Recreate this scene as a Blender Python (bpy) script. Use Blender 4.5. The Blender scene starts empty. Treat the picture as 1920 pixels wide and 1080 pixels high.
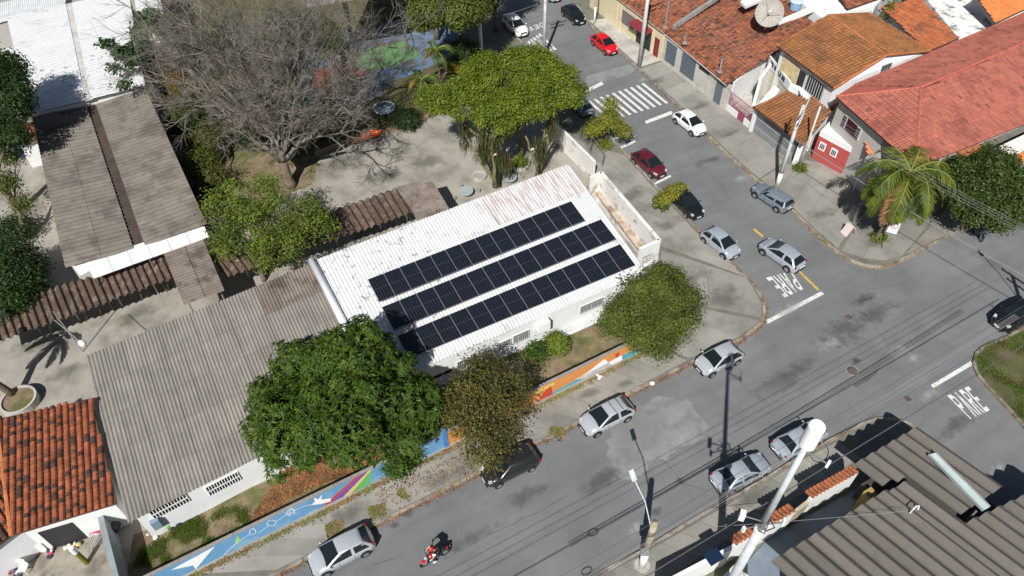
import bpy, bmesh, math, random
import numpy as np
from mathutils import Vector, Matrix
random.seed(7); RNG = np.random.default_rng(7)
rad = math.radians
scene = bpy.context.scene
COL = scene.collection
# ------------------------------------------------------------------ camera, sky, sun, exposure
CAM_H, FPX, PITCH, ROLL = 41.2, 1364.0, rad(42.5), rad(-1.0)
cd = bpy.data.cameras.new("camera"); cam = bpy.data.objects.new("camera", cd); COL.objects.link(cam)
cd.sensor_width = 36.0; cd.lens = 36.0 * FPX / 1920.0; cd.clip_end = 3000.0
cam.matrix_world = Matrix.Translation((0, 0, CAM_H)) @ Matrix.Rotation(PITCH, 4, 'X') @ Matrix.Rotation(ROLL, 4, 'Z')
scene.camera = cam
SUN_AZ, SUN_EL = rad(76.0), rad(46.0)          # shadows run towards SUN_AZ
sl = bpy.data.lights.new("sun", 'SUN'); sl.energy = 5.0; sl.angle = rad(0.53); sl.color = (1.0, 0.975, 0.935)
sun = bpy.data.objects.new("sun", sl); COL.objects.link(sun); sun.location = (-20, -60, 90)
ldir = Vector((math.cos(SUN_AZ) * math.cos(SUN_EL), math.sin(SUN_AZ) * math.cos(SUN_EL), -math.sin(SUN_EL)))
sun.rotation_euler = ldir.to_track_quat('-Z', 'Y').to_euler()
world = bpy.data.worlds.new("World"); scene.world = world; world.use_nodes = True
wn = world.node_tree; sky = wn.nodes.new('ShaderNodeTexSky'); sky.sky_type = 'NISHITA'; sky.sun_disc = False
sky.sun_elevation = SUN_EL
td = -ldir                                       # towards the sun
sky.sun_rotation = math.atan2(td.x, td.y)
bg = wn.nodes['Background']; bg.inputs['Strength'].default_value = 0.05
wn.links.new(sky.outputs[0], bg.inputs['Color'])
scene.view_settings.view_transform = 'Standard'; scene.view_settings.look = 'None'
scene.view_settings.exposure = 0.17; scene.view_settings.gamma = 1.0
try: scene.view_settings.use_curve_mapping = False
except Exception: pass
SD = Vector((math.cos(SUN_AZ), math.sin(SUN_AZ), 0))
# ------------------------------------------------------------------ survey: photo pixel + height -> place
_R = cam.matrix_world.to_3x3()
def ray(x, y): return _R @ Vector(((x - 960.0) / FPX, -(y - 540.0) / FPX, -1.0))
def G(x, y, z=0.0):
    d = ray(x, y); t = (z - CAM_H) / d.z
    return Vector((d.x * t, d.y * t, z))
def GS(x, y, h):                                 # a point of height h whose shadow falls at that pixel
    p = G(x, y, 0) - SD * (h / math.tan(SUN_EL)); p.z = h; return p
def onwall(A, B, x, y):                          # (s along A->B, z) where the line of sight meets the wall plane
    u = (B - A); u.z = 0; u.normalize(); n = Vector((-u.y, u.x, 0)); d = ray(x, y); o = Vector((0, 0, CAM_H))
    t = (A - o).dot(n) / d.dot(n); p = o + d * t
    return (p - A).dot(u), p.z
# ------------------------------------------------------------------ materials
MATS = {}
def mat(name, col, rough=0.85, var=0.18, scale=1.2, fine=14.0, col2=None, patch=0.0, pscale=0.6, island=0.0, idark=None, ifrac=0.0, icl=0.35,
        metal=0.0, spec=0.35, bump=0.0, coat=0.0, trans=0.0, emit=0.0, local=False, streak=None):
    if name in MATS: return MATS[name]
    m = bpy.data.materials.new(name); m.use_nodes = True; nt = m.node_tree; N = nt.nodes; L = nt.links
    b = N['Principled BSDF']; b.inputs['Roughness'].default_value = rough; b.inputs['Metallic'].default_value = metal
    b.inputs['Specular IOR Level'].default_value = spec; b.inputs['Coat Weight'].default_value = coat
    b.inputs['Coat Roughness'].default_value = 0.08
    if local:
        tc = N.new('ShaderNodeTexCoord'); P = tc.outputs['Object']
    else:
        ge = N.new('ShaderNodeNewGeometry'); P = ge.outputs['Position']
    def noise(s, det=4, r=0.55, stretch=None):
        n = N.new('ShaderNodeTexNoise'); n.inputs['Scale'].default_value = s; n.inputs['Detail'].default_value = det
        n.inputs['Roughness'].default_value = r
        if stretch:
            mp = N.new('ShaderNodeMapping'); mp.vector_type = 'TEXTURE'; mp.inputs['Scale'].default_value = stretch[:3]; mp.inputs['Rotation'].default_value = (0, 0, stretch[3])
            L.new(P, mp.inputs['Vector']); L.new(mp.outputs[0], n.inputs['Vector'])
        else: L.new(P, n.inputs['Vector'])
        return n.outputs['Fac']
    def ramp(f, a, b_, va=0.0, vb=1.0):
        r = N.new('ShaderNodeMapRange'); r.inputs['From Min'].default_value = a; r.inputs['From Max'].default_value = b_
        r.inputs['To Min'].default_value = va; r.inputs['To Max'].default_value = vb; r.clamp = True
        L.new(f, r.inputs['Value']); return r.outputs[0]
    def mix(fac, A, B, mode='MIX'):
        x = N.new('ShaderNodeMix'); x.data_type = 'RGBA'; x.blend_type = mode
        if isinstance(fac, float): x.inputs[0].default_value = fac
        else: L.new(fac, x.inputs[0])
        for i, v in ((6, A), (7, B)):
            if isinstance(v, tuple): x.inputs[i].default_value = (*v, 1)
            else: L.new(v, x.inputs[i])
        return x.outputs[2]
    c = tuple(col)
    if col2 and patch > 0:
        c = mix(ramp(noise(pscale, 6, 0.65), 0.62 - patch * 0.35, 0.70 - patch * 0.2), c, tuple(col2))
    if streak:
        c = mix(ramp(noise(streak[4], 5, 0.6, streak[:4]), 0.45, 0.75, 0.0, streak[6]), c, tuple(streak[5]))
    if island or idark:
        ge2 = N.new('ShaderNodeNewGeometry'); oi = N.new('ShaderNodeObjectInfo'); a0 = N.new('ShaderNodeMath'); a0.operation = 'ADD'; L.new(ge2.outputs['Random Per Island'], a0.inputs[0]); L.new(oi.outputs['Random'], a0.inputs[1]); a1 = N.new('ShaderNodeMath'); a1.operation = 'FRACT'; L.new(a0.outputs[0], a1.inputs[0]); isl = a1.outputs[0]
        if idark:
            a = N.new('ShaderNodeMath'); a.operation = 'ADD'; L.new(isl, a.inputs[0])
            L.new(ramp(noise(0.55, 4, 0.6), 0.35, 0.65, -icl, icl), a.inputs[1])
            c = mix(ramp(a.outputs[0], 1.0 - ifrac - 0.04, 1.0 - ifrac + 0.04), c, tuple(idark))
        if island:
            w = N.new('ShaderNodeTexWhiteNoise'); w.noise_dimensions = '1D'; L.new(isl, w.inputs['W'])
            g = ramp(w.outputs['Value'], 0, 1, 1 - island, 1 + island)
            cc = N.new('ShaderNodeCombineColor'); [L.new(g, cc.inputs[i]) for i in range(3)]
            c = mix(1.0, c, cc.outputs[0], 'MULTIPLY')
    if var:
        m1 = N.new('ShaderNodeMath'); m1.operation = 'MULTIPLY'
        L.new(ramp(noise(scale, 6, 0.6), 0.3, 0.7, 1 - var, 1 + var), m1.inputs[0])
        L.new(ramp(noise(fine, 3, 0.7), 0.3, 0.7, 1 - var * 0.5, 1 + var * 0.5), m1.inputs[1])
        cc = N.new('ShaderNodeCombineColor'); [L.new(m1.outputs[0], cc.inputs[i]) for i in range(3)]
        c = mix(1.0, c, cc.outputs[0], 'MULTIPLY')
    if isinstance(c, tuple): b.inputs['Base Color'].default_value = (*c, 1)
    else: L.new(c, b.inputs['Base Color'])
    if bump:
        bp = N.new('ShaderNodeBump'); bp.inputs['Strength'].default_value = bump; bp.inputs['Distance'].default_value = 0.05
        L.new(noise(fine, 4, 0.7), bp.inputs['Height']); L.new(bp.outputs[0], b.inputs['Normal'])
    if trans:
        out = N['Material Output']; t = N.new('ShaderNodeBsdfTranslucent'); ms = N.new('ShaderNodeMixShader'); ms.inputs[0].default_value = trans
        if isinstance(c, tuple): t.inputs['Color'].default_value = (*c, 1)
        else: L.new(c, t.inputs['Color'])
        L.new(b.outputs[0], ms.inputs[1]); L.new(t.outputs[0], ms.inputs[2]); L.new(ms.outputs[0], out.inputs['Surface'])
    MATS[name] = m; return m
# ------------------------------------------------------------------ mesh collector
WL = {}
class MB:
    def __init__(s): s.v = []; s.f = []
    def add(s, vs, fs):
        o = len(s.v); s.v += [tuple(p) for p in vs]; s.f += [tuple(i + o for i in f) for f in fs]; return s
    def box(s, c, d, R=None):
        x, y, z = d[0] / 2, d[1] / 2, d[2] / 2
        vs = [Vector((a * x, b * y, e * z)) for e in (-1, 1) for a, b in ((-1, -1), (1, -1), (1, 1), (-1, 1))]
        if R is not None: vs = [R @ p for p in vs]
        c = Vector(c)
        return s.add([p + c for p in vs], [(3, 2, 1, 0), (4, 5, 6, 7), (0, 1, 5, 4), (1, 2, 6, 5), (2, 3, 7, 6), (3, 0, 4, 7)])
    def prism(s, pts, z0, z1):
        n = len(pts); A = sum(pts[i][0] * pts[(i + 1) % n][1] - pts[(i + 1) % n][0] * pts[i][1] for i in range(n))
        if A < 0: pts = pts[::-1]
        zt = (lambda p: p[2]) if z1 is None else (lambda p: z1)
        vs = [(p[0], p[1], z0) for p in pts] + [(p[0], p[1], zt(p)) for p in pts]
        return s.add(vs, [tuple(range(n))[::-1], tuple(range(n, 2 * n))] + [(i, (i + 1) % n, n + (i + 1) % n, n + i) for i in range(n)])
    def poly(s, pts):
        n = len(pts); A = sum(pts[i][0] * pts[(i + 1) % n][1] - pts[(i + 1) % n][0] * pts[i][1] for i in range(n))
        if A < 0: pts = pts[::-1]
        return s.add(pts, [tuple(range(n))])
    def slab(s, q, t):                            # plate under the polygon q, thickness t along its normal
        q = [Vector(p) for p in q]; n = (q[1] - q[0]).cross(q[2] - q[0]).normalized()
        if n.z < 0: q = q[::-1]; n = -n
        k = len(q); return s.add(q + [p - n * t for p in q], [tuple(range(k)), tuple(range(k, 2 * k))[::-1]] + [(i, i + k, (i + 1) % k + k, (i + 1) % k) for i in range(k)])
    def tube(s, pts, rs, n=8, cap=True):
        pts = [Vector(p) for p in pts]
        if not isinstance(rs, (list, tuple)): rs = [rs] * len(pts)
        o = len(s.v); a = None
        for i, p in enumerate(pts):
            d = (pts[min(i + 1, len(pts) - 1)] - pts[max(i - 1, 0)]).normalized()
            if a is None: a = d.orthogonal().normalized()
            else: a = (a - d * a.dot(d)); a = a.normalized() if a.length > 1e-5 else d.orthogonal().normalized()
            b = d.cross(a)
            for k in range(n):
                t = 2 * math.pi * k / n; s.v.append(tuple(p + (a * math.cos(t) + b * math.sin(t)) * rs[i]))
        for i in range(len(pts) - 1):
            for k in range(n):
                s.f.append((o + i * n + k, o + i * n + (k + 1) % n, o + (i + 1) * n + (k + 1) % n, o + (i + 1) * n + k))
        if cap:
            s.f.append(tuple(o + k for k in range(n))[::-1]); e = o + (len(pts) - 1) * n; s.f.append(tuple(e + k for k in range(n)))
        return s
    def ball(s, c, r, nu=10, nv=6, z0=-1.0):
        c = Vector(c); r = Vector((r, r, r)) if not hasattr(r, '__len__') else Vector(r); o = len(s.v)
        for j in range(nv + 1):
            ph = -math.pi / 2 + math.pi * j / nv
            for i in range(nu):
                t = 2 * math.pi * i / nu; s.v.append((c.x + r.x * math.cos(ph) * math.cos(t), c.y + r.y * math.cos(ph) * math.sin(t), c.z + r.z * math.sin(ph)))
        for j in range(nv):
            for i in range(nu): s.f.append((o + j * nu + i, o + j * nu + (i + 1) % nu, o + (j + 1) * nu + (i + 1) % nu, o + (j + 1) * nu + i))
        return s
    def build(s, name, m, parent=None, smooth=False, kind=None, label=None, cat=None, group=None):
        me = bpy.data.meshes.new(name); L = WL.get(parent.name, Vector()) if parent else Vector()
        me.from_pydata([(p[0] - L.x, p[1] - L.y, p[2] - L.z) for p in s.v], [], s.f)
        me.validate(clean_customdata=False)
        me.materials.append(m)
        if smooth: me.polygons.foreach_set('use_smooth', [True] * len(me.polygons))
        me.update()
        return link(me, name, parent, kind, label, cat, group)
def link(me, name, parent=None, kind=None, label=None, cat=None, group=None):
    o = bpy.data.objects.new(name, me); COL.objects.link(o)
    if parent: o.parent = parent; WL[o.name] = WL.get(parent.name, Vector())
    if kind: o['kind'] = kind
    if label: o['label'] = label
    if cat: o['category'] = cat
    if group: o['group'] = group
    return o
def thing(name, label, cat, loc=(0, 0, 0), rz=0.0, group=None, kind=None):
    o = link(None, name, None, kind, label, cat, group); o.location = loc; o.rotation_euler = (0, 0, rz)
    WL[o.name] = Vector(loc) if rz == 0 else Vector(); o.empty_display_size = 0.3; return o
def struct(name): o = link(None, name, None, 'structure'); WL[o.name] = Vector(); return o
def copy_tree(o, parent=None):
    c = o.copy(); COL.objects.link(c)
    if parent: c.parent = parent
    for ch in list(o.children): copy_tree(ch, c)
    return c
def npmesh(name, V, F, m, parent, smooth=False, **k):
    me = bpy.data.meshes.new(name); L = WL.get(parent.name, Vector()) if parent else Vector()
    V = V - np.array(L); nf, w = F.shape
    me.vertices.add(len(V)); me.vertices.foreach_set('co', V.astype(np.float32).ravel())
    me.loops.add(nf * w); me.loops.foreach_set('vertex_index', F.astype(np.int32).ravel())
    me.polygons.add(nf); me.polygons.foreach_set('loop_start', np.arange(0, nf * w, w, dtype=np.int32))
    me.polygons.foreach_set('loop_total', np.full(nf, w, dtype=np.int32))
    me.materials.append(m); me.update(calc_edges=True)
    if smooth: me.polygons.foreach_set('use_smooth', [True] * nf)
    return link(me, name, parent, **k)
def bil(c, s, t):
    return (c[0] * (1 - s) + c[1] * s) * (1 - t) + (c[3] * (1 - s) + c[2] * s) * t
# ------------------------------------------------------------------ materials used
ASPH = mat('asphalt', (0.160, 0.165, 0.165), 0.9, 0.13, 0.35, 11.0, (0.185, 0.19, 0.188), 0.45, 0.10, bump=0.25, streak=(9, 0.9, 1, rad(28.5), 1.0, (0.120, 0.123, 0.125), 0.55))
ASPH_L = mat('worn_asphalt', (0.235, 0.24, 0.232), 0.9, 0.12, 1.2, 40.0, (0.19, 0.19, 0.185), 0.4, 0.8, bump=0.2)
ASPH_D = mat('dark_asphalt', (0.105, 0.10, 0.098), 0.9, 0.2, 2.0, 30.0, bump=0.2)
CONC = mat('pavement_concrete', (0.275, 0.262, 0.232), 0.9, 0.12, 0.5, 18.0, (0.20, 0.195, 0.17), 0.4, 0.22, island=0.10, bump=0.2)
JOINT = mat('pavement_joint', (0.165, 0.16, 0.135), 0.95, 0.2, 1.0, 9.0, (0.13, 0.135, 0.07), 0.35, 0.6)
CONC_W = mat('pale_concrete', (0.46, 0.44, 0.39), 0.9, 0.15, 0.9, 18.0, (0.33, 0.31, 0.27), 0.35, 0.6, bump=0.15)
YARD = mat('yard_concrete', (0.325, 0.302, 0.258), 0.92, 0.16, 0.5, 20.0, (0.22, 0.205, 0.17), 0.4, 0.3, bump=0.15)
KERB = mat('kerb_stone', (0.30, 0.27, 0.22), 0.9, 0.25, 1.5, 12.0, (0.17, 0.12, 0.075), 0.5, 1.6, island=0.15)
SOIL = mat('soil', (0.22, 0.165, 0.105), 0.95, 0.25, 0.9, 9.0, (0.10, 0.11, 0.035), 0.5, 0.5, bump=0.5)
LAWN = mat('lawn', (0.085, 0.088, 0.034), 0.95, 0.3, 0.9, 9.0, (0.125, 0.095, 0.055), 0.45, 0.5, bump=0.5)
EARTH = mat('earth', (0.16, 0.14, 0.10), 0.95, 0.25, 0.2, 3.0)
PAINT = mat('road_paint', (0.66, 0.66, 0.63), 0.8, 0.10, 2.0, 30.0, (0.36, 0.36, 0.35), 0.25, 3.0)
PAINT_Y = mat('yellow_road_paint', (0.55, 0.36, 0.08), 0.8, 0.15, 2.0, 30.0, (0.25, 0.2, 0.12), 0.3, 3.0)
WHITE = mat('white_wall', (0.74, 0.745, 0.735), 0.85, 0.04, 0.7, 8.0, (0.62, 0.60, 0.55), 0.10, 0.8)
MOULD = mat('mouldy_white_wall', (0.74, 0.72, 0.68), 0.88, 0.08, 0.8, 8.0, (0.34, 0.31, 0.26), 0.22, 0.7)
CREAM = mat('cream_wall', (0.62, 0.54, 0.36), 0.85, 0.08, 0.8, 8.0, (0.45, 0.38, 0.26), 0.2, 0.8)
GREYW = mat('grey_wall', (0.47, 0.45, 0.42), 0.85, 0.06, 0.8, 8.0)
STONEW = mat('pale_stone_facade', (0.50, 0.48, 0.43), 0.85, 0.10, 0.8, 12.0, (0.38, 0.36, 0.32), 0.3, 1.2)
REDW = mat('red_wall', (0.42, 0.085, 0.075), 0.8, 0.06, 0.9, 8.0)
WROOF = mat('white_roof_sheet', (0.66, 0.665, 0.665), 0.6, 0.05, 0.5, 8.0, (0.50, 0.49, 0.48), 0.14, 0.7)
WROOFT = mat('white_roof_sheet_spotted', (0.66, 0.665, 0.665), 0.6, 0.04, 0.5, 8.0, (0.25, 0.21, 0.20), 0.16, 2.4)
WROOFD = mat('stained_roof_sheet', (0.64, 0.62, 0.61), 0.7, 0.06, 1.0, 6.0, streak=(1.6, 0.22, 1, rad(-62), 0.9, (0.26, 0.16, 0.145), 0.85))
FIBRE = mat('fibre_cement', (0.245, 0.226, 0.198), 0.9, 0.12, 0.9, 9.0, island=0.09, bump=0.2, streak=(3.0, .35, 1, rad(-62), 1.0, (0.165, 0.15, 0.13), .75))
FIBRE_D = mat('dark_fibre_cement', (0.20, 0.165, 0.14), 0.9, 0.2, 0.9, 9.0, (0.11, 0.085, 0.07), 0.4, 0.8, island=0.12, bump=0.2)
FIBRE_O = mat('old_fibre_cement', (0.175, 0.155, 0.130), 0.9, 0.14, 0.9, 9.0, (0.11, 0.095, 0.08), 0.4, 0.5, island=0.10, bump=0.2)
CANAL = mat('channel_sheet', (0.135, 0.122, 0.108), 0.9, 0.18, 0.9, 12.0, (0.11, 0.098, 0.085), 0.45, 0.9, island=0.12, bump=0.2)
RUSTY = mat('mossy_brown_sheet', (0.100, 0.066, 0.048), 0.92, 0.25, 1.6, 12.0, (0.18, 0.145, 0.115), 0.3, 1.5, island=0.12, bump=0.2)
TILE = mat('clay_tile', (0.315, 0.097, 0.044), 0.85, 0.25, 2.2, 14.0, island=0.25, idark=(0.075, 0.042, 0.032), ifrac=0.24, icl=0.16)
TILE_D = mat('aged_clay_tile', (0.285, 0.100, 0.052), 0.88, 0.2, 0.8, 9.0, (0.17, 0.075, 0.045), 0.35, 0.4, island=0.28, idark=(0.10, 0.05, 0.038), ifrac=0.16, icl=0.15)
TILE_B = mat('brown_clay_tile', (0.29, 0.120, 0.045), 0.88, 0.15, 0.8, 9.0, (0.19, 0.09, 0.04), 0.35, 0.5, island=0.16)
TILE_R = mat('painted_red_tile', (0.385, 0.124, 0.086), 0.8, 0.16, 0.9, 12.0, (0.29, 0.092, 0.065), 0.35, 0.4, island=0.10, idark=(0.22, 0.08, 0.06), ifrac=0.06, icl=0.12)
TILE_O = mat('orange_tile', (0.60, 0.20, 0.06), 0.85, 0.12, 0.8, 9.0, island=0.12)
DECK = mat('roof_deck', (0.11, 0.05, 0.035), 0.95, 0.2)
RIDGE = mat('ridge_tile', (0.47, 0.16, 0.06), 0.85, 0.15, 2.0, 9.0, island=0.15)
RIDGE_R = mat('red_ridge_tile', (0.44, 0.12, 0.085), 0.85, 0.15, 2.0, 9.0, island=0.12)
DARK = mat('dark_metal', (0.03, 0.03, 0.035), 0.5, 0.05)
IRON = mat('iron', (0.16, 0.15, 0.15), 0.6, 0.1)
GALV = mat('galvanised', (0.42, 0.44, 0.46), 0.4, 0.08, metal=0.5)
GLASS = mat('window_glass', (0.012, 0.016, 0.02), 0.08, 0.0, spec=0.6)
SHUT = mat('grey_shutter', (0.12, 0.15, 0.18), 0.5, 0.06)
POLE = mat('pole_concrete', (0.55, 0.54, 0.51), 0.85, 0.12, 2.0, 14.0, (0.36, 0.35, 0.33), 0.3, 1.8)
WPOLE = mat('white_pole_paint', (0.52, 0.56, 0.58), 0.55, 0.12, 1.2, 8.0, (0.42, 0.46, 0.48), 0.35, 1.6)
PURE = mat('white_plastic', (0.82, 0.82, 0.82), 0.45, 0.02)
WIRE = mat('cable', (0.10, 0.10, 0.105), 0.7, 0.0)
WIRE_L = mat('pale_cable', (0.27, 0.265, 0.27), 0.6, 0.0)
BARK = mat('bark', (0.155, 0.115, 0.08), 0.95, 0.25, 3.0, 14.0, (0.27, 0.23, 0.18), 0.3, 2.0, bump=0.5)
BARK_G = mat('mossy_bark', (0.17, 0.15, 0.08), 0.95, 0.25, 3.0, 14.0, (0.10, 0.12, 0.03), 0.45, 2.0, bump=0.5)
TWIG = mat('pale_twig', (0.205, 0.185, 0.158), 0.95, 0.25, 1.0, 10.0, (0.12, 0.10, 0.08), 0.5, .5)
def leafmat(n, a, b, tr=0.3, var=0.28): return mat(n, a, 0.55, 0.2, 0.9, 6.0, b, 0.5, 0.8, island=var, trans=tr, spec=0.3)
LF_DARK = leafmat('mango_leaf', (0.072, 0.128, 0.013), (0.036, 0.080, 0.011), .3, .38)
LF_DARKY = leafmat('mango_young_leaf', (0.13, 0.17, 0.02), (0.09, 0.14, 0.018), .3, .3)
LF_OLIVE = leafmat('olive_leaf', (0.105, 0.140, 0.020), (0.070, 0.092, 0.018))
LF_BROWN = leafmat('dry_olive_leaf', (0.115, 0.115, 0.026), (0.085, 0.078, 0.026))
LF_YEL = leafmat('bright_leaf', (0.175, 0.220, 0.018), (0.115, 0.165, 0.014))
LF_FRESH = leafmat('fresh_leaf', (0.150, 0.205, 0.022), (0.085, 0.125, 0.022))
LF_ORANGE = leafmat('orange_leaf', (0.24, 0.155, 0.02), (0.14, 0.12, 0.02))
LF_DEEP = leafmat('deep_leaf', (0.040, 0.075, 0.016), (0.024, 0.045, 0.012))
LF_YOUNG = leafmat('yellow_young_leaf', (0.24, 0.23, 0.03), (0.14, 0.17, 0.02))
LF_PALM = leafmat('palm_leaf', (0.135, 0.165, 0.020), (0.055, 0.095, 0.014))
LF_DEAD = leafmat('dead_frond', (0.38, 0.19, 0.08), (0.26, 0.13, 0.06))
GRASSM = leafmat('grass_blade', (0.115, 0.19, 0.025), (0.17, 0.18, 0.05))
LITTER = leafmat('fallen_leaf', (0.28, 0.13, 0.05), (0.16, 0.08, 0.035), 0.1, 0.4)
def paint(n, c, metal=0.0, rough=0.3): return mat('car_paint_' + n, c, rough, 0.0, metal=metal, coat=0.8, spec=0.5, local=True)
P_SILVER = paint('silver', (0.50, 0.53, 0.56), 0.3, 0.28)
P_SILVERB = paint('bluish_silver', (0.41, 0.46, 0.51), 0.3, 0.28)
P_BLACK = paint('black', (0.008, 0.009, 0.011)); P_MAROON = paint('maroon', (0.10, 0.010, 0.018))
P_RED = paint('red', (0.62, 0.008, 0.015)); P_WHITE = paint('white', (0.80, 0.80, 0.79)); P_GREY = paint('grey', (0.028, 0.027, 0.028), 0.3)
P_OLD = paint('faded_blue_grey', (0.20, 0.245, 0.285), 0.3, 0.45)
TYRE = mat('tyre', (0.018, 0.018, 0.018), 0.85, 0.0); RIM = mat('alloy_rim', (0.42, 0.42, 0.43), 0.35, 0.0, metal=0.7)
CGLASS = mat('car_glass', (0.010, 0.016, 0.017), 0.06, 0.0, spec=0.7); TRIM = mat('black_trim', (0.02, 0.02, 0.02), 0.6, 0.0)
LAMP = mat('headlight_glass', (0.40, 0.42, 0.44), 0.12, 0.0); TAIL = mat('tail_light', (0.30, 0.008, 0.014), 0.2, 0.0)
PLATE = mat('plate_white', (0.7, 0.7, 0.7), 0.5, 0.0)
# ================================================================== GROUND, ROADS, PAVEMENTS
MB().poly([(-700, -500, -0.4), (700, -500, -0.4), (700, 900, -0.4), (-700, 900, -0.4)]).build('ground', EARTH, kind='structure')
b = MB(); b.prism([(-130, -60), (130, -60), (130, 190), (-130, 190)], -0.35, 0.0); b.build('road', ASPH, kind='structure')
def pxs(L, z=0.0): return [G(x, y, z) for x, y in L]
KZ = 0.14
kA = [(300, 1188), (517, 1077), (700, 985), (762, 955), (867, 902), (1007, 829), (1055, 810), (1182, 737), (1222, 718), (1295, 680), (1385, 640), (1410, 622), (1428, 605), (1434, 582), (1431, 566), (1423, 552), (1405, 527), (1372, 497), (1345, 470), (1310, 437), (1264, 382), (1232, 355), (1175, 292), (1135, 250), (1100, 212), (1040, 148), (960, 62), (897, -8), (840, -75)]
kB = [(1050, -30), (1100, 37), (1112, 54), (1160, 97), (1197, 129), (1270, 200), (1342, 270), (1385, 310), (1420, 340), (1485, 395), (1522, 433), (1545, 455), (1567, 472), (1595, 490), (1627, 501), (1650, 502), (1670, 498), (1690, 488), (1727, 469), (1790, 436), (1930, 368), (2080, 298)]
kC = [(900, 1205), (1122, 1079), (1200, 1037), (1335, 956), (1440, 896), (1495, 861), (1560, 825), (1602, 804), (1627, 791), (1652, 785), (1690, 789), (1715, 800), (1765, 850), (1815, 905), (1865, 960), (1915, 1012), (2000, 1105), (2060, 1180)]
kD = [(2100, 520), (1990, 582), (1920, 616), (1882, 637), (1850, 648), (1832, 660), (1824, 677), (1828, 698), (1845, 720), (1862, 738), (1890, 767), (1920, 802), (1985, 880), (2070, 985)]
def block(name, line, extra, m):
    pts = pxs(line) + [Vector(p) for p in extra]
    b = MB(); b.prism([(p.x, p.y) for p in pts], -0.05, KZ - 0.012); return b.build(name, m, kind='structure')
block('school_pavement', kA, [(-20, 150, 0), (-120, 150, 0), (-120, -20, 0), (-25, 4, 0)], JOINT)
block('corner_pavement', kB, [(100, 90, 0), (100, 150, 0), (0, 150, 0)], JOINT)
block('house_pavement', kC, [(60, 0, 0), (40, -30, 0), (-10, -20, 0)], JOINT)
block('verge', kD, [(75, 15, 0), (90, 40, 0)], LAWN)
def kerb(line, name):
    root = struct(name); P = pxs(line)
    seg = []; d = 0; acc = [0]
    for i in range(1, len(P)): acc.append(acc[-1] + (P[i] - P[i - 1]).length)
    def at(s):
        for i in range(1, len(P)):
            if s <= acc[i] or i == len(P) - 1: return P[i - 1].lerp(P[i], (s - acc[i - 1]) / (acc[i] - acc[i - 1]))
    s = 0
    while s < acc[-1] - 0.5:
        a, c = at(s + 0.012), at(s + 0.988); m = (a + c) / 2; dr = (c - a)
        dep = (Vector((0, 0, CAM_H)) - m).length
        x, y = m.x, m.y
        if y > 10 and dr.length > 0.3:
            R = Matrix.Rotation(math.atan2(dr.y, dr.x), 3, 'Z')
            MB().box((m.x, m.y, KZ / 2 - 0.02 + random.uniform(-0.008, 0.008)), (dr.length, 0.21, KZ + 0.05), R).build('kerb_stone', KERB, root)
        s += 1.0
kerb(kA, 'kerb'); kerb(kB, 'kerb'); kerb(kC, 'kerb'); kerb(kD, 'kerb')
def slabs(A, B, n, parent, rows=1, m=CONC, z=KZ, skip=()):
    """paving slabs between two lines on the pavement"""
    def sample(L, s):
        acc = [0]
        for i in range(1, len(L)): acc.append(acc[-1] + (L[i] - L[i - 1]).length)
        s *= acc[-1]
        for i in range(1, len(L)):
            if s <= acc[i] or i == len(L) - 1: return L[i - 1].lerp(L[i], (s - acc[i - 1]) / (acc[i] - acc[i - 1]))
    A, B = pxs(A), pxs(B)
    for i in range(n):
        for j in range(rows):
            if (i, j) in skip: continue
            g = 0.035
            q = []
            for s, t in ((i, j), (i + 1, j), (i + 1, j + 1), (i, j + 1)):
                a, c = sample(A, s / n), sample(B, s / n); q.append(a.lerp(c, t / rows))
            ce = sum(q, Vector()) / 4
            q = [p + (ce - p).normalized() * g for p in q]; h = z + random.uniform(-0.006, 0.010)
            MB().prism([(p.x, p.y) for p in q], z - 0.06, h).build('paving_slab', m, parent)
sp = struct('paving')
slabs([(350, 1079), (475, 1016), (605, 954), (695, 910), (837, 840), (1032, 744), (1092, 712), (1167, 677), (1222, 650)], [(520, 1070), (700, 981), (762, 951), (867, 898), (1007, 825), (1055, 806), (1182, 733), (1222, 714), (1288, 678)], 16, sp)
slabs([(1232, 650), (1240, 600), (1225, 560)], [(1292, 674), (1385, 634), (1424, 604)], 3, sp, 2)
slabs([(1225, 556), (1240, 500), (1237, 470)], [(1428, 598), (1428, 568), (1400, 524)], 3, sp, 2)
slabs([(1236, 462), (1185, 395), (1130, 330), (1075, 262)], [(1396, 520), (1306, 438), (1228, 357), (1172, 294)], 9, sp, 2)
ep = struct('paving')
slabs([(1150, 35), (1215, 88), (1240, 115)], [(1104, 40), (1162, 94), (1200, 128)], 4, ep, 1, CONC_W)
slabs([(1242, 117), (1300, 160), (1360, 208), (1408, 246), (1475, 303)], [(1202, 131), (1272, 197), (1344, 267), (1387, 307), (1423, 337)], 9, ep, 1, CONC)
slabs([(1478, 306), (1525, 300), (1580, 330), (1640, 355)], [(1425, 338), (1487, 391), (1526, 431), (1570, 468)], 5, ep, 2)
slabs([(1645, 357), (1700, 350), (1780, 372)], [(1576, 473), (1640, 494), (1690, 483)], 3, ep, 2)
slabs([(1788, 374), (1850, 345), (1940, 300)], [(1696, 480), (1792, 432), (1932, 364)], 4, ep, 2)
cp = struct('paving')
slabs([(1125, 1082), (1205, 1040), (1338, 962), (1440, 902), (1497, 867), (1570, 828)], [(1205, 1115), (1280, 1068), (1400, 990), (1510, 925), (1570, 890), (1610, 860)], 13, cp)
slabs([(1720, 815), (1765, 862), (1815, 915), (1865, 970), (1930, 1040)], [(1690, 835), (1740, 880), (1785, 930), (1830, 990), (1890, 1070)], 8, cp)
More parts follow.
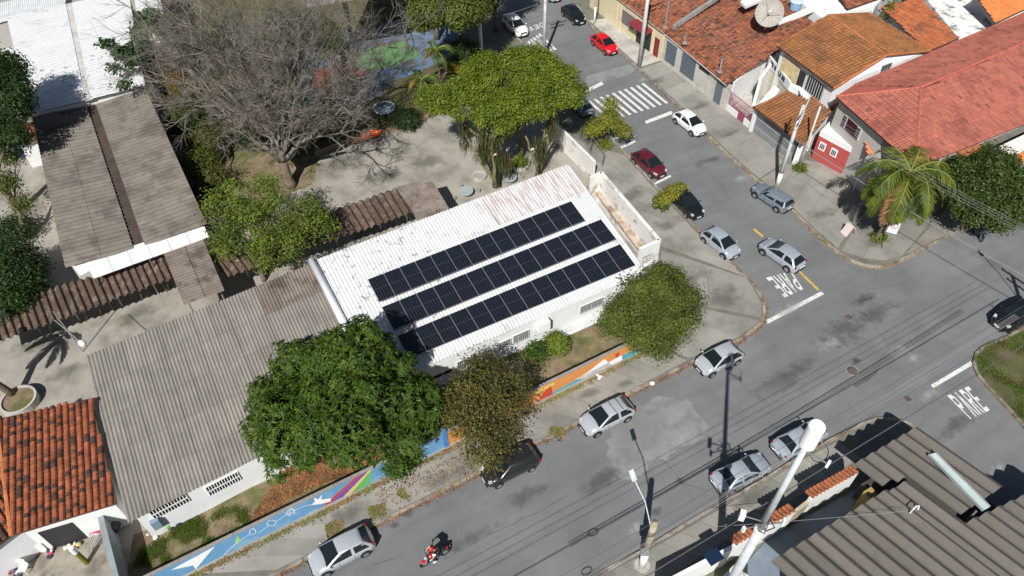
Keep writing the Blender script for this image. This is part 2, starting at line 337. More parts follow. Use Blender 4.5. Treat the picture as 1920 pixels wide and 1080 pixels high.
# yards, garden, court
def sheet(name, px, z, m): return MB().poly(pxs(px, z)).build(name, m, kind='structure')
sheet('school_yard', [(60, 1230), (352, 1079), (475, 1015), (695, 909), (1032, 743), (1222, 649), (1236, 480), (1130, 326), (1075, 263), (1030, 235), (905, 110), (760, -40), (200, -160), (-420, 100), (-420, 1150)], KZ + 0.004, YARD)
sheet('garden_strip', [(230, 1120), (350, 1076), (475, 1011), (695, 905), (1032, 739), (1218, 646), (1150, 575), (800, 720), (505, 900), (250, 1003)], KZ + 0.008, SOIL)
sheet('garden', [(596, 292), (690, 262), (802, 224), (870, 190), (905, 130), (860, 60), (760, -20), (560, -120), (270, -60), (330, 190), (340, 260), (400, 380), (520, 372), (585, 345)], KZ + 0.010, LAWN)
sheet('bare_earth', [(425, 290), (500, 270), (560, 296), (600, 290), (588, 342), (520, 372), (420, 372)], KZ + 0.013, SOIL)
court_b = mat('shaded_blue_court_paint', (0.13, 0.20, 0.29), 0.8, 0.15, .8, 8., (.10, .10, .09), .5, .5); court_g = mat('green_court_paint', (0.13, 0.25, 0.11), 0.8, 0.15, .8, 8., (.12, .13, .08), .35, .6); court_r = mat('red_court_paint', (0.27, 0.085, 0.07), 0.8, 0.15, .8, 8., (.14, .10, .07), .4, .6)  # court blue is darkened to carry the shade over it; its patches are leaf litter
sheet('sports_court', [(470, 230), (700, 185), (750, 150), (850, 105), (880, 10), (640, 60), (500, 120)], KZ + 0.014, court_b)
sheet('court_green_zone', [(640, 110), (715, 84), (762, 76), (790, 104), (742, 123), (640, 146), (600, 135)], KZ + 0.018, court_g)
sheet('court_red_zone', [(585, 135), (640, 116), (694, 135), (620, 170), (590, 165)], KZ + 0.022, court_r)
# road markings
rm = struct('road_marking')
def mark(px, m=PAINT, z=0.008, name='painted_line'): return MB().poly(pxs(px, z)).build(name, m, rm)
for l in [[(1437, 600), (1438, 608), (1546, 551), (1540, 546)], [(1745, 722), (1750, 728), (1824, 684), (1820, 677)], [(1209, 227), (1212, 232), (1263, 213), (1258, 208)], [(1094, 170), (1097, 175), (1132, 158), (1128, 153)],
          [(1150, 318), (1153, 321), (1190, 305), (1188, 302)], [(1226, 343), (1229, 346), (1259, 331), (1256, 328)], [(1163, 275), (1166, 278), (1192, 267), (1190, 263)],
          [(1142, 262), (1145, 265), (1178, 252), (1168, 240), (1166, 243), (1172, 251)]]: mark(l)
mark([(1412, 431), (1415, 428), (1432, 442), (1429, 445)], PAINT_Y, name='yellow_line'); mark([(1495, 508), (1498, 506), (1537, 543), (1533, 545)], PAINT_Y, name='yellow_line')
cwA, cwB = [(1101, 190), (1206, 156)], [(1144, 227), (1252, 193)]
for i in range(10):
    a = i / 9.0 * 0.965; w = 0.045
    q = []
    for t, (L0, L1) in ((0, cwA), (0, cwA), (1, cwB), (1, cwB)): pass
    A0 = G(*cwA[0], 0.008).lerp(G(*cwA[1], 0.008), a); A1 = G(*cwA[0], 0.008).lerp(G(*cwA[1], 0.008), a + w)
    B0 = G(*cwB[0], 0.008).lerp(G(*cwB[1], 0.008), a); B1 = G(*cwB[0], 0.008).lerp(G(*cwB[1], 0.008), a + w)
    MB().poly([A0, A1, B1, B0]).build('crossing_stripe', PAINT, rm)
GLY = {'P': [[(0, 0), (.25, 0), (.25, 1), (0, 1)], [(.25, .84), (.75, .84), (.75, 1), (.25, 1)], [(.25, .42), (.75, .42), (.75, .58), (.25, .58)], [(.75, .48), (1, .56), (1, .86), (.75, .94)]],
       'A': [[(0, 0), (.25, 0), (.62, 1), (.38, 1)], [(.75, 0), (1, 0), (.62, 1), (.45, .9)], [(.25, .25), (.75, .25), (.68, .4), (.32, .4)]],
       'R': [[(0, 0), (.25, 0), (.25, 1), (0, 1)], [(.25, .84), (.75, .84), (.75, 1), (.25, 1)], [(.25, .46), (.75, .46), (.75, .6), (.25, .6)], [(.75, .5), (1, .58), (1, .86), (.75, .94)], [(.45, .46), (.7, .46), (1, 0), (.74, 0)]],
       'E': [[(0, 0), (.25, 0), (.25, 1), (0, 1)], [(.25, .84), (1, .84), (1, 1), (.25, 1)], [(.25, .43), (.85, .43), (.85, .58), (.25, .58)], [(.25, 0), (1, 0), (1, .16), (.25, .16)]],
       'D': [[(0, 0), (.25, 0), (.25, 1), (0, 1)], [(.25, .84), (.7, .84), (.85, 1), (.25, 1)], [(.25, 0), (.85, 0), (.7, .16), (.25, .16)], [(.75, .1), (1, .2), (1, .8), (.75, .9)]],
       'V': [[(0, 1), (.25, 1), (.6, 0), (.4, 0)], [(.75, 1), (1, 1), (.6, 0), (.47, .12)]],
       'G': [[(0, .12), (.25, .12), (.25, .88), (0, .88)], [(.12, .84), (1, .84), (1, 1), (.12, 1)], [(.12, 0), (1, 0), (1, .16), (.12, .16)], [(.75, .16), (1, .16), (1, .5), (.75, .5)], [(.5, .4), (.75, .4), (.75, .52), (.5, .52)]],
       'S': [[(0, .5), (.25, .5), (.25, .9), (0, .9)], [(.1, .84), (1, .84), (1, 1), (.1, 1)], [(.25, .43), (1, .43), (1, .58), (.25, .58)], [(.75, .1), (1, .1), (1, .43), (.75, .43)], [(0, 0), (.9, 0), (.9, .16), (0, .16)]],
       'C': [[(0, .1), (.25, .1), (.25, .9), (0, .9)], [(.12, .84), (1, .84), (1, 1), (.12, 1)], [(.12, 0), (1, 0), (1, .16), (.12, .16)]],
       'O': [[(0, .1), (.25, .1), (.25, .9), (0, .9)], [(.75, .1), (1, .1), (1, .9), (.75, .9)], [(.1, .84), (.9, .84), (.9, 1), (.1, 1)], [(.1, 0), (.9, 0), (.9, .16), (.1, .16)]],
       'L': [[(0, 0), (.25, 0), (.25, 1), (0, 1)], [(.25, 0), (1, 0), (1, .16), (.25, .16)]]}
def lettering(txt, q, z=0.008, gap=0.2, m=PAINT):   # q: px of baseline start, baseline end, top end, top start
    c = [G(x, y, z) for x, y in q]; n = len(txt)
    for i, ch in enumerate(txt):
        mb = MB()
        for pg in GLY[ch]: mb.poly([bil(c, (i + u * (1 - gap)) / (n - gap), v) for u, v in pg])
        mb.build('painted_letter', m, rm)
lettering('PARE', [(1459, 510), (1434, 523), (1474, 557), (1505, 541)][0:0] or [(1483, 508), (1436, 521), (1471, 558), (1506, 542)])
lettering('PARE', [(1820, 786), (1856, 769), (1816, 724), (1776, 742)])
lettering('DEVAGAR', [(1016, 41), (950, 67), (958, 75), (1021, 49)], gap=0.28)
lettering('ESCOLA', [(1012, 62), (983, 82), (1010, 112), (1044, 92)], gap=0.3)
def jag(px, z, m, amp=.10):
    P = pxs(px, z); out = []
    for a, c in zip(P, P[1:] + P[:1]):
        k = max(1, int((c - a).length / .22))
        for i in range(k): out.append(a.lerp(c, i / k) + Vector((random.gauss(0, amp), random.gauss(0, amp), 0)))
    MB().poly(out).build('asphalt_patch', m, rm)
jag([(1137, 850), (1150, 800), (1185, 770), (1235, 742), (1290, 752), (1322, 790), (1326, 805), (1318, 820), (1262, 848), (1250, 862), (1222, 868), (1200, 902), (1165, 900)], 0.004, ASPH_L)
jag([(1400, 735), (1470, 700), (1500, 720), (1430, 757)], 0.004, mat('newer_asphalt', (0.125, 0.128, 0.13), 0.9, 0.12, 1.2, 40.0, bump=.2), .05)
MB().poly(pxs([(1100, 142), (1180, 120), (1192, 130), (1180, 140), (1100, 160)], 0.004)).build('asphalt_patch', ASPH_L, rm)
for l in [[(1600, 722), (1610, 716), (1640, 696), (1647, 688), (1645, 700), (1630, 712), (1604, 727)], [(1606, 563), (1634, 556), (1636, 560), (1612, 567)], [(1598, 674), (1604, 672), (1616, 676), (1604, 681)], [(1610, 583), (1628, 590), (1626, 593), (1612, 588)]]:
    MB().poly(pxs(l, 0.005)).build('tar_patch', ASPH_D, rm)
for c, r, sq, lb in (((1592, 594), 0.33, 1, 'square iron manhole cover in the middle of the crossroads'), ((1598, 695), 0.36, 0, 'round iron manhole cover beside the dark tar patch'), ((1703, 748), 0.27, 1, 'small square manhole cover before the painted stop line')):
    p = G(*c); t = thing('manhole_cover', lb, 'manhole cover', p, group='manhole covers in the crossroads')
    ring = []
    n = 4 if sq else 20
    for k in range(n): a = 2 * math.pi * (k + .5) / n + rad(28); ring.append((p.x + math.cos(a) * r, p.y + math.sin(a) * r))
    MB().prism([(p.x + (x - p.x) * 1.25, p.y + (y - p.y) * 1.25) for x, y in ring], -0.02, 0.006).build('frame', KERB, t)
    MB().prism(ring, -0.02, 0.013).build('lid', mat('cast_iron', (0.10, 0.075, 0.07), 0.8, 0.2), t)
# ================================================================== ROOFS AND WALLS
def sheets(parent, c, nc, nr, ribs, amp, m, drop=0.035, trap=False, skip=(), name='roof_sheet', mfun=None, zoff=0.0):
    """corrugated sheets laid over the quad c (c0-c1 = top edge, c3-c2 = eave), ribs running down the slope"""
    c = [Vector(p) for p in c]
    for j in range(nr):
        for i in range(nc):
            if (i, j) in skip: continue
            per = 4; n = ribs * per; vs = []; fs = []; jt = random.uniform(-0.004, 0.004); lift = zoff + jt
            s0, s1 = i / nc, (i + 1) / nc + (0.15 / ribs / nc if i < nc - 1 else 0); t0, t1 = j / nr, min(1.0, (j + 1) / nr + 0.02)
            for (t, dz) in ((t0, 0.0), (t1, drop if nr > 1 else 0)):
                for k in range(n + 1):
                    p = bil(c, s0 + (s1 - s0) * k / n, t); ph = k / per
                    w = (1.7 * abs(math.sin(math.pi * ph)) - .85) if not trap else (1 if (ph % 1) in (0.25, 0.5) else -1)
                    vs.append((p.x, p.y, p.z + amp * w + dz + lift + (0.008 if i % 2 else 0)))
            for k in range(n): fs.append((k, k + 1, n + 2 + k, n + 1 + k))
            e = len(vs); vs += [(x, y, z - 0.022) for x, y, z in vs[n + 1:2 * n + 2]]
            vs += vs[n + 1:2 * n + 2]
            for k in range(n): fs.append((e + n + 1 + k, e + n + 2 + k, e + k + 1, e + k))
            o = MB().add(vs, fs).build(name, mfun(i, j) if mfun else m, parent, smooth=not trap)
def walls(parent, top, z0, m, inset=0.0, zd=0.08, name='wall'):
    """solid wall block whose top follows the given points"""
    top = [Vector(p) for p in top]; ce = sum(top, Vector()) / len(top)
    q = []
    for p in top:
        d = (ce - p); d.z = 0; q.append(Vector((p.x, p.y, p.z - zd)) + d.normalized() * inset)
    return MB().prism([tuple(p) for p in q], z0, None).build(name, m, parent)
def tiles(parent, poly, tw, tl, m, indiv=0, deck=DECK, arch=0.045, name='tile', thick=0.12, lift=0.045, wf=.96):
    """barrel tiles over a planar polygon, eave = edge poly[0]-poly[1]"""
    P = [Vector(p) for p in poly]; u = (P[1] - P[0]).normalized(); ce_ = sum(P[2:], Vector()) / (len(P) - 2); n = u.cross(ce_ - P[0]).normalized()
    P = [Vector((p.x, p.y, P[0].z - (n.x * (p.x - P[0].x) + n.y * (p.y - P[0].y)) / n.z)) for p in P]
    if n.z < 0: n = -n
    w = n.cross(u)
    if (ce_ - P[0]).dot(w) < 0: w = -w
    P2 = [((p - P[0]).dot(u), (p - P[0]).dot(w)) for p in P]
    MB().slab([p - n * 0.02 for p in P], thick).build('roof_deck', deck, parent)
    x0, x1 = min(a for a, _ in P2), max(a for a, _ in P2); y0, y1 = min(a for _, a in P2), max(a for _, a in P2)
    def inside(x, y):
        r = False
        for i in range(len(P2)):
            (ax, ay), (bx, by) = P2[i], P2[i - 1]
            if (ay > y) != (by > y) and x < (bx - ax) * (y - ay) / (by - ay) + ax: r = not r
        return r
    allm = MB(); cnt = 0; pos = []
    nx, ny = int((x1 - x0) / tw) + 1, int((y1 - y0) / tl) + 1
    for j in range(ny):
        for i in range(nx):
            cx, cy = x0 + (i + .5) * tw, y0 + (j + .5) * tl
            if inside(cx, cy): pos.append((cx, cy))
    def tile(mb, cx, cy, o):
        jx, jz = random.uniform(-0.008, 0.008), random.uniform(-0.004, 0.008); vs = []
        for (dy, lz) in ((-tl * 0.56, lift), (tl * 0.5, 0.0)):
            for (dx, dz) in ((-.5, 0), (-.27, arch * .85), (0, arch), (.27, arch * .85), (.5, 0)):
                vs.append(o + u * (cx + dx * tw * wf + jx) + w * (cy + dy) + n * (dz + lz + jz))
        e = [p - n * 0.03 for p in vs[:5]]
        mb.add(vs + e, [(0, 1, 6, 5), (1, 2, 7, 6), (2, 3, 8, 7), (3, 4, 9, 8), (0, 10, 11, 1), (1, 11, 12, 2), (2, 12, 13, 3), (3, 13, 14, 4)])
    for k, (cx, cy) in enumerate(pos):
        if k < indiv: mb = MB(); tile(mb, cx, cy, P[0]); mb.build(name, m, parent)
        else: tile(allm, cx, cy, P[0])
    if allm.v: allm.build('tile_field', m, parent, kind='stuff')
def ridge(parent, a, b_, m=RIDGE, r=0.11, step=0.4):
    a, b_ = Vector(a), Vector(b_); L = (b_ - a).length; n = max(1, int(L / step)); d = (b_ - a) / n; mb = MB()
    for i in range(n):
        p, q = a + d * i, a + d * (i + 1.08); mb.tube([p, q], [r, r * 0.86], 6)
    mb.build('ridge_tiles', m, parent, kind='stuff')
def wbox(parent, A, B, s0, s1, z0, z1, m, name, out=0.03, thick=0.06):
    """box on the wall A->B, between distances s0..s1 and heights z0..z1, 'out' proud of the face (outside = to the right of A->B)"""
    u = (B - A); u.z = 0; u.normalize(); n = Vector((u.y, -u.x, 0)); c = A + u * (s0 + s1) / 2 + n * (out - thick / 2); c.z = (z0 + z1) / 2
    R = Matrix.Rotation(math.atan2(u.y, u.x), 3, 'Z')
    return MB().box(c, (abs(s1 - s0), thick, z1 - z0), R).build(name, m, parent)
def window(parent, A, B, bl, tr, panes=3, bars=0, frame=WHITE, glass=GLASS, name='window', grow=0.07, barm=IRON):
    s0, z0 = onwall(A, B, *bl); s1, z1 = onwall(A, B, *tr)
    if s1 < s0: s0, s1 = s1, s0
    if z1 < z0: z0, z1 = z1, z0
    if z1 - z0 < 0.3: z1 = z0 + 0.9
    f = wbox(parent, A, B, s0 - grow, s1 + grow, z0 - grow, z1 + grow, frame, name, 0.03, 0.08)
    w = (s1 - s0) / panes
    for k in range(panes):
        wbox(f, A, B, s0 + k * w + 0.02, s0 + (k + 1) * w - 0.02, z0, z1, glass, 'pane', 0.036, 0.02)
    if bars:
        mb = MB(); u = (B - A); u.z = 0; u.normalize(); n = Vector((u.y, -u.x, 0))
        for k in range(bars + 1):
            p = A + u * (s0 + (s1 - s0) * k / bars) + n * 0.10; mb.tube([(p.x, p.y, z0 - .04), (p.x, p.y, z1 + .04)], 0.016, 4)
        for zz in (z0, (z0 + z1) / 2, z1):
            a, c = A + u * s0 + n * 0.10, A + u * s1 + n * 0.10; mb.tube([(a.x, a.y, zz), (c.x, c.y, zz)], 0.016, 4)
        mb.build('window_bars', barm, f)
    return f
# ---- school building with solar panels
zt, zb = 4.5, 3.2
R1 = [G(585, 490, zt), G(1067, 307, zt), G(1214, 511, zb), G(706, 727, zb)]
# square up the hidden corner: left edge runs parallel to the right one

sb = thing('school_building', 'long white school building whose white corrugated roof carries the solar panels', 'building', G(900, 560, 0))
SK = lambda i, j: (WROOFD if (j == 0 and i >= 13) else (WROOFT if (i < 8 and j < 3) else WROOF))
sheets(sb, R1, 21, 4, 4, 0.042, WROOF, mfun=SK)
def inset(c, a): ce = sum(c, Vector()) / len(c); return [p + (Vector((ce.x, ce.y, p.z)) - p).normalized() * a for p in c]
W1 = inset(R1, 0.55); walls(sb, W1, 0.1, WHITE, zd=0.12)
SA, SB = Vector((W1[3].x, W1[3].y, 0)), Vector((W1[2].x, W1[2].y, 0))
for bl, tr, pn, br, gl in [((812, 711), (848, 690), 2, 0, GLASS), ((858, 690), (890, 665), 3, 8, None), ((932, 655), (957, 634), 3, 8, None), ((962, 643), (991, 618), 3, 8, None), ((1087, 587), (1131, 557), 4, 14, None)]:
    window(sb, SA, SB, bl, tr, pn, br, glass=gl or mat('pale_glass', (0.28, 0.34, 0.34), 0.2, 0.0))
MB().tube([R1[0] + Vector((0, 0, .12)), R1[3] + Vector((0, 0, .12))], 0.27, 10).build('gutter_pipe', mat('white_gutter', (0.78, 0.80, 0.82), 0.4, 0.05), sb, smooth=True)
s0, z0 = onwall(SA, SB, 1005, 617); s1, z1 = onwall(SA, SB, 1027, 598)
wbox(sb, SA, SB, s0, s1, z0, z0 + 0.7, PURE, 'air_conditioner', 0.40, 0.38); wbox(sb, SA, SB, s1, s1 + .05, z0 - .1, z0 + 0.75, DARK, 'bracket', 0.45, 0.45)
# roofless annex with a tall mouldy parapet
an = thing('roofless_annex', 'roofless white annex with tall peeling parapet walls beside the panelled roof', 'building', G(1180, 420, 0))
pa = [G(1108, 332, 3.4), G(1127, 322, 3.4), G(1237, 450, 3.4), G(1200, 466, 3.4)]
def wallseg(parent, a, b_, z0, z1, th, m, name='wall', zb1=None):
    a, b_ = Vector(a), Vector(b_); u = (b_ - a); u.z = 0; L = u.length; u.normalize(); n = Vector((-u.y, u.x, 0)) * th / 2
    q = [a - n, b_ - n, b_ + n, a + n]; zs = [z1, z1 if zb1 is None else zb1]; zs = [zs[0], zs[1], zs[1], zs[0]]
    return MB().prism([(p.x, p.y, z) for p, z in zip(q, zs)], z0, None).build(name, m, parent)
wallseg(an, pa[1], pa[2], 0.1, 3.4, 0.28, MOULD); wallseg(an, pa[0], pa[1], 0.1, 3.4, 0.24, MOULD)
for a, c, z0, z1 in ((0, .18, .1, 3.4), (.18, .75, .1, 1.3), (.18, .75, 2.4, 3.4), (.75, 1, .1, 3.4)):
    wallseg(an, pa[3].lerp(pa[2], a), pa[3].lerp(pa[2], c), z0, z1, 0.24, WHITE)
MB().slab([G(1105, 345, 1.6), G(1121, 338, 1.6), G(1222, 462, 1.6), G(1205, 478, 1.6)], 0.15).build('floor_slab', mat('annex_floor', (0.5, 0.42, 0.34), 0.9, 0.2, 1.2, 9.0, (0.3, 0.2, 0.14), 0.4, 1.0), an)
# boundary wall towards the crossing
bw = thing('boundary_wall', 'white boundary wall running from the annex towards the crossing', 'wall', G(1075, 320, 0))
wallseg(bw, G(1112, 340, 0), G(1036, 262, 0), 0.1, 2.2, 0.22, MOULD)
bw2 = thing('low_garden_wall', 'low white garden wall at the foot of the transformer pole', 'wall', G(870, 130, 0)); wallseg(bw2, G(838, 140, 0), G(906, 114, 0), 0.1, 0.9, 0.22, WHITE)
# solar panels
PA = [G(689, 524, 4.55), G(1071, 377, 4.55), G(1192, 497, 3.75), G(767, 672, 3.75)]
nrm = (PA[1] - PA[0]).cross(PA[3] - PA[0]); nrm.normalize(); nrm = nrm if nrm.z > 0 else -nrm
rows = [((689, 524), (1071, 377), (1097.5, 413), (711, 566)), ((715.5, 576), (1127, 411), (1156, 448), (738, 619.5)), ((744, 630), (1163, 457.5), (1192, 497), (767, 672))]
PANELM = mat('solar_cell', (0.010, 0.013, 0.020), 0.22, 0.15, 3.0, 10.0, spec=0.5)
PFRAME = mat('panel_frame', (0.27, 0.28, 0.30), 0.4, 0.05, metal=0.5); PLINE = mat('panel_line', (0.06, 0.065, 0.075), 0.4, 0.0)
ORD = ['first', 'second', 'third', 'fourth', 'fifth', 'sixth', 'seventh', 'eighth', 'ninth', 'tenth', 'eleventh', 'twelfth', 'thirteenth', 'fourteenth', 'fifteenth', 'sixteenth', 'seventeenth', 'eighteenth']
def onroof(x, y):
    d = ray(x, y); o = Vector((0, 0, CAM_H)); t = (PA[0] - o).dot(nrm) / d.dot(nrm); return o + d * t
RN = ['upper row nearest the ridge', 'middle row', 'lower row nearest the eave']
for r, q in enumerate(rows):
    c = [onroof(*p) for p in q]
    for k in range(14):
        qd = [bil(c, (k + .012) / 14, 0), bil(c, (k + .988) / 14, 0), bil(c, (k + .988) / 14, 1), bil(c, (k + .012) / 14, 1)]
        base = bil(c, (k + .5) / 14, 1.0)
        t = thing('solar_panel', 'black solar panel, %s from the gutter end in the %s' % (ORD[k], RN[r]), 'solar panel', base, group='solar panels on the white roof')
        MB().slab(qd, 0.04).build('frame', PFRAME, t)
        g = [bil(qd, a, e) + nrm * 0.004 for a, e in ((.02, .012), (.98, .012), (.98, .988), (.02, .988))]
        MB().poly(g).build('glass', PANELM, t)
        mb = MB()
        for e in range(1, 6): mb.poly([bil(g, e / 6 - .006, 0.01) + nrm * .004, bil(g, e / 6 + .006, 0.01) + nrm * .004, bil(g, e / 6 + .006, .99) + nrm * .004, bil(g, e / 6 - .006, .99) + nrm * .004])
        mb.poly([bil(g, 0.01, .494) + nrm * .006, bil(g, .99, .494) + nrm * .006, bil(g, .99, .506) + nrm * .006, bil(g, 0.01, .506) + nrm * .006])
        mb.build('cell_lines', PLINE, t, kind='stuff')
# ---- grey classroom block
R2 = [G(160, 668, 4.6), G(590, 492, 4.6), G(712, 742, 3.1), G(240, 982, 3.1)]
gb = thing('classroom_block', 'long classroom block under a weathered grey corrugated roof beside the big mango tree', 'building', G(400, 760, 0))
sheets(gb, R2, 14, 5, 5, 0.065, FIBRE, drop=.06, mfun=lambda i, j: FIBRE_D if (j == 0 and i >= 10) else FIBRE, zoff=0.0)
W2 = inset(R2, 0.5); walls(gb, W2, 0.1, WHITE, zd=0.14)
GA, GB = Vector((W2[3].x, W2[3].y, 0)), Vector((W2[2].x, W2[2].y, 0))
window(gb, GA, GB, (290, 972), (356, 938), 4, 0, frame=WHITE); window(gb, GA, GB, (394, 928), (452, 898), 4, 0)
for bl, tr in (((290, 972), (356, 938)), ((394, 928), (452, 898))):
    s0, z0 = onwall(GA, GB, *bl); s1, z1 = onwall(GA, GB, *tr); z1 = max(z1, z0 + .9); f = MB()
    u = (GB - GA).normalized(); n = Vector((u.y, -u.x, 0)); cx = (s0 + s1) / 2
    for k in range(13): p = GA + u * (s0 + (s1 - s0) * k / 12) + n * .06; f.tube([(p.x, p.y, z0), (p.x, p.y, z1)], .03, 4)
    a, c = GA + u * s0 + n * .06, GA + u * s1 + n * .06; f.tube([(a.x, a.y, (z0 + z1) / 2), (c.x, c.y, (z0 + z1) / 2)], .03, 4)
    f.build('window_grille', WHITE, gb)
wbox(gb, GA, GB, onwall(GA, GB, 283, 975)[0] - .1, onwall(GA, GB, 283, 975)[0] + .35, 1.2, 2.0, mat('blue_grey_panel', (.2, .27, .33), .5, .1), 'meter_cabinet', .3, .28)
# ---- old grey roof block with a white canopy
R3 = [G(60, 218, 4.4), G(272, 165, 4.4), G(387, 418, 4.2), G(122, 500, 4.2)]
ob = thing('old_block', 'old school block under two weathered brown-grey corrugated slopes with a dark valley', 'building', G(200, 380, 0))
for a, c, zc in ((0, .46, 0), (.54, 1, 0)):
    q = [bil(R3, a, 0), bil(R3, c, 0), bil(R3, c, 1), bil(R3, a, 1)]
    v = 1 if a == 0 else 0
    q[1 if v else 0] = q[1 if v else 0] - Vector((0, 0, .35)); q[2 if v else 3] = q[2 if v else 3] - Vector((0, 0, .35))
    # ribs run across the block, towards the valley
    qq = [q[3], q[0], q[1], q[2]] if v else [q[1], q[2], q[3], q[0]]
    qq = [q[0], q[3], q[2], q[1]] if v else [q[1], q[2], q[3], q[0]]
    sheets(ob, qq, 14, 2, 3, 0.12, FIBRE_O)
q = [bil(R3, .455, 0), bil(R3, .545, 0), bil(R3, .545, 1), bil(R3, .455, 1)]; MB().slab([p - Vector((0, 0, .42)) for p in q], .08).build('valley_gutter', mat('valley', (.07, .05, .04), .9, .3), ob)
walls(ob, inset(R3, .6), .1, GREYW, zd=.62)
R3c = [G(160, 492, 3.9), G(380, 416, 3.9), G(392, 444, 3.7), G(175, 522, 3.7)]
wc = thing('white_canopy', 'flat white canopy strip along the lower end of the old brown-grey roof', 'canopy', G(270, 480, 0))
for k in range(6): MB().slab([bil(R3c, k / 6 + .002, 0), bil(R3c, (k + 1) / 6 - .002, 0), bil(R3c, (k + 1) / 6 - .002, 1), bil(R3c, k / 6 + .002, 1)], .05).build('canopy_panel', PURE, wc)
MB().slab([G(137, 500, 3.85), G(165, 492, 3.85), G(176, 503, 3.8), G(150, 517, 3.8)], .05).build('canopy_panel', PURE, wc)
for p in ((175, 522), (385, 450), (280, 486)): w = G(*p, 3.7); MB().tube([(w.x, w.y, .1), (w.x, w.y, 3.62)], .05, 6).build('post', IRON, wc)
# ---- white roofed block at the top
R4 = [G(12, 30, 5.0), G(240, -18, 5.0), G(272, 160, 4.8), G(55, 214, 4.8)]
wb = thing('gymnasium', 'large block under a wide bright white roof behind the old brown-grey roof', 'building', G(140, 140, 0))
for a, c in ((0, .475), (.525, 1)):
    q = [bil(R4, a, 0), bil(R4, c, 0), bil(R4, c, 1), bil(R4, a, 1)]; sheets(wb, [q[0], q[3], q[2], q[1]], 10, 1, 4, .022, WROOF, mfun=lambda i, j: WROOF if i < 6 else WROOFT)
q = [bil(R4, .465, 0), bil(R4, .535, 0), bil(R4, .535, 1), bil(R4, .465, 1)]; MB().slab([p + Vector((0, 0, -.04)) for p in q], .08).build('valley_gutter', mat('dirty_white', (.52, .50, .47), .8, .2), wb)
walls(wb, inset(R4, .4), .1, WHITE, zd=.3)
w5 = thing('side_hall', 'white corrugated side hall behind the wide white roof', 'building', G(20, 100, 0))
R5 = [G(-60, 20, 4.4), G(128, -25, 4.4), G(122, 8, 4.2), G(-60, 60, 4.2)]; sheets(w5, R5, 10, 1, 5, .04, mat('grey_white_sheet', (.62, .64, .64), .6, .1)); walls(w5, inset(R5, .3), .1, GREYW, zd=.2)
R6 = [G(-60, 108, 3.6), G(24, 88, 3.6), G(52, 215, 3.4), G(-30, 250, 3.4)]; w6 = thing('lean_to', 'white corrugated lean-to beside the wide white roof', 'building', G(10, 170, 0)); sheets(w6, R6, 5, 2, 5, .04, WROOF); walls(w6, inset(R6, .3), .1, GREYW, zd=.2)
R7 = [G(247, -30, 4.6), G(292, -42, 4.6), G(312, 52, 4.4), G(262, 62, 4.4)]; w7 = thing('white_shed', 'white roofed shed between the wide white roof and the bare tree', 'building', G(285, 40, 0)); sheets(w7, [R7[0], R7[3], R7[2], R7[1]], 5, 1, 4, .03, WROOF); walls(w7, inset(R7, .3), .1, WHITE, zd=.2)
R8 = [G(292, 78, 3.2), G(330, 72, 3.2), G(338, 92, 3.1), G(298, 102, 3.1)]; w8 = thing('small_white_shed', 'small white roofed shed under the bare tree', 'building', G(315, 100, 0)); sheets(w8, R8, 3, 1, 4, .03, WROOF); walls(w8, inset(R8, .2), .1, WHITE, zd=.2)
gs = thing('blue_gate_house', 'small brick-red tiled gate house with a blue front beside the old roof', 'building', G(50, 290, 0))
tiles(gs, [G(30, 272, 3.0), G(72, 260, 3.0), G(66, 228, 3.3), G(22, 240, 3.3)], .25, .42, TILE_D); walls(gs, [G(32, 268, 2.9), G(70, 258, 2.9), G(62, 235, 2.9), G(26, 246, 2.9)], .1, WHITE)
ga, gc = G(38, 298, 0), G(76, 288, 0); wallseg(gs, ga, gc, .1, 1.9, .12, mat('blue_paint', (.03, .08, .32), .6, .1), 'blue_panel')
# ---- covered walkways (brown channel sheets)
def walkway(label, c, n, m, along, posts, amp=.09):
    t = thing('covered_walkway', label, 'walkway', Vector((sum((p for p in c), Vector()) / 4).to_tuple()[:2] + (0,)), group='covered walkways of the school')
    c = [Vector(p) for p in c]
    for i in range(n):
        per = 8; vs = []; s0, s1 = i / n, (i + 1) / n; j = random.uniform(-.02, .02)
        prof = (-1, -.9, .2, .95, 1.0, .95, .2, -.9, -1)
        te = 1 + random.uniform(-.02, .02)
        for tt in (0 - random.uniform(0, .03), te):
            for k in range(per + 1): p = bil(c, s0 + (s1 - s0) * k / per, tt); vs.append((p.x, p.y, p.z + amp * prof[k] + j))
        vs += [(x, y, z - .03) for x, y, z in vs[9:18]]
        MB().add(vs, [(k, k + 1, 10 + k, 9 + k) for k in range(per)] + [(9 + k, 10 + k, 19 + k, 18 + k) for k in range(per)]).build('channel_sheet', m, t)
    for s in posts:
        for tt in (.35,):
            p = bil(c, s, tt); p2 = bil(c, s, .95); MB().tube([(p.x, p.y, .1), (p.x, p.y, p.z - .1)], .06, 6).build('post', GALV, t)
            MB().tube([(p.x, p.y, p.z - .9), (p2.x, p2.y, p2.z - .12)], .035, 5).build('brace', GALV, t)
    return t
walkway('brown channel-roofed walkway running past the lone yard palm', [G(-60, 590, 2.9), G(306, 478, 2.9), G(326, 520, 2.7), G(-40, 655, 2.7)], 26, RUSTY, 0, (.25, .45, .68, .88))
walkway('brown channel-roofed walkway half hidden under the light green tree', [G(392, 478, 2.9), G(745, 352, 2.9), G(772, 398, 2.7), G(424, 520, 2.7)], 26, RUSTY, 0, (.12, .35, .6, .85))
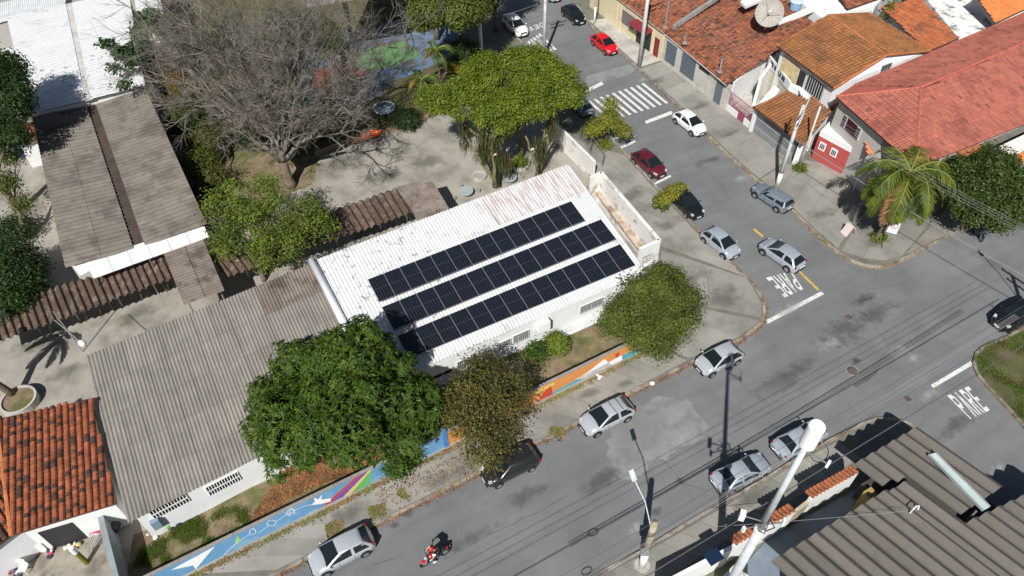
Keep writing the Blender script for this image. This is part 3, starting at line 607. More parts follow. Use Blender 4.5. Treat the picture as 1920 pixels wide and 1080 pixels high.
def canopy(label, c, n, m):
    t = thing('square_canopy', label, 'canopy', Vector((c[0].x, c[0].y, 0)), group='square canopies over the walkways')
    c = [c[0], c[3], c[2], c[1]]
    sheets(t, c, n, 2, 4, .045, m, drop=.06)
    for a, e in ((.1, .1), (.9, .1), (.9, .9), (.1, .9)): p = bil(c, a, e); MB().tube([(p.x, p.y, .1), (p.x, p.y, p.z - .1)], .06, 6).build('post', GALV, t)
canopy('square dark corrugated canopy between the walkway and the classroom block', [G(306, 472, 3.6), G(380, 447, 3.6), G(421, 545, 3.4), G(345, 572, 3.4)], 5, FIBRE_D)
canopy('square brown corrugated canopy against the white panelled roof', [G(744, 350, 3.7), G(808, 335, 3.7), G(842, 392, 3.5), G(782, 413, 3.5)], 5, FIBRE_D)
# ---- painted mural wall
MW = [G(-40, 1270, 0), G(350, 1079, 0), G(1222, 650, 0)]
mw = thing('mural_wall', 'low street wall painted with a blue and orange mural along the pavement', 'wall', G(700, 907, 0))
MZ = 1.65
MBLUE = mat('mural_blue', (0.13, 0.30, 0.50), .8, .08, .8, 6.0, (0.20, 0.36, 0.50), .3, .8); MBLU2 = mat('mural_deep_blue', (0.05, 0.20, 0.50), .8, .08); MORG = mat('mural_orange', (.62, .27, .08), .8, .06)
MTEAL = mat('mural_teal', (.05, .36, .50), .8, .06); MWHT = mat('mural_white', (.82, .82, .82), .8, .03); MRED = mat('mural_red', (.55, .06, .03), .8, .05); MPUR = mat('mural_purple', (.17, .09, .36), .8, .05)
MYEL = mat('mural_yellow', (.74, .50, .14), .8, .05); MGRN = mat('mural_green', (.12, .42, .13), .8, .05); COPE = mat('wall_coping', (.27, .25, .23), .9, .2, 1.5, 9.0)
mdir = (MW[2] - MW[0]).normalized(); mn = Vector((mdir.y, -mdir.x, 0)); mA = MW[2] - mdir * 60; mB = MW[2]
def mface(s, z, o): p = mA + mdir * s + mn * o; return Vector((p.x, p.y, z))
sB = (mB - mA).length; sp1 = onwall(mA, mB, 837, 835)[0]; sp2 = onwall(mA, mB, 850, 826)[0]
def mseg(s0, s1, m, nm='wall'):
    q = [mface(s0, 0, 0), mface(s1, 0, 0), mface(s1, 0, -.18), mface(s0, 0, -.18)]; MB().prism([(p.x, p.y) for p in q], .1, MZ).build(nm, m, mw)
mseg(0, sp1, MBLUE); mseg(sp1, sB, MORG)
s = 5.0
while s < sB - .5:
    q = [mface(s + .01, 0, .008), mface(s + 1.49, 0, .008), mface(s + 1.49, 0, -.19), mface(s + .01, 0, -.19)]; MB().prism([(p.x, p.y) for p in q], MZ + .002, MZ + .06).build('coping_stone', COPE, mw); s += 1.5
def mpaint(px, m, name, o=.004):
    pts = []
    for x, y in px: a, z = onwall(mA, mB, x, y); pts.append(mface(a, min(max(z, .16), MZ - .01), o))
    MB().add(pts, [tuple(range(len(pts)))]).build(name, m, mw)
mpaint([(604, 955), (617, 947), (678, 885), (664, 888)], MRED, 'painted_stripe'); mpaint([(617, 947), (645, 935), (690, 880), (678, 885)], MPUR, 'painted_stripe')
mpaint([(645, 935), (660, 927), (697, 876), (690, 880)], MYEL, 'painted_stripe'); mpaint([(660, 927), (695, 910), (697, 876)], MGRN, 'painted_stripe')
mpaint([(320, 1069), (403, 1024), (381, 1050), (367, 1068), (362, 1060)], MWHT, 'painted_paper_plane')
mpaint([(582, 947), (594, 938), (620, 934), (620, 940), (600, 945)], MWHT, 'painted_dove', .005); mpaint([(591, 942), (588, 933), (597, 936), (604, 927), (601, 942)], MWHT, 'painted_wing', .006)
mpaint([(440, 1019), (444, 1004), (450, 1010), (447, 1018)], mat('mural_lime', (.3, .55, .12), .8, .05), 'painted_leaf')
def mline(px, w=.035, m=MWHT, name='painted_outline'):
    mb = MB()
    for (x0, y0), (x1, y1) in zip(px, px[1:]):
        a, z = onwall(mA, mB, x0, y0); b2, z2 = onwall(mA, mB, x1, y1); d = Vector((b2 - a, z2 - z)); d = d.normalized() * w / 2 if d.length > 0 else Vector((0, 0)); nx, nz = -d.y, d.x
        mb.add([mface(a + nx, z + nz, .005), mface(b2 + nx, z2 + nz, .005), mface(b2 - nx, z2 - nz, .005), mface(a - nx, z - nz, .005)], [(0, 1, 2, 3)])
    mb.build(name, m, mw)
mline([(420, 1040), (446, 1015), (468, 1002)]); mline([(468, 1002), (468, 996), (474, 990), (479, 994), (480, 1000), (468, 1003)]); mline([(484, 999), (505, 985), (500, 983), (503, 977), (510, 975), (518, 977), (515, 985), (505, 986)])
mline([(520, 977), (538, 963)]); mline([(536, 962), (545, 953), (554, 957), (542, 967), (536, 962), (553, 962), (545, 951), (542, 967)]); mline([(554, 956), (570, 949), (584, 946)])
mpaint([(1010, 758), (1032, 745), (1036, 745), (1033, 722), (1020, 735)], MRED, 'painted_flower'); mpaint([(1033, 745), (1033, 738), (1083, 711), (1094, 711)], MTEAL, 'painted_water')
mpaint([(1081, 712), (1108, 693), (1133, 673), (1147, 688), (1166, 682), (1168, 676), (1092, 713)], MWHT, 'painted_paper_boat'); mpaint([(1080, 711), (1092, 713), (1167, 676), (1165, 666), (1140, 680)], MWHT, 'painted_hull')
mpaint([(1166, 678), (1167, 667), (1205, 648), (1228, 640), (1228, 650), (1222, 652)], MTEAL, 'painted_water'); mpaint([(1154, 671), (1154, 663), (1162, 660), (1160, 669)], MRED, 'painted_flag')
mpaint([(1000, 742), (1040, 721), (1040, 716), (1000, 735)], MYEL, 'painted_border')
MB().prism([(p.x, p.y) for p in (mface(sp1 - .15, 0, .05), mface(sp1 + .15, 0, .05), mface(sp1 + .15, 0, -.23), mface(sp1 - .15, 0, -.23))], .1, MZ + .25).build('pillar', MBLU2, mw)

random.seed(11)
# ---- stains, dust and cracks lying on the ground
def stainmat(name, col, dens=.6, nscale=1.5):
    m = bpy.data.materials.new(name); m.use_nodes = True; nt = m.node_tree; N = nt.nodes; L = nt.links; b = N['Principled BSDF']; b.inputs['Base Color'].default_value = (*col, 1); b.inputs['Roughness'].default_value = .9
    tc = N.new('ShaderNodeTexCoord'); ln = N.new('ShaderNodeVectorMath'); ln.operation = 'LENGTH'; L.new(tc.outputs['Object'], ln.inputs[0])
    ge = N.new('ShaderNodeNewGeometry'); nz = N.new('ShaderNodeTexNoise'); nz.inputs['Scale'].default_value = nscale; nz.inputs['Detail'].default_value = 7; nz.inputs['Roughness'].default_value = .68; L.new(ge.outputs['Position'], nz.inputs['Vector'])
    a = N.new('ShaderNodeMath'); a.operation = 'SUBTRACT'; L.new(nz.outputs['Fac'], a.inputs[0]); k = N.new('ShaderNodeMath'); k.operation = 'MULTIPLY'; k.inputs[1].default_value = .42; L.new(ln.outputs['Value'], k.inputs[0]); L.new(k.outputs[0], a.inputs[1])
    r = N.new('ShaderNodeMapRange'); r.inputs['From Min'].default_value = .18; r.inputs['From Max'].default_value = .45; r.inputs['To Max'].default_value = dens; L.new(a.outputs[0], r.inputs['Value'])
    tr = N.new('ShaderNodeBsdfTransparent'); ms = N.new('ShaderNodeMixShader'); L.new(r.outputs[0], ms.inputs[0]); L.new(tr.outputs[0], ms.inputs[1]); L.new(b.outputs[0], ms.inputs[2]); L.new(ms.outputs[0], N['Material Output'].inputs['Surface']); return m
ST_D = stainmat('dark_stain', (.085, .085, .08)); ST_L = stainmat('pale_dust', (.42, .42, .41), .55, 2.2); ST_O = stainmat('oil_stain', (.06, .06, .062), .34, 1.2); ST_G = stainmat('damp_stain', (.13, .125, .10), .42, .8); ST_P = stainmat('worn_patch', (.26, .262, .255), .45, .6)
sr = struct('ground_stains'); SK_ = [0]
def stain(px, r, m, ry=None, rot=28.5, z=.006):
    SK_[0] += 1; p = G(px[0], px[1], z + .0006 * SK_[0] % .003); me = bpy.data.meshes.new('stain'); me.from_pydata([(-1, -1, 0), (1, -1, 0), (1, 1, 0), (-1, 1, 0)], [], [(0, 1, 2, 3)]); me.materials.append(m)
    o = link(me, 'stain', sr); o.location = (p.x, p.y, z + .0004 * (SK_[0] % 8)); o.scale = (r, ry or r, 1); o.rotation_euler = (0, 0, rad(rot))
for px, r, ry in [((1690, 655), 1.6, .6), ((1715, 670), .9, .4), ((1390, 335), 1.2, .6), ((1205, 150), 1.0, .5), ((1280, 822), 1.5, .6), ((1740, 740), 1.6, .5), ((1480, 580), 2.2, .8), ((1193, 990), .9, .5), ((1870, 880), 1.2, .4), ((1560, 640), 2.5, .8)]: stain(px, r, ST_L, ry)
for px, r, ry in [((1580, 620), 3.0, 1.6), ((1570, 650), .5, .3), ((1605, 677), .6, .35), ((1640, 590), 3, 1.0), ((1130, 900), 2.4, 1.0), ((990, 930), 2.5, .8), ((1480, 700), 3.5, .9), ((765, 962), .5, .4), ((740, 985), .4, .3), ((1275, 900), .5, .3), ((1230, 960), .6, .4), ((1150, 350), 2, .6), ((1330, 300), 2.5, .6), ((880, 1010), 3, .6), ((1790, 800), 2.5, .7), ((1620, 560), 1.8, .6)]: stain(px, r, ST_O, ry)
for px, r, ry in [((1180, 800), 3.5, 2.6), ((1430, 760), 4.5, 2.0), ((1000, 880), 3.0, 1.0), ((1750, 540), 4.5, 2.0), ((1500, 620), 4, 1.6), ((1250, 330), 3.5, 1.0), ((900, 980), 4, 1.0), ((1700, 790), 3.5, 1.2)]: stain(px, r, ST_P, ry)
for px, r, ry in [((1190, 365), 2.6, 1.0), ((1250, 420), 2.2, .9), ((1300, 520), 2.0, 1.2), ((1360, 560), 2.5, 1.4), ((1205, 300), 1.6, .8), ((1230, 150), 1.6, .7), ((1310, 200), 1.8, .7), ((1370, 250), 1.6, .6), ((1540, 400), 2, 1), ((1640, 450), 2.2, 1.0), ((830, 900), 2.6, .8), ((650, 965), 2.0, .8), ((900, 860), 2, .7), ((1100, 740), 1.6, .5), ((1400, 940), 2, .6), ((1120, 1085), 2, .6), ((1170, 720), 1.2, .5)]: stain(px, r, ST_G, ry, z=KZ + .013)
for px, r in [((640, 300), 3.5), ((800, 300), 3), ((720, 330), 2.5), ((70, 640), 2.5), ((250, 590), 2), ((120, 700), 2)]: stain(px, r, ST_G, r * .6, z=KZ + .008)
def crack(px, w=.025, z=.0075, m=ASPH_D):
    P = pxs(px, z); fine = [P[0]]
    for a, b_ in zip(P, P[1:]):
        k = max(2, int((b_ - a).length / .5))
        for i in range(1, k + 1): fine.append(a.lerp(b_, i / k) + Vector((random.gauss(0, .05), random.gauss(0, .05), 0)))
    mb = MB()
    for a, b_ in zip(fine, fine[1:]): d = (b_ - a).normalized() * w * random.uniform(.6, 1.3); n = Vector((-d.y, d.x, 0)); mb.add([a + n, b_ + n, b_ - n, a - n], [(0, 1, 2, 3)])
    mb.build('crack', m, rm)
for l in ([(1288, 285), (1320, 320), (1350, 345), (1380, 385)], [(1630, 570), (1636, 610), (1655, 630), (1665, 655), (1650, 670)], [(1240, 860), (1270, 895), (1290, 920), (1300, 940)], [(1270, 905), (1330, 920)], [(1085, 120), (1090, 150), (1095, 175)], [(1550, 560), (1575, 570), (1620, 545), (1700, 530)], [(830, 1050), (920, 1000), (1010, 960), (1060, 930)], [(1440, 790), (1480, 830)], [(1590, 755), (1605, 775)], [(700, 1060), (760, 1040)], [(1640, 590), (1700, 565)]): crack(l, .018)
# ================================================================== HOUSES ALONG THE CROSS STREET
def gutter(parent, a, b_, r=.07, m=None): MB().tube([a, b_], r, 6).build('gutter', m or WPOLE, parent)
# cream house with the awning
H0 = thing('cream_row_house', 'cream row house with a maroon awning and red door under old clay tiles', 'house', G(1215, 70, 0))
E0, E1 = G(1118, -30, 3.3), G(1244, 62, 3.3); F1, F0 = G(1352, -2, 5.0), G(1235, -95, 5.0)
tiles(H0, [E1, E0, F0, F1], .26, .42, TILE_D)
walls(H0, [E1, E0, F0 - Vector((0, 0, .3)), F1 - Vector((0, 0, .3))], .1, CREAM, inset=.45, zd=.15)
hA, hB = G(1166, 30, 0), G(1240, 115, 0)
u0 = (G(1360, 206, 0) - G(1240, 115, 0)).normalized(); hA = G(1240, 115, 0) - u0 * 14
def fac(parent, px, m, name, out=.05, th=.08, z0=None, z1=None, A=None, B=None):
    A = A or hA; B = B or (hA + u0 * 40); s = [onwall(A, B, x, y) for x, y in px]
    a, c = min(q[0] for q in s), max(q[0] for q in s); zl, zh = min(q[1] for q in s), max(q[1] for q in s)
    return wbox(parent, A, B, a, c, zl if z0 is None else z0, zh if z1 is None else z1, m, name, out, th)
fB = hA + u0 * 14; wallseg(H0, hA + Vector((0, 0, 0)), fB, .1, 3.05, .2, CREAM)
mar = mat('maroon_paint', (.20, .03, .04), .6, .08)
fac(H0, [(1228, 85), (1236, 95)], mar, 'door', .14, .1, .15, 2.2)
fac(H0, [(1195, 62), (1222, 86)], DARK, 'shop_opening', .12, .06, .15, 2.4)
fac(H0, [(1168, 30), (1190, 52)], IRON, 'window_grille', .13, .06, 1.1, 2.6)
s0 = onwall(hA, fB, 1192, 40)[0]; s1 = onwall(hA, fB, 1222, 66)[0]; n0 = Vector((u0.y, -u0.x, 0))
aw = [hA + u0 * s0 + Vector((0, 0, 2.7)) + n0 * .1, hA + u0 * (s1 + .3) + Vector((0, 0, 2.7)) + n0 * .1, hA + u0 * (s1 + .3) + Vector((0, 0, 2.3)) + n0 * 1.1, hA + u0 * s0 + Vector((0, 0, 2.3)) + n0 * 1.1]
MB().slab(aw, .04).build('awning', mar, H0)
for px in ((1158, 22), (1164, 30), (1192, 55), (1224, 82), (1240, 100)): s = onwall(hA, fB, *px)[0]; wbox(H0, hA, fB, s - .15, s + .15, .1, 3.05, CREAM, 'pilaster', .2, .2)
gutter(H0, E0 + Vector((0, 0, .02)), E1 + Vector((0, 0, .02)), .05)
# long house with the grey shutters
H1 = thing('shutter_row_house', 'long stone-fronted house with three grey shutters under old clay tiles', 'house', G(1330, 140, 0))
a0, a1, a2, a3 = G(1246, 64, 3.1), G(1361, 160, 2.9), G(1532, 42, 5.6), G(1405, -52, 5.6)
tiles(H1, [a1, a0, a3, a2], .26, .40, TILE_D)
walls(H1, [a1, a0, a3 - Vector((0, 0, .3)), a2 - Vector((0, 0, .3))], .1, WHITE, inset=1.0, zd=.15)
wA, wB = G(1241, 116, 0), G(1360, 208, 0); wallseg(H1, wA, wB, .1, 2.8, .22, STONEW)
H1A, H1B = wA, wB
for px in ([(1249, 103), (1270, 100)], [(1277, 128), (1303, 140)]): fac(H1, px, SHUT, 'roller_shutter', .14, .06, .55 if 1 else 0, 2.75, wA, wB)
fac(H1, [(1341, 175), (1353, 185)], SHUT, 'roller_shutter', .14, .06, .2, 2.7, wA, wB); fac(H1, [(1312, 128), (1331, 143)], DARK, 'slot_window', .14, .06, 2.3, 2.75, wA, wB)
for px in ([(1249, 103), (1270, 100)], [(1277, 128), (1303, 140)]):
    s = [onwall(wA, wB, x, y)[0] for x, y in px]
    for zz in (.8, 1.15, 1.5, 1.85, 2.2, 2.55): wbox(H1, wA, wB, min(s), max(s), zz, zz + .03, DARK, 'shutter_slat', .155, .02)
gutter(H1, a0, a1 + Vector((0, 0, .02)), .06)
# parapets
for lb, p0, p1, h, m in (('grey mouldy parapet running up the clay roofs between the two row houses', (1262, 55, 3.45), (1350, -4, 5.3), .45, COPE), ('white parapet crossing the clay roof beside the big dish', (1450, 52, 4.6), (1526, 20, 5.8), .55, WHITE)):
    t = thing('parapet', lb, 'parapet', G(p0[0], p0[1], 0)); A, B = G(*p0), G(*p1); u = (B - A); L = u.length; d = Vector((-u.y, u.x, 0)).normalized() * .16
    q = [A - d, B - d, B + d, A + d]; MB().add([tuple(p) for p in q] + [tuple(p + Vector((0, 0, h))) for p in q], [(3, 2, 1, 0), (4, 5, 6, 7), (0, 1, 5, 4), (1, 2, 6, 5), (2, 3, 7, 6), (3, 0, 4, 7)]).build('coping', m, t)
for px, z, h, lb in (((1283, 81), 3.6, .9, 'thin metal flue on the clay roof nearer the parapet'), ((1349, 135), 3.4, 1.5, 'rusty metal flue on the clay roof above the last shutter'), ((1247, 52), 3.5, 3.0, 'tall thin mast on the clay roof beside the grey parapet')):
    p = G(px[0], px[1], z); t = thing('flue_pipe', lb, 'pipe', p); MB().tube([p - Vector((0, 0, .2)), p + Vector((0, 0, h))], .09, 8).build('pipe', GALV, t); MB().tube([p + Vector((0, 0, h)), p + Vector((0, 0, h + .12))], .14, 8).build('cap', IRON, t); MB().box(p + Vector((0, 0, .02)), (.45, .45, .1)).build('flashing', COPE, t)
# satellite dish
dp = G(1442, 26, 6.6); t = thing('satellite_dish', 'big round mesh satellite dish standing on the clay roof', 'satellite dish', dp)
V = []; F = []; nr_, nt_ = 8, 36; ax = Vector((-.25, -.75, .62)).normalized(); ux = ax.orthogonal().normalized(); uy = ax.cross(ux); RD = 1.35
for i in range(nr_ + 1):
    for k in range(nt_): a = 2 * math.pi * k / nt_; r = RD * (i + .02) / nr_; V.append(dp + ux * math.cos(a) * r + uy * math.sin(a) * r + ax * (.28 * r * r))
for i in range(nr_):
    for k in range(nt_): F.append((i * nt_ + k, i * nt_ + (k + 1) % nt_, (i + 1) * nt_ + (k + 1) % nt_, (i + 1) * nt_ + k))
MB().add(V, F).build('dish', mat('dish_mesh', (.40, .37, .33), .8, .1), t, smooth=True)
mb = MB()
for k in range(18): a = 2 * math.pi * k / 18; mb.tube([dp + (ux * math.cos(a) + uy * math.sin(a)) * .05 + ax * .01, dp + (ux * math.cos(a) + uy * math.sin(a)) * RD * .55 + ax * (.28 * (RD * .55) ** 2 + .01), dp + (ux * math.cos(a) + uy * math.sin(a)) * RD + ax * (.28 * RD * RD + .01)], .012, 3)
mb.build('rib', mat('dish_rib', (.3, .28, .25), .8, .1), t)
mb = MB(); top = dp + ax * 1.05
for k in range(3): a = 2 * math.pi * k / 3; mb.tube([dp + (ux * math.cos(a) + uy * math.sin(a)) * RD * .8 + ax * .3, top], .02, 4)
mb.build('feed_leg', GALV, t); MB().ball(top, .10).build('feed_horn', PURE, t); MB().tube([dp - ax * .02, dp - Vector((0, 0, 1.7))], .07, 8).build('mast', GALV, t)
# two storey house with the brown gable roof
H2 = thing('gable_house', 'two-storey white house under a brown clay gable roof', 'house', G(1600, 150, 0))
z1_, zr_ = 6.2, 7.4
b0, b1 = G(1456, 86, z1_), G(1563, 166, z1_); r0, r1 = G(1555, 28, zr_), G(1663, 103, zr_); c0, c1 = G(1629, 24, z1_ + .2), G(1745, 95, z1_ + .2)
tiles(H2, [b1, b0, r0, r1], .34, .45, TILE_B, arch=.12, wf=.74); tiles(H2, [c0, c1, r1, r0], .30, .40, TILE_B, wf=.78, arch=.09)
ridge(H2, r0, r1); ridge(H2, b1, r1); ridge(H2, r1, c1); ridge(H2, b0, r0)
gt = [b0 + Vector((0, 0, -.15)), b1 + Vector((0, 0, -.15)), c1 + Vector((0, 0, -.15)), c0 + Vector((0, 0, -.15))]
walls(H2, gt, .1, WHITE, inset=.55, zd=.1)
gA, gC = inset(gt, .52)[1], inset(gt, .52)[2]; rr = r1 + (G(1600, 60, zr_) - r1).normalized() * .5
MB().add([tuple(gA), tuple(gC), (rr.x, rr.y, zr_ - .12)] + [tuple(p + Vector((-.1, .2, 0))) for p in (gA, gC)] + [(rr.x - .1, rr.y + .2, zr_ - .12)], [(0, 1, 2), (3, 5, 4), (0, 2, 5, 3), (1, 4, 5, 2)]).build('gable_wall', WHITE, H2)
gA0, gC0 = Vector((gA.x, gA.y, 0)), Vector((gC.x, gC.y, 0))
window(H2, gA0, gC0, (1650, 134), (1672, 117), 3, 6, glass=DARK)
fa, fb = [Vector((p.x, p.y, 0)) for p in inset(gt, .52)[:2]]
window(H2, fb, fa, (1520, 148), (1544, 166), 3, 7, glass=DARK) if 0 else None
s_ = [onwall(fa, fb, 1518, 140)[0], onwall(fa, fb, 1547, 163)[0]]; wf = wbox(H2, fa, fb, s_[0], s_[1], 4.1, 5.5, DARK, 'window', -.0 + .06, .06)
mb = MB(); uu = (fb - fa).normalized(); nn = Vector((uu.y, -uu.x, 0))
for k in range(8): p = fa + uu * (s_[0] + (s_[1] - s_[0]) * k / 7) + nn * .1; mb.tube([(p.x, p.y, 4.1), (p.x, p.y, 5.5)], .02, 4)
mb.build('window_bars', WHITE, wf)
s_ = [onwall(fa, fb, 1470, 105)[0], onwall(fa, fb, 1500, 130)[0]]
for i in range(5):
    for j in range(4): wbox(H2, fa, fb, s_[0] + (s_[1] - s_[0]) * i / 5 + .02, s_[0] + (s_[1] - s_[0]) * (i + 1) / 5 - .02, 3.6 + j * .5, 4.07 + j * .5, mat('sandstone', (.62, .50, .28), .9, .2, 2., 9.), 'stone_slab', .06, .08)
wbox(H2, fa, fb, s_[1] + .1, s_[1] + .9, 3.4, 5.4, DARK, 'doorway', .05, .06)
# balcony terrace in front of it
tp = [G(1440, 120, 3.2), G(1468, 96, 3.2), G(1560, 172, 3.2), G(1528, 190, 3.2), G(1478, 170, 3.2)]
tr = thing('terrace', 'cream balcony terrace with a white rail in front of the brown gable house', 'terrace', G(1480, 150, 0))
MB().prism([(p.x, p.y) for p in tp], .1, 3.2).build('floor_slab', mat('terrace_floor', (.60, .54, .42), .9, .1), tr)
wallseg(tr, tp[0], tp[4], 3.2, 4.1, .14, WHITE, 'rail'); wallseg(tr, tp[4], tp[3], 3.2, 4.0, .14, WHITE, 'rail')
A, B = tp[0], tp[4]
for k in range(4): a = A.lerp(B, .12 + k * .18); c = A.lerp(B, .12 + k * .18 + .13); wallseg(tr, a, c, 3.45, 3.9, .18, DARK, 'rail_opening')
q = [G(1499, 168, 3.9), G(1516, 158, 3.9), G(1532, 172, 3.5), G(1506, 190, 3.5)]; MB().slab(q, .08).build('porch_roof', WHITE, tr)
bp = G(1510, 146, 4.4); t = thing('water_drum', 'pale blue water drum on the terrace of the gable house', 'drum', G(1510, 152, 3.2)); MB().tube([(bp.x, bp.y, 3.2), (bp.x, bp.y, 4.2)], .34, 16).build('drum', mat('pale_blue_plastic', (.42, .58, .66), .5, .04), t); MB().tube([(bp.x, bp.y, 4.2), (bp.x, bp.y, 4.26)], .36, 16).build('lid', mat('pale_blue_lid', (.5, .66, .74), .5, .04), t)
# white side walls between the shutter house and the terrace
sw = thing('side_house', 'narrow white house front behind the maroon gate', 'house', G(1400, 190, 0))
q = [G(1367, 170, 2.9), G(1443, 116, 3.6), G(1475, 150, 3.2), G(1420, 205, 2.9)]
wallseg(sw, G(1364, 205, 0), G(1448, 142, 0), .1, 3.0, .16, WHITE, 'wall', 4.0); wallseg(sw, G(1412, 200, 0), G(1448, 158, 0), .1, 3.2, .3, WHITE, 'wall', 4.2)
MB().prism([tuple(p) for p in [G(1425, 190, 2.4), G(1452, 160, 3.0), G(1462, 168, 3.0), G(1440, 196, 2.4)]], .1, None).build('stair_block', WHITE, sw)
MB().poly([G(1366, 208, .16), G(1408, 243, .16), G(1440, 200, .16), G(1404, 172, .16)]).build('porch_floor', CONC_W, sw)
gt_ = thing('maroon_gate', 'maroon iron gate and railing on a low white wall', 'gate', G(1385, 225, 0)); A, B = G(1362, 208, 0), G(1408, 246, 0)
wallseg(gt_, A, A.lerp(B, .42), .1, .8, .14, WHITE); wallseg(gt_, A.lerp(B, .68), B, .1, .8, .14, WHITE)
mb = MB(); u = (B - A); L = u.length; u.normalize()
for k in range(27):
    p = A + u * (L * k / 26); zb_ = .12 if .42 < k / 26 < .68 else .8; mb.tube([(p.x, p.y, zb_), (p.x, p.y, 2.2)], .022, 4)
for zz in (.85, 1.5, 2.2): mb.tube([(A.x, A.y, zz), (B.x, B.y, zz)], .025, 4)
mb.build('bars', mat('maroon_iron', (.30, .07, .13), .6, .1), gt_); wallseg(gt_, A.lerp(B, .43), A.lerp(B, .67), .12, 1.1, .03, mat('maroon_iron', (.30, .07, .13)), 'gate_leaf')
# garage with the brown roof and silver grille
H3 = thing('garage_porch', 'low brown-tiled garage porch behind a silver patterned grille', 'garage', G(1470, 240, 0))
g0, g1, g2, g3 = G(1411, 200, 3.0), G(1506, 272, 3.0), G(1572, 195, 3.9), G(1480, 167, 3.9)
tiles(H3, [g1, g0, g3, G(1516, 190, 3.75), G(1532, 176, 3.9), g2], .34, .42, TILE_B, arch=.12, wf=.74)
fA, fB2 = G(1406, 247, 0), G(1478, 304, 0)
wallseg(H3, fA - (fB2 - fA).normalized() * .1, fA + (fB2 - fA).normalized() * .25, .1, 3.0, .3, WHITE, 'pillar'); wallseg(H3, G(1488, 312, 0), G(1497, 300, 0), .1, 3.0, .45, WHITE, 'pillar')
mb = MB(); u = (fB2 - fA); L = u.length; u.normalize(); n = Vector((u.y, -u.x, 0)) * .02
for k in range(int(L / .16)):
    p = fA + u * (.25 + k * .16); mb.tube([(p.x, p.y, .12), (p.x, p.y, 2.75)], .018, 4)
    for j in range(8):
        c = Vector((p.x + u.x * .08, p.y + u.y * .08, .4 + j * .3)); pts = [c + u * .075 * math.cos(a) + Vector((0, 0, .12 * math.sin(a))) for a in [2 * math.pi * i / 6 for i in range(7)]]; mb.tube(pts, .012, 3, False)
for zz in (.15, .9, 1.8, 2.75): mb.tube([(fA.x, fA.y, zz), (fB2.x, fB2.y, zz)], .03, 4)
mb.build('grille', mat('silver_iron', (.36, .38, .40), .5, .1), H3)
wallseg(H3, G(1511, 285, 0), G(1556, 245, 0), .1, 2.9, .2, WHITE, 'wall', 3.3); MB().poly([G(1410, 245, .17), G(1478, 302, .17), G(1545, 235, .17), G(1480, 195, .17)]).build('floor_slab', CONC, H3)
# two storey house with the red roof
H4 = thing('red_roof_house', 'long two-storey house under a big painted red hip roof with a dark red ground floor', 'house', G(1640, 260, 0))
ze, zr = 6.2, 7.9
e0, e1 = G(1567, 181, ze), G(1718, 314, ze); ap = G(1726, 164, zr); rE = G(2060, 20, zr); sE = G(2060, 178, ze); nE = G(1990, -5, ze - .2); n0_ = G(1600, 160, ze)
tiles(H4, [e1, e0, ap], .26, .42, TILE_R); tiles(H4, [sE, e1, ap, rE], .26, .42, TILE_R); tiles(H4, [n0_, nE, rE, ap], .26, .42, TILE_R)
MB().slab([e0, n0_, ap], .1).build('roof_deck', RIDGE_R, H4)
ridge(H4, ap, rE, RIDGE_R, .14); ridge(H4, e1, ap, RIDGE_R, .13); ridge(H4, e0, ap, RIDGE_R, .12)
ew = e0.lerp(e1, .60); es = ew + (sE - e1); eq = [e0, ew, es, nE]; walls(H4, eq, .1, GREYW, inset=.6, zd=.3); qi = inset(eq, .58)
A, B = Vector((qi[0].x, qi[0].y, 0)), Vector((qi[1].x, qi[1].y, 0))
for p in (e1.lerp(e0, .08), e1.lerp(sE, .2)): MB().box((p.x * .99, p.y + .8, 3.0), (.18, .18, 5.8)).build('column', GREYW, H4)
s_ = [onwall(A, B, 1590, 222)[0], onwall(A, B, 1610, 240)[0]]
fr = wbox(H4, A, B, s_[0] - .45, s_[1] + .45, 3.9, 5.1, mat('white_iron', (.6, .58, .56), .6, .1), 'window_grille', .05, .06); wbox(fr, A, B, s_[0] + .1, s_[1] - .1, 3.95, 5.05, mat('maroon_dark', (.05, .008, .01), .5, .0), 'pane', .065, .03)
mb = MB(); uu = (B - A).normalized(); nn = Vector((uu.y, -uu.x, 0))
for side in (s_[0] - .38, s_[1] + .0):
    for i in range(3):
        for j in range(4): c = A + uu * (side + i * .14 + .03) + nn * .09; mb.box((c.x, c.y, 4.1 + j * .27), (.07, .05, .16), Matrix.Rotation(math.atan2(uu.y, uu.x), 3, 'Z'))
mb.build('grille_openings', DARK, fr, kind='stuff')
# projecting red ground floor
rf = [G(1517, 298, 0), G(1574, 328, 0), G(1616, 302, 0)]
ra, rb = G(1520, 297, 0), G(1577, 329, 0); ua = (rb - ra).normalized(); na = Vector((-ua.y, ua.x, 0))
RB = (ra, rb); back = 3.2
pf = thing('red_porch', 'dark red ground-floor porch wall with two small white windows', 'porch', ra)
q = [ra, rb, rb + (G(1620, 300, 0) - rb).normalized() * 2.4, ra + (G(1552, 262, 0) - ra).normalized() * 2.6]
MB().prism([(p.x, p.y) for p in q], .1, 2.5).build('wall', REDW, pf); MB().prism([(p.x, p.y) for p in q], 2.502, 3.0).build('parapet', WHITE, pf)
for px in ((1543, 272), (1562, 290)):
    s, z = onwall(ra, rb, *px); f = wbox(pf, ra, rb, s - .32, s + .32, 1.3, 2.1, WHITE, 'window', .04, .06); 
    for k in range(3): wbox(f, ra, rb, s - .2 + k * .15, s - .1 + k * .15, 1.45, 1.95, DARK, 'pane', .05, .02)
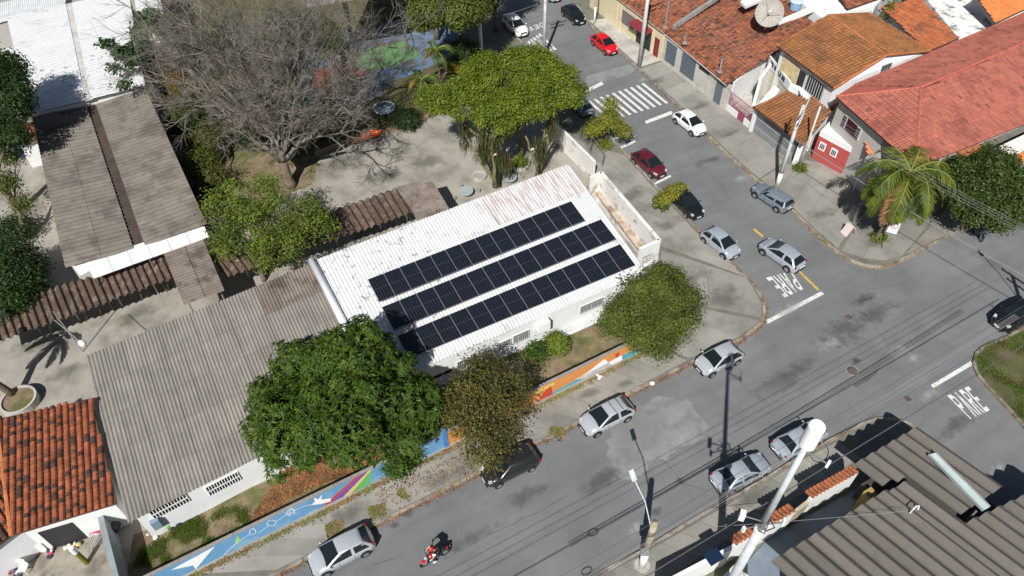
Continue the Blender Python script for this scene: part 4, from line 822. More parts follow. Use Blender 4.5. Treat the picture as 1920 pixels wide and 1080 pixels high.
# right-hand wing under the red roof
wv = thing('white_side_wing', 'white lean-to wing with an orange tiled edge below the red roof', 'building', G(1900, 290, 0))
wq = [G(1846, 287, 3.6), G(2040, 196, 3.6), G(2060, 250, 3.2), G(1880, 330, 3.2)]
MB().prism([tuple(p) for p in wq], .1, None).build('wall', MOULD, wv)
tiles(wv, [G(1882, 322, 3.5), G(2040, 246, 3.5), G(2035, 232, 3.7), G(1880, 306, 3.7)], .24, .40, TILE_O)
tiles(wv, [G(1800, 300, 5.3), G(1842, 282, 5.3), G(1826, 252, 6.0), G(1790, 266, 6.0)], .24, .4, TILE_B)
ga_ = thing('green_awning', 'bright green plastic awning at the edge of the orange tiles', 'awning', G(1905, 315, 0)); MB().slab([G(1884, 318, 3.0), G(2010, 258, 3.0), G(2030, 285, 2.7), G(1900, 348, 2.7)], .04).build('awning', mat('green_plastic', (.03, .42, .08), .4, .05), ga_)
sh = thing('tiled_canopy', 'small orange-brown tiled canopy below the red roof beside the coconut palm', 'canopy', G(1640, 300, 0)); tiles(sh, [G(1625, 292, 4.0), G(1668, 272, 4.0), G(1652, 248, 4.4), G(1622, 262, 4.4)], .26, .4, TILE_O)
for p in ((1628, 290), (1664, 272)): w = G(p[0], p[1], 3.9); MB().tube([(w.x, w.y, .1), (w.x, w.y, 3.9)], .07, 8).build('post', WPOLE, sh)
dw = thing('driveway_wall', 'white driveway wall beside the parked blue-grey car', 'wall', G(1610, 320, 0)); wallseg(dw, G(1590, 326, 0), G(1625, 305, 0), .1, 1.1, .2, WHITE)
# neighbours at the far corner
N1 = thing('orange_roof_house', 'mouldy white house with bright orange roof tiles at the far corner', 'house', G(1860, 40, 0))
o0, o1 = G(1866, 43, 6.2), G(1990, -15, 6.2); tiles(N1, [o0, o1, G(1930, -75, 7.4), G(1832, -12, 7.4)], .24, .4, TILE_O)
q = [G(1735, -30, 6.0), G(1838, -10, 6.0), G(1872, 45, 5.6), G(1990, -12, 5.6), G(1960, -90, 6.0), G(1750, -80, 6.0)]; MB().prism([tuple(p) for p in q], .1, None).build('wall', MOULD, N1)
for k in range(2): a = G(1880 + k * 22, 62 - k * 10, 4.4); MB().box(a, (1.0, .1, .8), Matrix.Rotation(rad(28), 3, 'Z')).build('window', DARK, N1)
bt = thing('neighbour_terrace', 'blank white terrace wall streaked with black mould', 'wall', G(1780, 60, 0))
q = [G(1722, -20, 5.2), G(1838, -20, 5.2), G(1858, 60, 5.0), G(1806, 88, 5.0), G(1796, 70, 5.0)]
MB().prism([tuple(p) for p in q], .1, None).build('wall', mat('streaked_white_wall', (.74, .74, .72), .88, .05, .8, 8., (.16, .15, .13), .30, .8), bt)
N2 = thing('far_clay_roof', 'clay-roofed back wing joined to the brown gable house', 'house', G(1740, 80, 0))
tiles(N2, [G(1742, 96, 6.0), G(1797, 72, 6.0), G(1722, -6, 6.5), G(1652, 14, 6.5)], .28, .5, mat('back_wing_tile', (.40, .125, .05), .88, .2, .8, 9., (.20, .08, .04), .35, .5, island=.2), arch=.09)
MB().prism([tuple(p) for p in inset([G(1742, 96, 5.8), G(1797, 72, 5.8), G(1722, -6, 6.3), G(1652, 14, 6.3)], .5)], .1, None).build('wall', WHITE, N2)
N3 = thing('white_flat_house', 'white flat-topped house with a small clay roof beyond the gable roof', 'house', G(1580, 20, 0))
q = [G(1545, 36, 5.6), G(1500, 5, 5.6), G(1540, -60, 5.6), G(1700, -60, 5.6), G(1640, 14, 5.6), G(1590, 22, 5.6)]; MB().prism([tuple(p) for p in q], .1, None).build('wall', WHITE, N3)
tiles(N3, [G(1590, 17, 5.9), G(1668, -10, 5.9), G(1640, -50, 6.5), G(1560, -30, 6.5)], .26, .4, TILE_D)
N4 = thing('white_gable_strip', 'white parapet strip at the top of the clay roof near the dish', 'parapet', G(1400, 5, 0))
MB().slab([G(1388, 2, 6.2), G(1398, 12, 6.1), G(1450, -10, 6.6), G(1440, -20, 6.7)], .3).build('coping', WHITE, N4)
TB = thing('blue_water_tank', 'blue-white water tank on the white house behind the clay roof', 'tank', G(1495, 5, 5.6)); p = G(1494, 4, 6.2); MB().tube([p - Vector((0, 0, .7)), p + Vector((0, 0, .1))], [.55, .62], 16).build('tank', mat('tank_blue', (.25, .42, .60), .5, .05), TB); MB().tube([p + Vector((0, 0, .1)), p + Vector((0, 0, .2))], [.66, .4], 16).build('lid', mat('tank_lid', (.55, .65, .72), .5, .05), TB)
# ================================================================== SOUTH-EAST CORNER HOUSE
SE = thing('channel_roof_house', 'corner house under wide overlapping brown-grey channel roof sheets', 'house', G(1690, 980, 0))
zc = 3.0; O = G(1447, 1051, zc); U = (G(1665, 916, zc) - O) / 10.0; Dv = (G(1715, 1080, zc) - G(1575, 967, zc)).normalized(); 
def uv(x, y, z=zc): p = G(x, y, z) - O; det = U.x * Dv.y - U.y * Dv.x; return ((p.x * Dv.y - p.y * Dv.x) / det, (U.x * p.y - U.y * p.x) / det)
def channel(k, d0, d1, z, m=CANAL):
    prof = [(-.5, -.13), (-.34, -.12), (-.12, .10), (0, .16), (.12, .12), (.42, -.10), (.5, -.13)]; vs = []
    for d in (d0, d1):
        for a, zz in prof: p = O + U * (k + .5 + a * 1.04) + Dv * d; vs.append((p.x, p.y, z + zz + random.uniform(-.006, .006)))
    vs += [(x, y, zz - .03) for x, y, zz in vs]
    n = len(prof)
    MB().add(vs, [(i, i + 1, n + i + 1, n + i) for i in range(n - 1)] + [(i, i + 1, 2 * n + i + 1, 2 * n + i) for i in range(n - 1)]).build('channel_sheet', m, SE)
gk0, gd0 = uv(1602, 870, 3.35); gk1, _ = uv(1690, 817, 3.35); k3, d3 = uv(1765, 982); _, dn = uv(1645, 917, 3.35); _, dl = uv(1755, 972, 3.35)
print('channels', gk0, gd0, gk1, k3, d3, dn, dl)
for k in range(10): channel(k, 0, 14, zc + .02 * (k % 2))
nG = 6
for i in range(nG): channel(gk0 + i, gd0, dn + .25 * i if i < 2 else dl + .5, 3.42 + .02 * (i % 2))
for i in range(2): channel(gk0 + i, dn + .35, 14, zc + .02 * (i % 2))
for i in range(2, nG + 3): channel(gk0 + i, dl + .75 + .1 * i, 16, zc + .02 * (i % 2))
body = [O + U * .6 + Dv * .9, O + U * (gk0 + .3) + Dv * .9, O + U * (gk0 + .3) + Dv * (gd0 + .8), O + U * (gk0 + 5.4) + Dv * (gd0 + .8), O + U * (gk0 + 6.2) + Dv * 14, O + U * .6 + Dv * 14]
MB().prism([(p.x, p.y) for p in body], .1, 1.9).build('wall', mat('gap_shade_wall', (.06, .055, .05), .9, .15), SE)  # wall colour darkened so the gaps between roof sheets read as shade
q_ = G(1634, 925, 2.4); MB().box((q_.x, q_.y, 1.3), (.6, .6, 2.2), Matrix.Rotation(rad(28), 3, 'Z')).build('ochre_pillar', mat('ochre_wall', (.36, .26, .09), .85, .2), SE)
lg = thing('metal_roof_gutter', 'long pale grey metal gutter lying along the roof edge nearest the side street', 'gutter', G(1800, 910, 0))
gq = [G(1741, 852, 3.75), G(1754, 849, 3.75), G(1856, 950, 3.75), G(1843, 957, 3.75)]; MB().slab(gq, .12).build('tray', mat('pale_zinc', (.46, .54, .52), .5, .1), lg)
for a, c in ((0, 3), (1, 2)): MB().tube([gq[a] + Vector((0, 0, .04)), gq[c] + Vector((0, 0, .04))], .05, 5).build('rim', GALV, lg)
for t_ in (.05, .95): p = gq[0].lerp(gq[3], t_); MB().tube([(p.x, p.y, .1), (p.x, p.y, 3.3)], .05, 6).build('bracket', GALV, lg)
ant = thing('roof_antenna', 'small white curved antenna on the channel roof', 'antenna', G(1710, 958, 3.2)); p = G(1706, 962, 3.2); MB().tube([p, p + Vector((0, 0, .5)), p + Vector((.15, .1, .62)), p + Vector((.35, .15, .55)), p + Vector((.4, .1, .2))], .04, 6).build('pipe', PURE, ant)
# tile topped street wall
def topwall(label, a, b_, h=2.3, tile_=True, m=WHITE, both=True):
    t = thing('tile_topped_wall' if tile_ else 'street_gate', label, 'wall' if tile_ else 'gate', Vector((a.x, a.y, 0))); wallseg(t, a, b_, .1, h, .2, m)
    if tile_:
        u = (b_ - a); u.z = 0; L = u.length; u.normalize(); n = Vector((-u.y, u.x, 0)); k = int(L / .27)
        for i in range(k):
            c = a + u * (L * (i + .5) / k); 
            for sgn in ((1,)):
                w_ = .5; p0 = Vector((c.x, c.y, h + .16)) - n * .08; p1 = p0 + n * w_ - Vector((0, 0, .16)); MB().tube([p0, p1], [.12, .15], 6).build('tile', mat('wall_top_tile', (.46, .15, .06), .85, .2, 1.2, 9., (.16, .07, .04), .5, 1.2), t)
    return t
def base(px, h): return G(px[0], px[1], h)
w0, w1 = G(1519, 934, 2.3), G(1607, 885, 2.3); topwall('tile-topped white street wall joining the channel roof', w0, w1)
w2, w3 = G(1446, 982, 2.3), G(1489, 957, 2.3); topwall('short tile-topped white street wall crossed by the antenna mast', w2, w3)
w4, w5 = G(1376, 1022, 2.3), G(1414, 1000, 2.3); topwall('tile-topped white street wall piece nearest the blue doorway', w4, w5)
topwall('rusty cream gate bar between two tile-topped walls', w3, w0, .0 + 1.9, False, mat('rusty_cream', (.42, .36, .25), .8, .3)); 
wl = thing('white_front_wall', 'white front wall with a dark blue doorway below the antenna mast', 'wall', G(1350, 1040, 0)); A, B = G(1235, 1098, 2.3), G(1372, 1026, 2.3); wallseg(wl, A, B, .1, 2.3, .22, WHITE); wallseg(wl, w5, w2, .1, 2.3, .2, WHITE)
t_ = B + (A - B).normalized() * 1.2; MB().box((t_.x, t_.y, 2.32), (.9, .7, .05), Matrix.Rotation(rad(28), 3, 'Z')).build('skylight', mat('dark_blue_glass', (.012, .025, .06), .3, 0), wl)
MB().poly([G(1400, 1130, .2), G(1395, 1060, .2), G(1440, 1010, .2), G(1600, 920, .2), G(1640, 1000, .2), G(1480, 1120, .2)]).build('courtyard', mat('blue_grey_floor', (.17, .21, .25), .7, .15), wl)
MB().prism([(p.x, p.y) for p in (G(1352, 1080, 2.3), G(1380, 1052, 2.3), G(1418, 1080, 2.3), G(1390, 1110, 2.3))], .1, 1.8).build('white_slab', MOULD, wl)
# ================================================================== SOUTH-WEST HOUSE AND YARD
SW = thing('orange_tile_house', 'white house under bright orange and black clay tiles beside the grey classroom block', 'house', G(90, 880, 0))
t0, t1 = G(22, 1004, 3.3), G(219, 944, 3.3); t2, t3 = G(170, 747, 4.6), G(-6, 786, 4.6)
tiles(SW, [t0, t1, t2, t3], .36, .25, TILE, indiv=300, arch=.09, lift=.055, wf=.80)
tiles(SW, [G(-140, 1120, 3.2), t0, t3, G(-150, 840, 4.2)], .36, .25, TILE, arch=.09, lift=.055, wf=.80); ridge(SW, t3, t0 + Vector((0, 0, .05)), RIDGE, .13)
sq = inset([t0, t1, t2, t3], .5); walls(SW, [G(-120, 1090, 3.1), sq[0], sq[1], sq[2], sq[3], G(-140, 840, 3.9)], .1, WHITE, zd=.2)
A, B = Vector((sq[0].x, sq[0].y, 0)), Vector((sq[1].x, sq[1].y, 0))
wbox(SW, A, B, .5, 2.3, .15, 2.2, DARK, 'doorway', .04, .06)
rdm = mat('terracotta_floor', (.36, .09, .04), .6, .1); MB().poly([G(34, 1052, .24), G(72, 1042, .24), G(104, 1012, .24), G(100, 998, .24), G(60, 1010, .24)]).build('doorstep', rdm, SW)
yw = thing('yard_wall', 'grey rendered yard wall dividing the littered yard from the classroom block', 'wall', G(205, 1030, 0)); wallseg(yw, G(188, 968, 2.0), G(224, 1110, 2.0), .1, 2.0, .3, mat('grey_render', (.27, .30, .31), .85, .15)); wallseg(yw, G(185, 975, .9), G(206, 1070, .9), .1, .9, .1, COPE, 'ledge')
MB().poly(pxs([(-40, 1180), (-40, 1040), (190, 985), (225, 1180)], KZ + .012)).build('house_yard', mat('stained_concrete', (.30, .27, .22), .9, .2, .9, 9., (.18, .16, .13), .4, .8), kind='structure')
gp = thing('green_post', 'moss-green painted post with a white top in the littered yard', 'post', G(141, 1100, 0)); p = G(142, 1036, 1.6); MB().tube([(p.x, p.y, .1), (p.x, p.y, 1.6)], .14, 10).build('post', mat('moss_green', (.16, .17, .02), .7, .1), gp); MB().tube([(p.x, p.y, 1.6), (p.x, p.y, 2.2)], .15, 10).build('cap', PURE, gp)
# plinth under the classroom block, bins
pb = thing('plastic_barrel', 'dark barrel-shaped tank in the alley beside the orange tiled house', 'tank', G(208, 972, 0)); p = G(208, 975, 1.0); MB().tube([(p.x, p.y - .5, .7), (p.x + .1, p.y + .5, .7)], .42, 12).build('barrel', mat('black_plastic', (.04, .04, .045), .5, .1), pb); MB().box((p.x, p.y - .05, 1.14), (.3, .7, .04)).build('label_plate', GREYW, pb)
# ================================================================== VEHICLES
def loft(mb, st, prof):
    """cross-sections along x; prof(x-station) gives a half profile of (y,z) from the centre top to the bottom"""
    rings = [prof(s) for s in st]; n = len(rings[0]); o = len(mb.v); m = 2 * n
    for s, r in zip(st, rings):
        for y, z in r: mb.v.append((s[0], y, z))
        for y, z in r[::-1]: mb.v.append((s[0], -y, z))
    for i in range(len(st) - 1):
        for k in range(m): mb.f.append((o + i * m + k, o + i * m + (k + 1) % m, o + (i + 1) * m + (k + 1) % m, o + (i + 1) * m + k))
    mb.f.append(tuple(o + k for k in range(m))); mb.f.append(tuple(o + (len(st) - 1) * m + k for k in range(m))[::-1])
KINDS_ = {  # L, W, H, belt, rear glass base x, roof rear x, roof front x, windscreen base x, boot z, hood z at base, hood z at nose
    'hatch': (3.95, 1.68, 1.45, .92, -1.82, -1.30, .14, 1.14, .93, .98, .74),
    'small': (3.65, 1.66, 1.45, .92, -1.70, -1.22, .20, 1.10, .92, .98, .72),
    'suv': (4.2, 1.76, 1.62, 1.03, -1.92, -1.58, .26, 1.16, 1.00, 1.08, .90),
    'sedan': (4.35, 1.72, 1.42, .91, -1.68, -0.92, .16, 1.14, .98, .97, .74),
    'old': (3.9, 1.62, 1.40, .90, -1.88, -1.66, .30, .86, .90, .95, .84)}
def make_car(kind, paintm, label, cat, rim=RIM, racks=False, group=None):
    L, W, H, zb_, xrb, xrr, xrf, xwb, zboot, zh, zn = KINDS_[kind]; w = W / 2; l = L / 2
    t = thing('parked_car', label, cat, group=group)
    mb = MB()
    st = [(-l, .42, .70, .70), (-l + .03, .30, zboot - .2, .82), (-l + .10, .24, zboot - .08, .90), (-l + .26, .20, zboot - .01, .965), (xrb, .18, zboot, .985), (-.6, .18, zb_ + .02, 1.0), (.4, .18, zb_ + .02, 1.0),
          (xwb, .18, zh, .98), (xwb + (l - xwb) * .40, .18, zh * .55 + zn * .45 + .03, .955), (l - .34, .20, zn + .03, .90), (l - .16, .24, zn - .05, .80), (l - .05, .30, zn - .14, .66), (l, .42, zn - .26, .50)]
    def prof(s):
        x, zl, ztp, k = s; hw = w * k
        return [(0, ztp + .025), (hw * .55, ztp + .015), (hw * .86, ztp - .02), (hw * .97, ztp - .10), (hw, ztp * .55 + zl * .45), (hw * .985, zl + .12), (hw * .90, zl)]
    loft(mb, st, prof)
    lower = mb; mb = MB()
    wb_, wr = w * .94, w * .70
    def gp(x, y, z): return (x, y, z)
    Hm = H; xs = [(xrb - .02, zb_ - .03, wb_), (xrr, Hm - .06, wr)]
    gv = [(xrb, wb_, zb_ - .03), (xrb, -wb_, zb_ - .03), (xwb, wb_ * .98, zh - .06), (xwb, -wb_ * .98, zh - .06),
          (xrr, wr * .92, Hm - .09), (xrr, -wr * .92, Hm - .09), (xrf, wr * .95, Hm - .05), (xrf, -wr * .95, Hm - .05),
          (xrr + .10, 0, Hm - .045), (xrf - .08, 0, Hm), (xrb, 0, zb_ - .03), (xwb, 0, zh - .06), ((xrr + xrf) / 2, 0, Hm + .025), ((xrr + xrf) / 2, wr * 1.02, Hm - .02), ((xrr + xrf) / 2, -wr * 1.02, Hm - .02)]
    mb.add(gv, [(0, 4, 8, 10), (10, 8, 5, 1), (2, 11, 9, 6), (11, 3, 7, 9), (0, 2, 6, 13, 4), (1, 5, 14, 7, 3), (4, 13, 12, 8), (13, 6, 9, 12), (5, 8, 12, 14), (14, 12, 9, 7)])
    body = lower.build('body', paintm, t, smooth=True)
    bv = body.modifiers.new('round', 'SUBSURF'); bv.levels = 1; bv.render_levels = 1
    gh = mb.build('roof', paintm, t, smooth=True); bv = gh.modifiers.new('round', 'BEVEL'); bv.width = .12; bv.segments = 4; bv.limit_method = 'ANGLE'; bv.angle_limit = rad(30)
    def pane(a, b_, c, d, m, name, ins=.07, off=.022, par=t):
        q = [Vector(p) for p in (a, b_, c, d)]; ce = sum(q, Vector()) / 4; n = (q[1] - q[0]).cross(q[2] - q[0]).normalized()
        if n.dot(ce - Vector((0, 0, .7))) < 0: n = -n
        q = [p + (ce - p).normalized() * ins + n * off for p in q]; return MB().add(q + [p - n * .02 for p in q], [(0, 1, 2, 3), (7, 6, 5, 4), (0, 4, 5, 1), (1, 5, 6, 2), (2, 6, 7, 3), (3, 7, 4, 0)]).build(name, m, par)
    pane(gv[2], gv[3], gv[7], gv[6], CGLASS, 'windscreen', .10, .012); pane(gv[0], gv[1], gv[5], gv[4], CGLASS, 'rear_window', .12, .012)
    for sg, (i0, i1, i2, i3) in ((1, (0, 2, 6, 4)), (-1, (1, 3, 7, 5))):
        a, b_, c, d = [Vector(gv[i]) for i in (i0, i1, i2, i3)]
        mid = .56 if kind != 'small' else .50
        xm = a.x + (b_.x - a.x) * (.42); 
        def cut(x, lo): 
            A_, B_ = (a, b_) if lo else (d, c); f = (x - A_.x) / (B_.x - A_.x); f = min(max(f, 0.0), 1.0); return A_.lerp(B_, f)
        pane(cut(a.x + .16, 1), cut(xm - .03, 1), cut(xm - .03, 0), d, CGLASS, 'side_window', .07, .014)
        pane(cut(xm + .03, 1), cut(b_.x - .12, 1), c, cut(xm + .03, 0), CGLASS, 'side_window', .07, .014)
        mp = Vector((b_.x - .22, sg * (w + .06), zb_ + .06)); MB().ball(mp, (.06, .10, .07), 8, 5).build('mirror', paintm if kind != 'old' else TRIM, t, smooth=True)
        MB().box((xm, sg * (w * 1.0 + .0), .62), (.012, .014, .5)).build('door_seam', TRIM, t); MB().box((xm + .95, sg * (w * .992), .62), (.012, .014, .5)).build('door_seam', TRIM, t)
        MB().box((xm - .15, sg * (w + .0), zb_ - .17), (.16, .03, .03)).build('door_handle', paintm, t)
        MB().box((l - .26, sg * w * .66, zn - .05), (.26, w * .26, .10), Matrix.Rotation(sg * -.35, 3, 'Z') @ Matrix.Rotation(.35, 3, 'Y')).build('headlight', LAMP, t)
        MB().box((-l + .13, sg * w * .80, zboot - .12), (.12, w * .16, .22 if kind != 'sedan' else .14)).build('tail_light', TAIL, t)
    MB().box((l - .01, 0, zn - .20), (.06, w * .9, .12)).build('grille', TRIM, t); MB().box((l + .01, 0, .42), (.04, .42, .12)).build('number_plate', PLATE, t)
    MB().box((-l - .01, 0, .62), (.04, .42, .12)).build('number_plate', PLATE, t); MB().box((l - .02, 0, .30), (.10, w * 1.3, .10)).build('bumper', TRIM, t); MB().box((-l + .02, 0, .30), (.10, w * 1.4, .12)).build('bumper', TRIM, t)
    wx, r = .62 * l + .02, .30
    for x in (wx, -wx + .02):
        for sg in (1, -1):
            y = sg * (w - .08)
            MB().tube([(x, sg * (w - .30), r + .04), (x, sg * (w + .004), r + .04)], r + .055, 18).build('wheel_arch', TRIM, t)
            tw = MB().tube([(x, y - .1 * sg, r), (x, sg * (w + .022), r)], r, 18).build('wheel', TYRE, t)
            mr = MB().tube([(x, sg * (w - .02), r), (x, sg * (w + .034), r)], r * .62, 12); mr.build('rim', rim, tw)
    if racks:
        for x in (-.9, -.35): MB().tube([(x, -wr * .95, H + .04), (x, wr * .95, H + .04)], .02, 5).build('roof_bar', TRIM, t)
    return t
def place(t, rear, front, sc_=.95):
    a, b_ = G(rear[0], rear[1], .7), G(front[0], front[1], .7); c = (a + b_) / 2; d = b_ - a
    t.location = (c.x, c.y, .005); t.rotation_euler = (0, 0, math.atan2(d.y, d.x)); t.scale = (sc_, sc_, sc_); return t
CG = 'cars parked along the kerbs'
for kind, pm, rear, front, lb, name, kw in [
    ('hatch', P_SILVER, (690, 1004), (586, 1058), 'silver hatchback parked at the kerb below the painted dove, nearest the motorcycle', 'parked_car', {}),
    ('suv', P_GREY, (1006, 846), (905, 896), 'dark grey car half covered by the dry olive tree at the mural kerb', 'parked_car', {}),
    ('hatch', P_SILVER, (1187, 753), (1087, 803), 'silver hatchback with roof bars beside the pale asphalt patch', 'parked_car', dict(racks=True)),
    ('small', P_SILVER, (1390, 650), (1306, 691), 'short silver hatchback parked at the rounded corner below the shaped olive tree', 'parked_car', {}),
    ('sedan', P_SILVERB, (1345, 905), (1436, 862), 'bluish silver sedan directly behind the one beneath the antenna drum', 'parked_car', {}),
    ('sedan', P_SILVERB, (1455, 846), (1548, 796), 'silver sedan partly hidden by the white antenna drum', 'parked_car', {}),
    ('hatch', P_SILVERB, (1500, 497), (1434, 452), 'silver hatchback driving up the cross street over the stop letters', 'moving_car', {}),
    ('small', P_SILVERB, (1317, 424), (1388, 482), 'bluish silver hatchback parked in the bay next to the crossroads', 'parked_car', {}),
    ('sedan', P_BLACK, (1254, 345), (1316, 406), 'black car parked with a small leafy tree over its rear', 'parked_car', {}),
    ('hatch', P_MAROON, (1190, 281), (1246, 328), 'maroon hatchback parked between two white bay lines', 'parked_car', {}),
    ('hatch', P_WHITE, (1265, 205), (1324, 251), 'white hatchback stopped after the zebra crossing', 'parked_car', {}),
    ('old', P_OLD, (1484, 390), (1414, 344), 'old faded blue-grey boxy hatchback by the palm house corner', 'parked_car', {}),
    ('hatch', P_RED, (1111, 62), (1157, 99), 'bright red hatchback at the kerb near the cream house', 'parked_car', {}),
    ('hatch', P_BLACK, (1055, 8), (1097, 43), 'black car parked just behind the red hatchback', 'parked_car', {}),
    ('suv', P_WHITE, (945, 27), (989, 68), 'white compact SUV driving over the slow-down road letters', 'moving_car', {}),
    ('suv', P_BLACK, (1958, 566), (1860, 612), 'black SUV under the pole wires at the edge of the crossroads', 'parked_car', {}),
    ('hatch', P_OLD, (1698, 322), (1640, 368), 'blue-grey car parked in the driveway under the coconut palm', 'parked_car', {}),
    ('hatch', P_SILVER, (1012, -34), (1052, 2), 'silver car at the far end of the row behind the black car', 'parked_car', {}),
    ('hatch', P_OLD, (1108, 214), (1062, 172), 'dark blue car shaded under the bright green tree at the crossing', 'parked_car', {})]:
    t = make_car(kind, pm, lb, 'car', group=None if name == 'moving_car' else CG, **kw); t.name = name; place(t, rear, front, .88 if 'dark grey' in lb else .89 if 'sedan' in (kind,) and rear[1] > 800 else .95)
# ------------------------------------------------------------------ skinned figures
def skin(name, verts, edges, radii, m, parent, root=0, sub=1):
    me = bpy.data.meshes.new(name); me.from_pydata(verts, edges, []); me.materials.append(m)
    o = link(me, name, parent); sm = o.modifiers.new('skin', 'SKIN'); sm.use_smooth_shade = True
    for v, r in zip(me.skin_vertices[0].data if me.skin_vertices else [], radii): v.radius = (r, r)
    if not me.skin_vertices:
        bm = bmesh.new(); bm.from_mesh(me); ly = bm.verts.layers.skin.verify()
        bm.verts.ensure_lookup_table()
        for i, r in enumerate(radii): bm.verts[i][ly].radius = (r, r); bm.verts[i][ly].use_root = (i == root)
        bm.to_mesh(me); bm.free()
    sb_ = o.modifiers.new('sub', 'SUBSURF'); sb_.levels = sub; sb_.render_levels = sub
    return o
def motorbike(label, loc, rz, colr, name='motorcycle', group=None):
    t = thing(name, label, 'motorcycle', loc, rz, group)
    for x in (.66, -.64):
        w_ = MB(); pts = [(x + .29 * math.cos(a), 0, .30 + .29 * math.sin(a)) for a in [2 * math.pi * i / 16 for i in range(17)]]; w_.tube(pts, .055, 6, False); wh = w_.build('wheel', TYRE, t)
        MB().tube([(x, -.05, .3), (x, .05, .3)], .17, 10).build('hub', RIM, wh)
    MB().tube([(.66, .09, .3), (.48, .09, .95)], .03, 6).build('fork', GALV, t); MB().tube([(.66, -.09, .3), (.48, -.09, .95)], .03, 6).build('fork', GALV, t)
    MB().tube([(.36, -.36, 1.02), (.44, -.15, .98), (.44, .15, .98), (.36, .36, 1.02)], .022, 6).build('handlebar', DARK, t)
    for s in (-.30, .30): MB().ball((.42, s, 1.18), (.03, .07, .05), 8, 5).build('mirror', DARK, t)
    MB().ball((.56, 0, .88), (.11, .10, .12), 8, 6).build('headlight', LAMP, t); MB().ball((.70, 0, .60), (.26, .09, .07), 10, 6).build('front_mudguard', colr, t, smooth=True)
    MB().ball((.16, 0, .80), (.30, .16, .15), 12, 8).build('fuel_tank', colr, t, smooth=True); MB().ball((-.34, 0, .78), (.42, .14, .08), 12, 8).build('seat', TRIM, t, smooth=True)
    MB().box((.05, 0, .45), (.42, .24, .34)).build('engine', IRON, t); MB().box((-.72, 0, .72), (.22, .12, .08)).build('tail', colr, t); MB().tube([(.1, -.16, .3), (-.75, -.18, .38)], .045, 8).build('exhaust', GALV, t)
    return t
RED_P = paint('bike_red', (.50, .008, .015)); BLU_P = paint('bike_blue', (.02, .06, .22))
p = G(817, 1049, 0); hd = (G(790, 1062, .3) - G(846, 1030, .3)); rz = math.atan2(hd.y, hd.x)
mk = motorbike('red motorcycle being ridden down the street in front of the mural', p, rz, RED_P)
rd = thing('person', 'motorcyclist with a red helmet, white sleeves and a black backpack', 'person', p, rz)
SKIN_ = mat('skin', (.50, .28, .19), .6, .0); TRO = mat('dark_trousers', (.015, .017, .025), .85, .0); SHIRT = mat('white_shirt', (.75, .75, .75), .8, .0); PACK = mat('black_backpack', (.012, .012, .015), .8, .0); HELM = mat('red_helmet', (.55, .01, .015), .15, .0, coat=.8)
V = [(-.18, 0, .92), (-.10, 0, 1.12), (.0, 0, 1.34), (.04, 0, 1.48), (.10, 0, 1.60), (.02, .20, 1.38), (.20, .34, 1.20), (.36, .32, 1.06), (.02, -.20, 1.38), (.20, -.34, 1.20), (.36, -.32, 1.06), (-.16, .12, .88), (.18, .20, .70), (.02, .20, .32), (.14, .20, .26), (-.16, -.12, .88), (.18, -.20, .70), (.02, -.20, .32), (.14, -.20, .26)]
E_ = [(0, 1), (1, 2), (2, 3), (3, 4), (2, 5), (5, 6), (6, 7), (2, 8), (8, 9), (9, 10), (0, 11), (11, 12), (12, 13), (13, 14), (0, 15), (15, 16), (16, 17), (17, 18)]
skin('body', V, E_, [.13, .13, .14, .05, .09, .06, .042, .035, .06, .042, .035, .09, .07, .045, .04, .09, .07, .045, .04], SKIN_, rd)
skin('shirt', [(-.17, 0, .95), (-.10, 0, 1.12), (.0, 0, 1.34), (.02, .20, 1.38), (.12, .28, 1.28), (.02, -.20, 1.38), (.12, -.28, 1.28)], [(0, 1), (1, 2), (2, 3), (3, 4), (2, 5), (5, 6)], [.16, .16, .17, .095, .085, .095, .085], PACK, rd)
for s in (1, -1): MB().ball((.09, s * .25, 1.31), (.12, .10, .09), 8, 6).build('sleeve', SHIRT, rd, smooth=True)
skin('trousers', [(-.18, 0, .90), (-.16, .12, .88), (.18, .20, .70), (.02, .20, .36), (-.16, -.12, .88), (.18, -.20, .70), (.02, -.20, .36)], [(0, 1), (1, 2), (2, 3), (0, 4), (4, 5), (5, 6)], [.15, .12, .09, .065, .12, .09, .065], TRO, rd)
MB().ball((.12, 0, 1.62), (.17, .145, .155), 14, 10).build('helmet', HELM, rd, smooth=True); MB().ball((.20, 0, 1.60), (.11, .12, .07), 10, 6).build('visor', CGLASS, rd, smooth=True)
MB().ball((-.22, 0, 1.22), (.16, .19, .26), 10, 8).build('backpack', PACK, rd, smooth=True)
for s in (.32, -.32): MB().ball((.38, s, 1.05), (.06, .045, .04), 8, 5).build('glove', SHIRT, rd, smooth=True)
for s in (.2, -.2): MB().ball((.12, s, .24), (.15, .06, .05), 8, 5).build('shoe', SHIRT, rd, smooth=True)
p2 = G(1831, 441, 0); motorbike('dark blue motorcycle parked at the kerb under the round dark tree', p2, rad(-95), BLU_P)
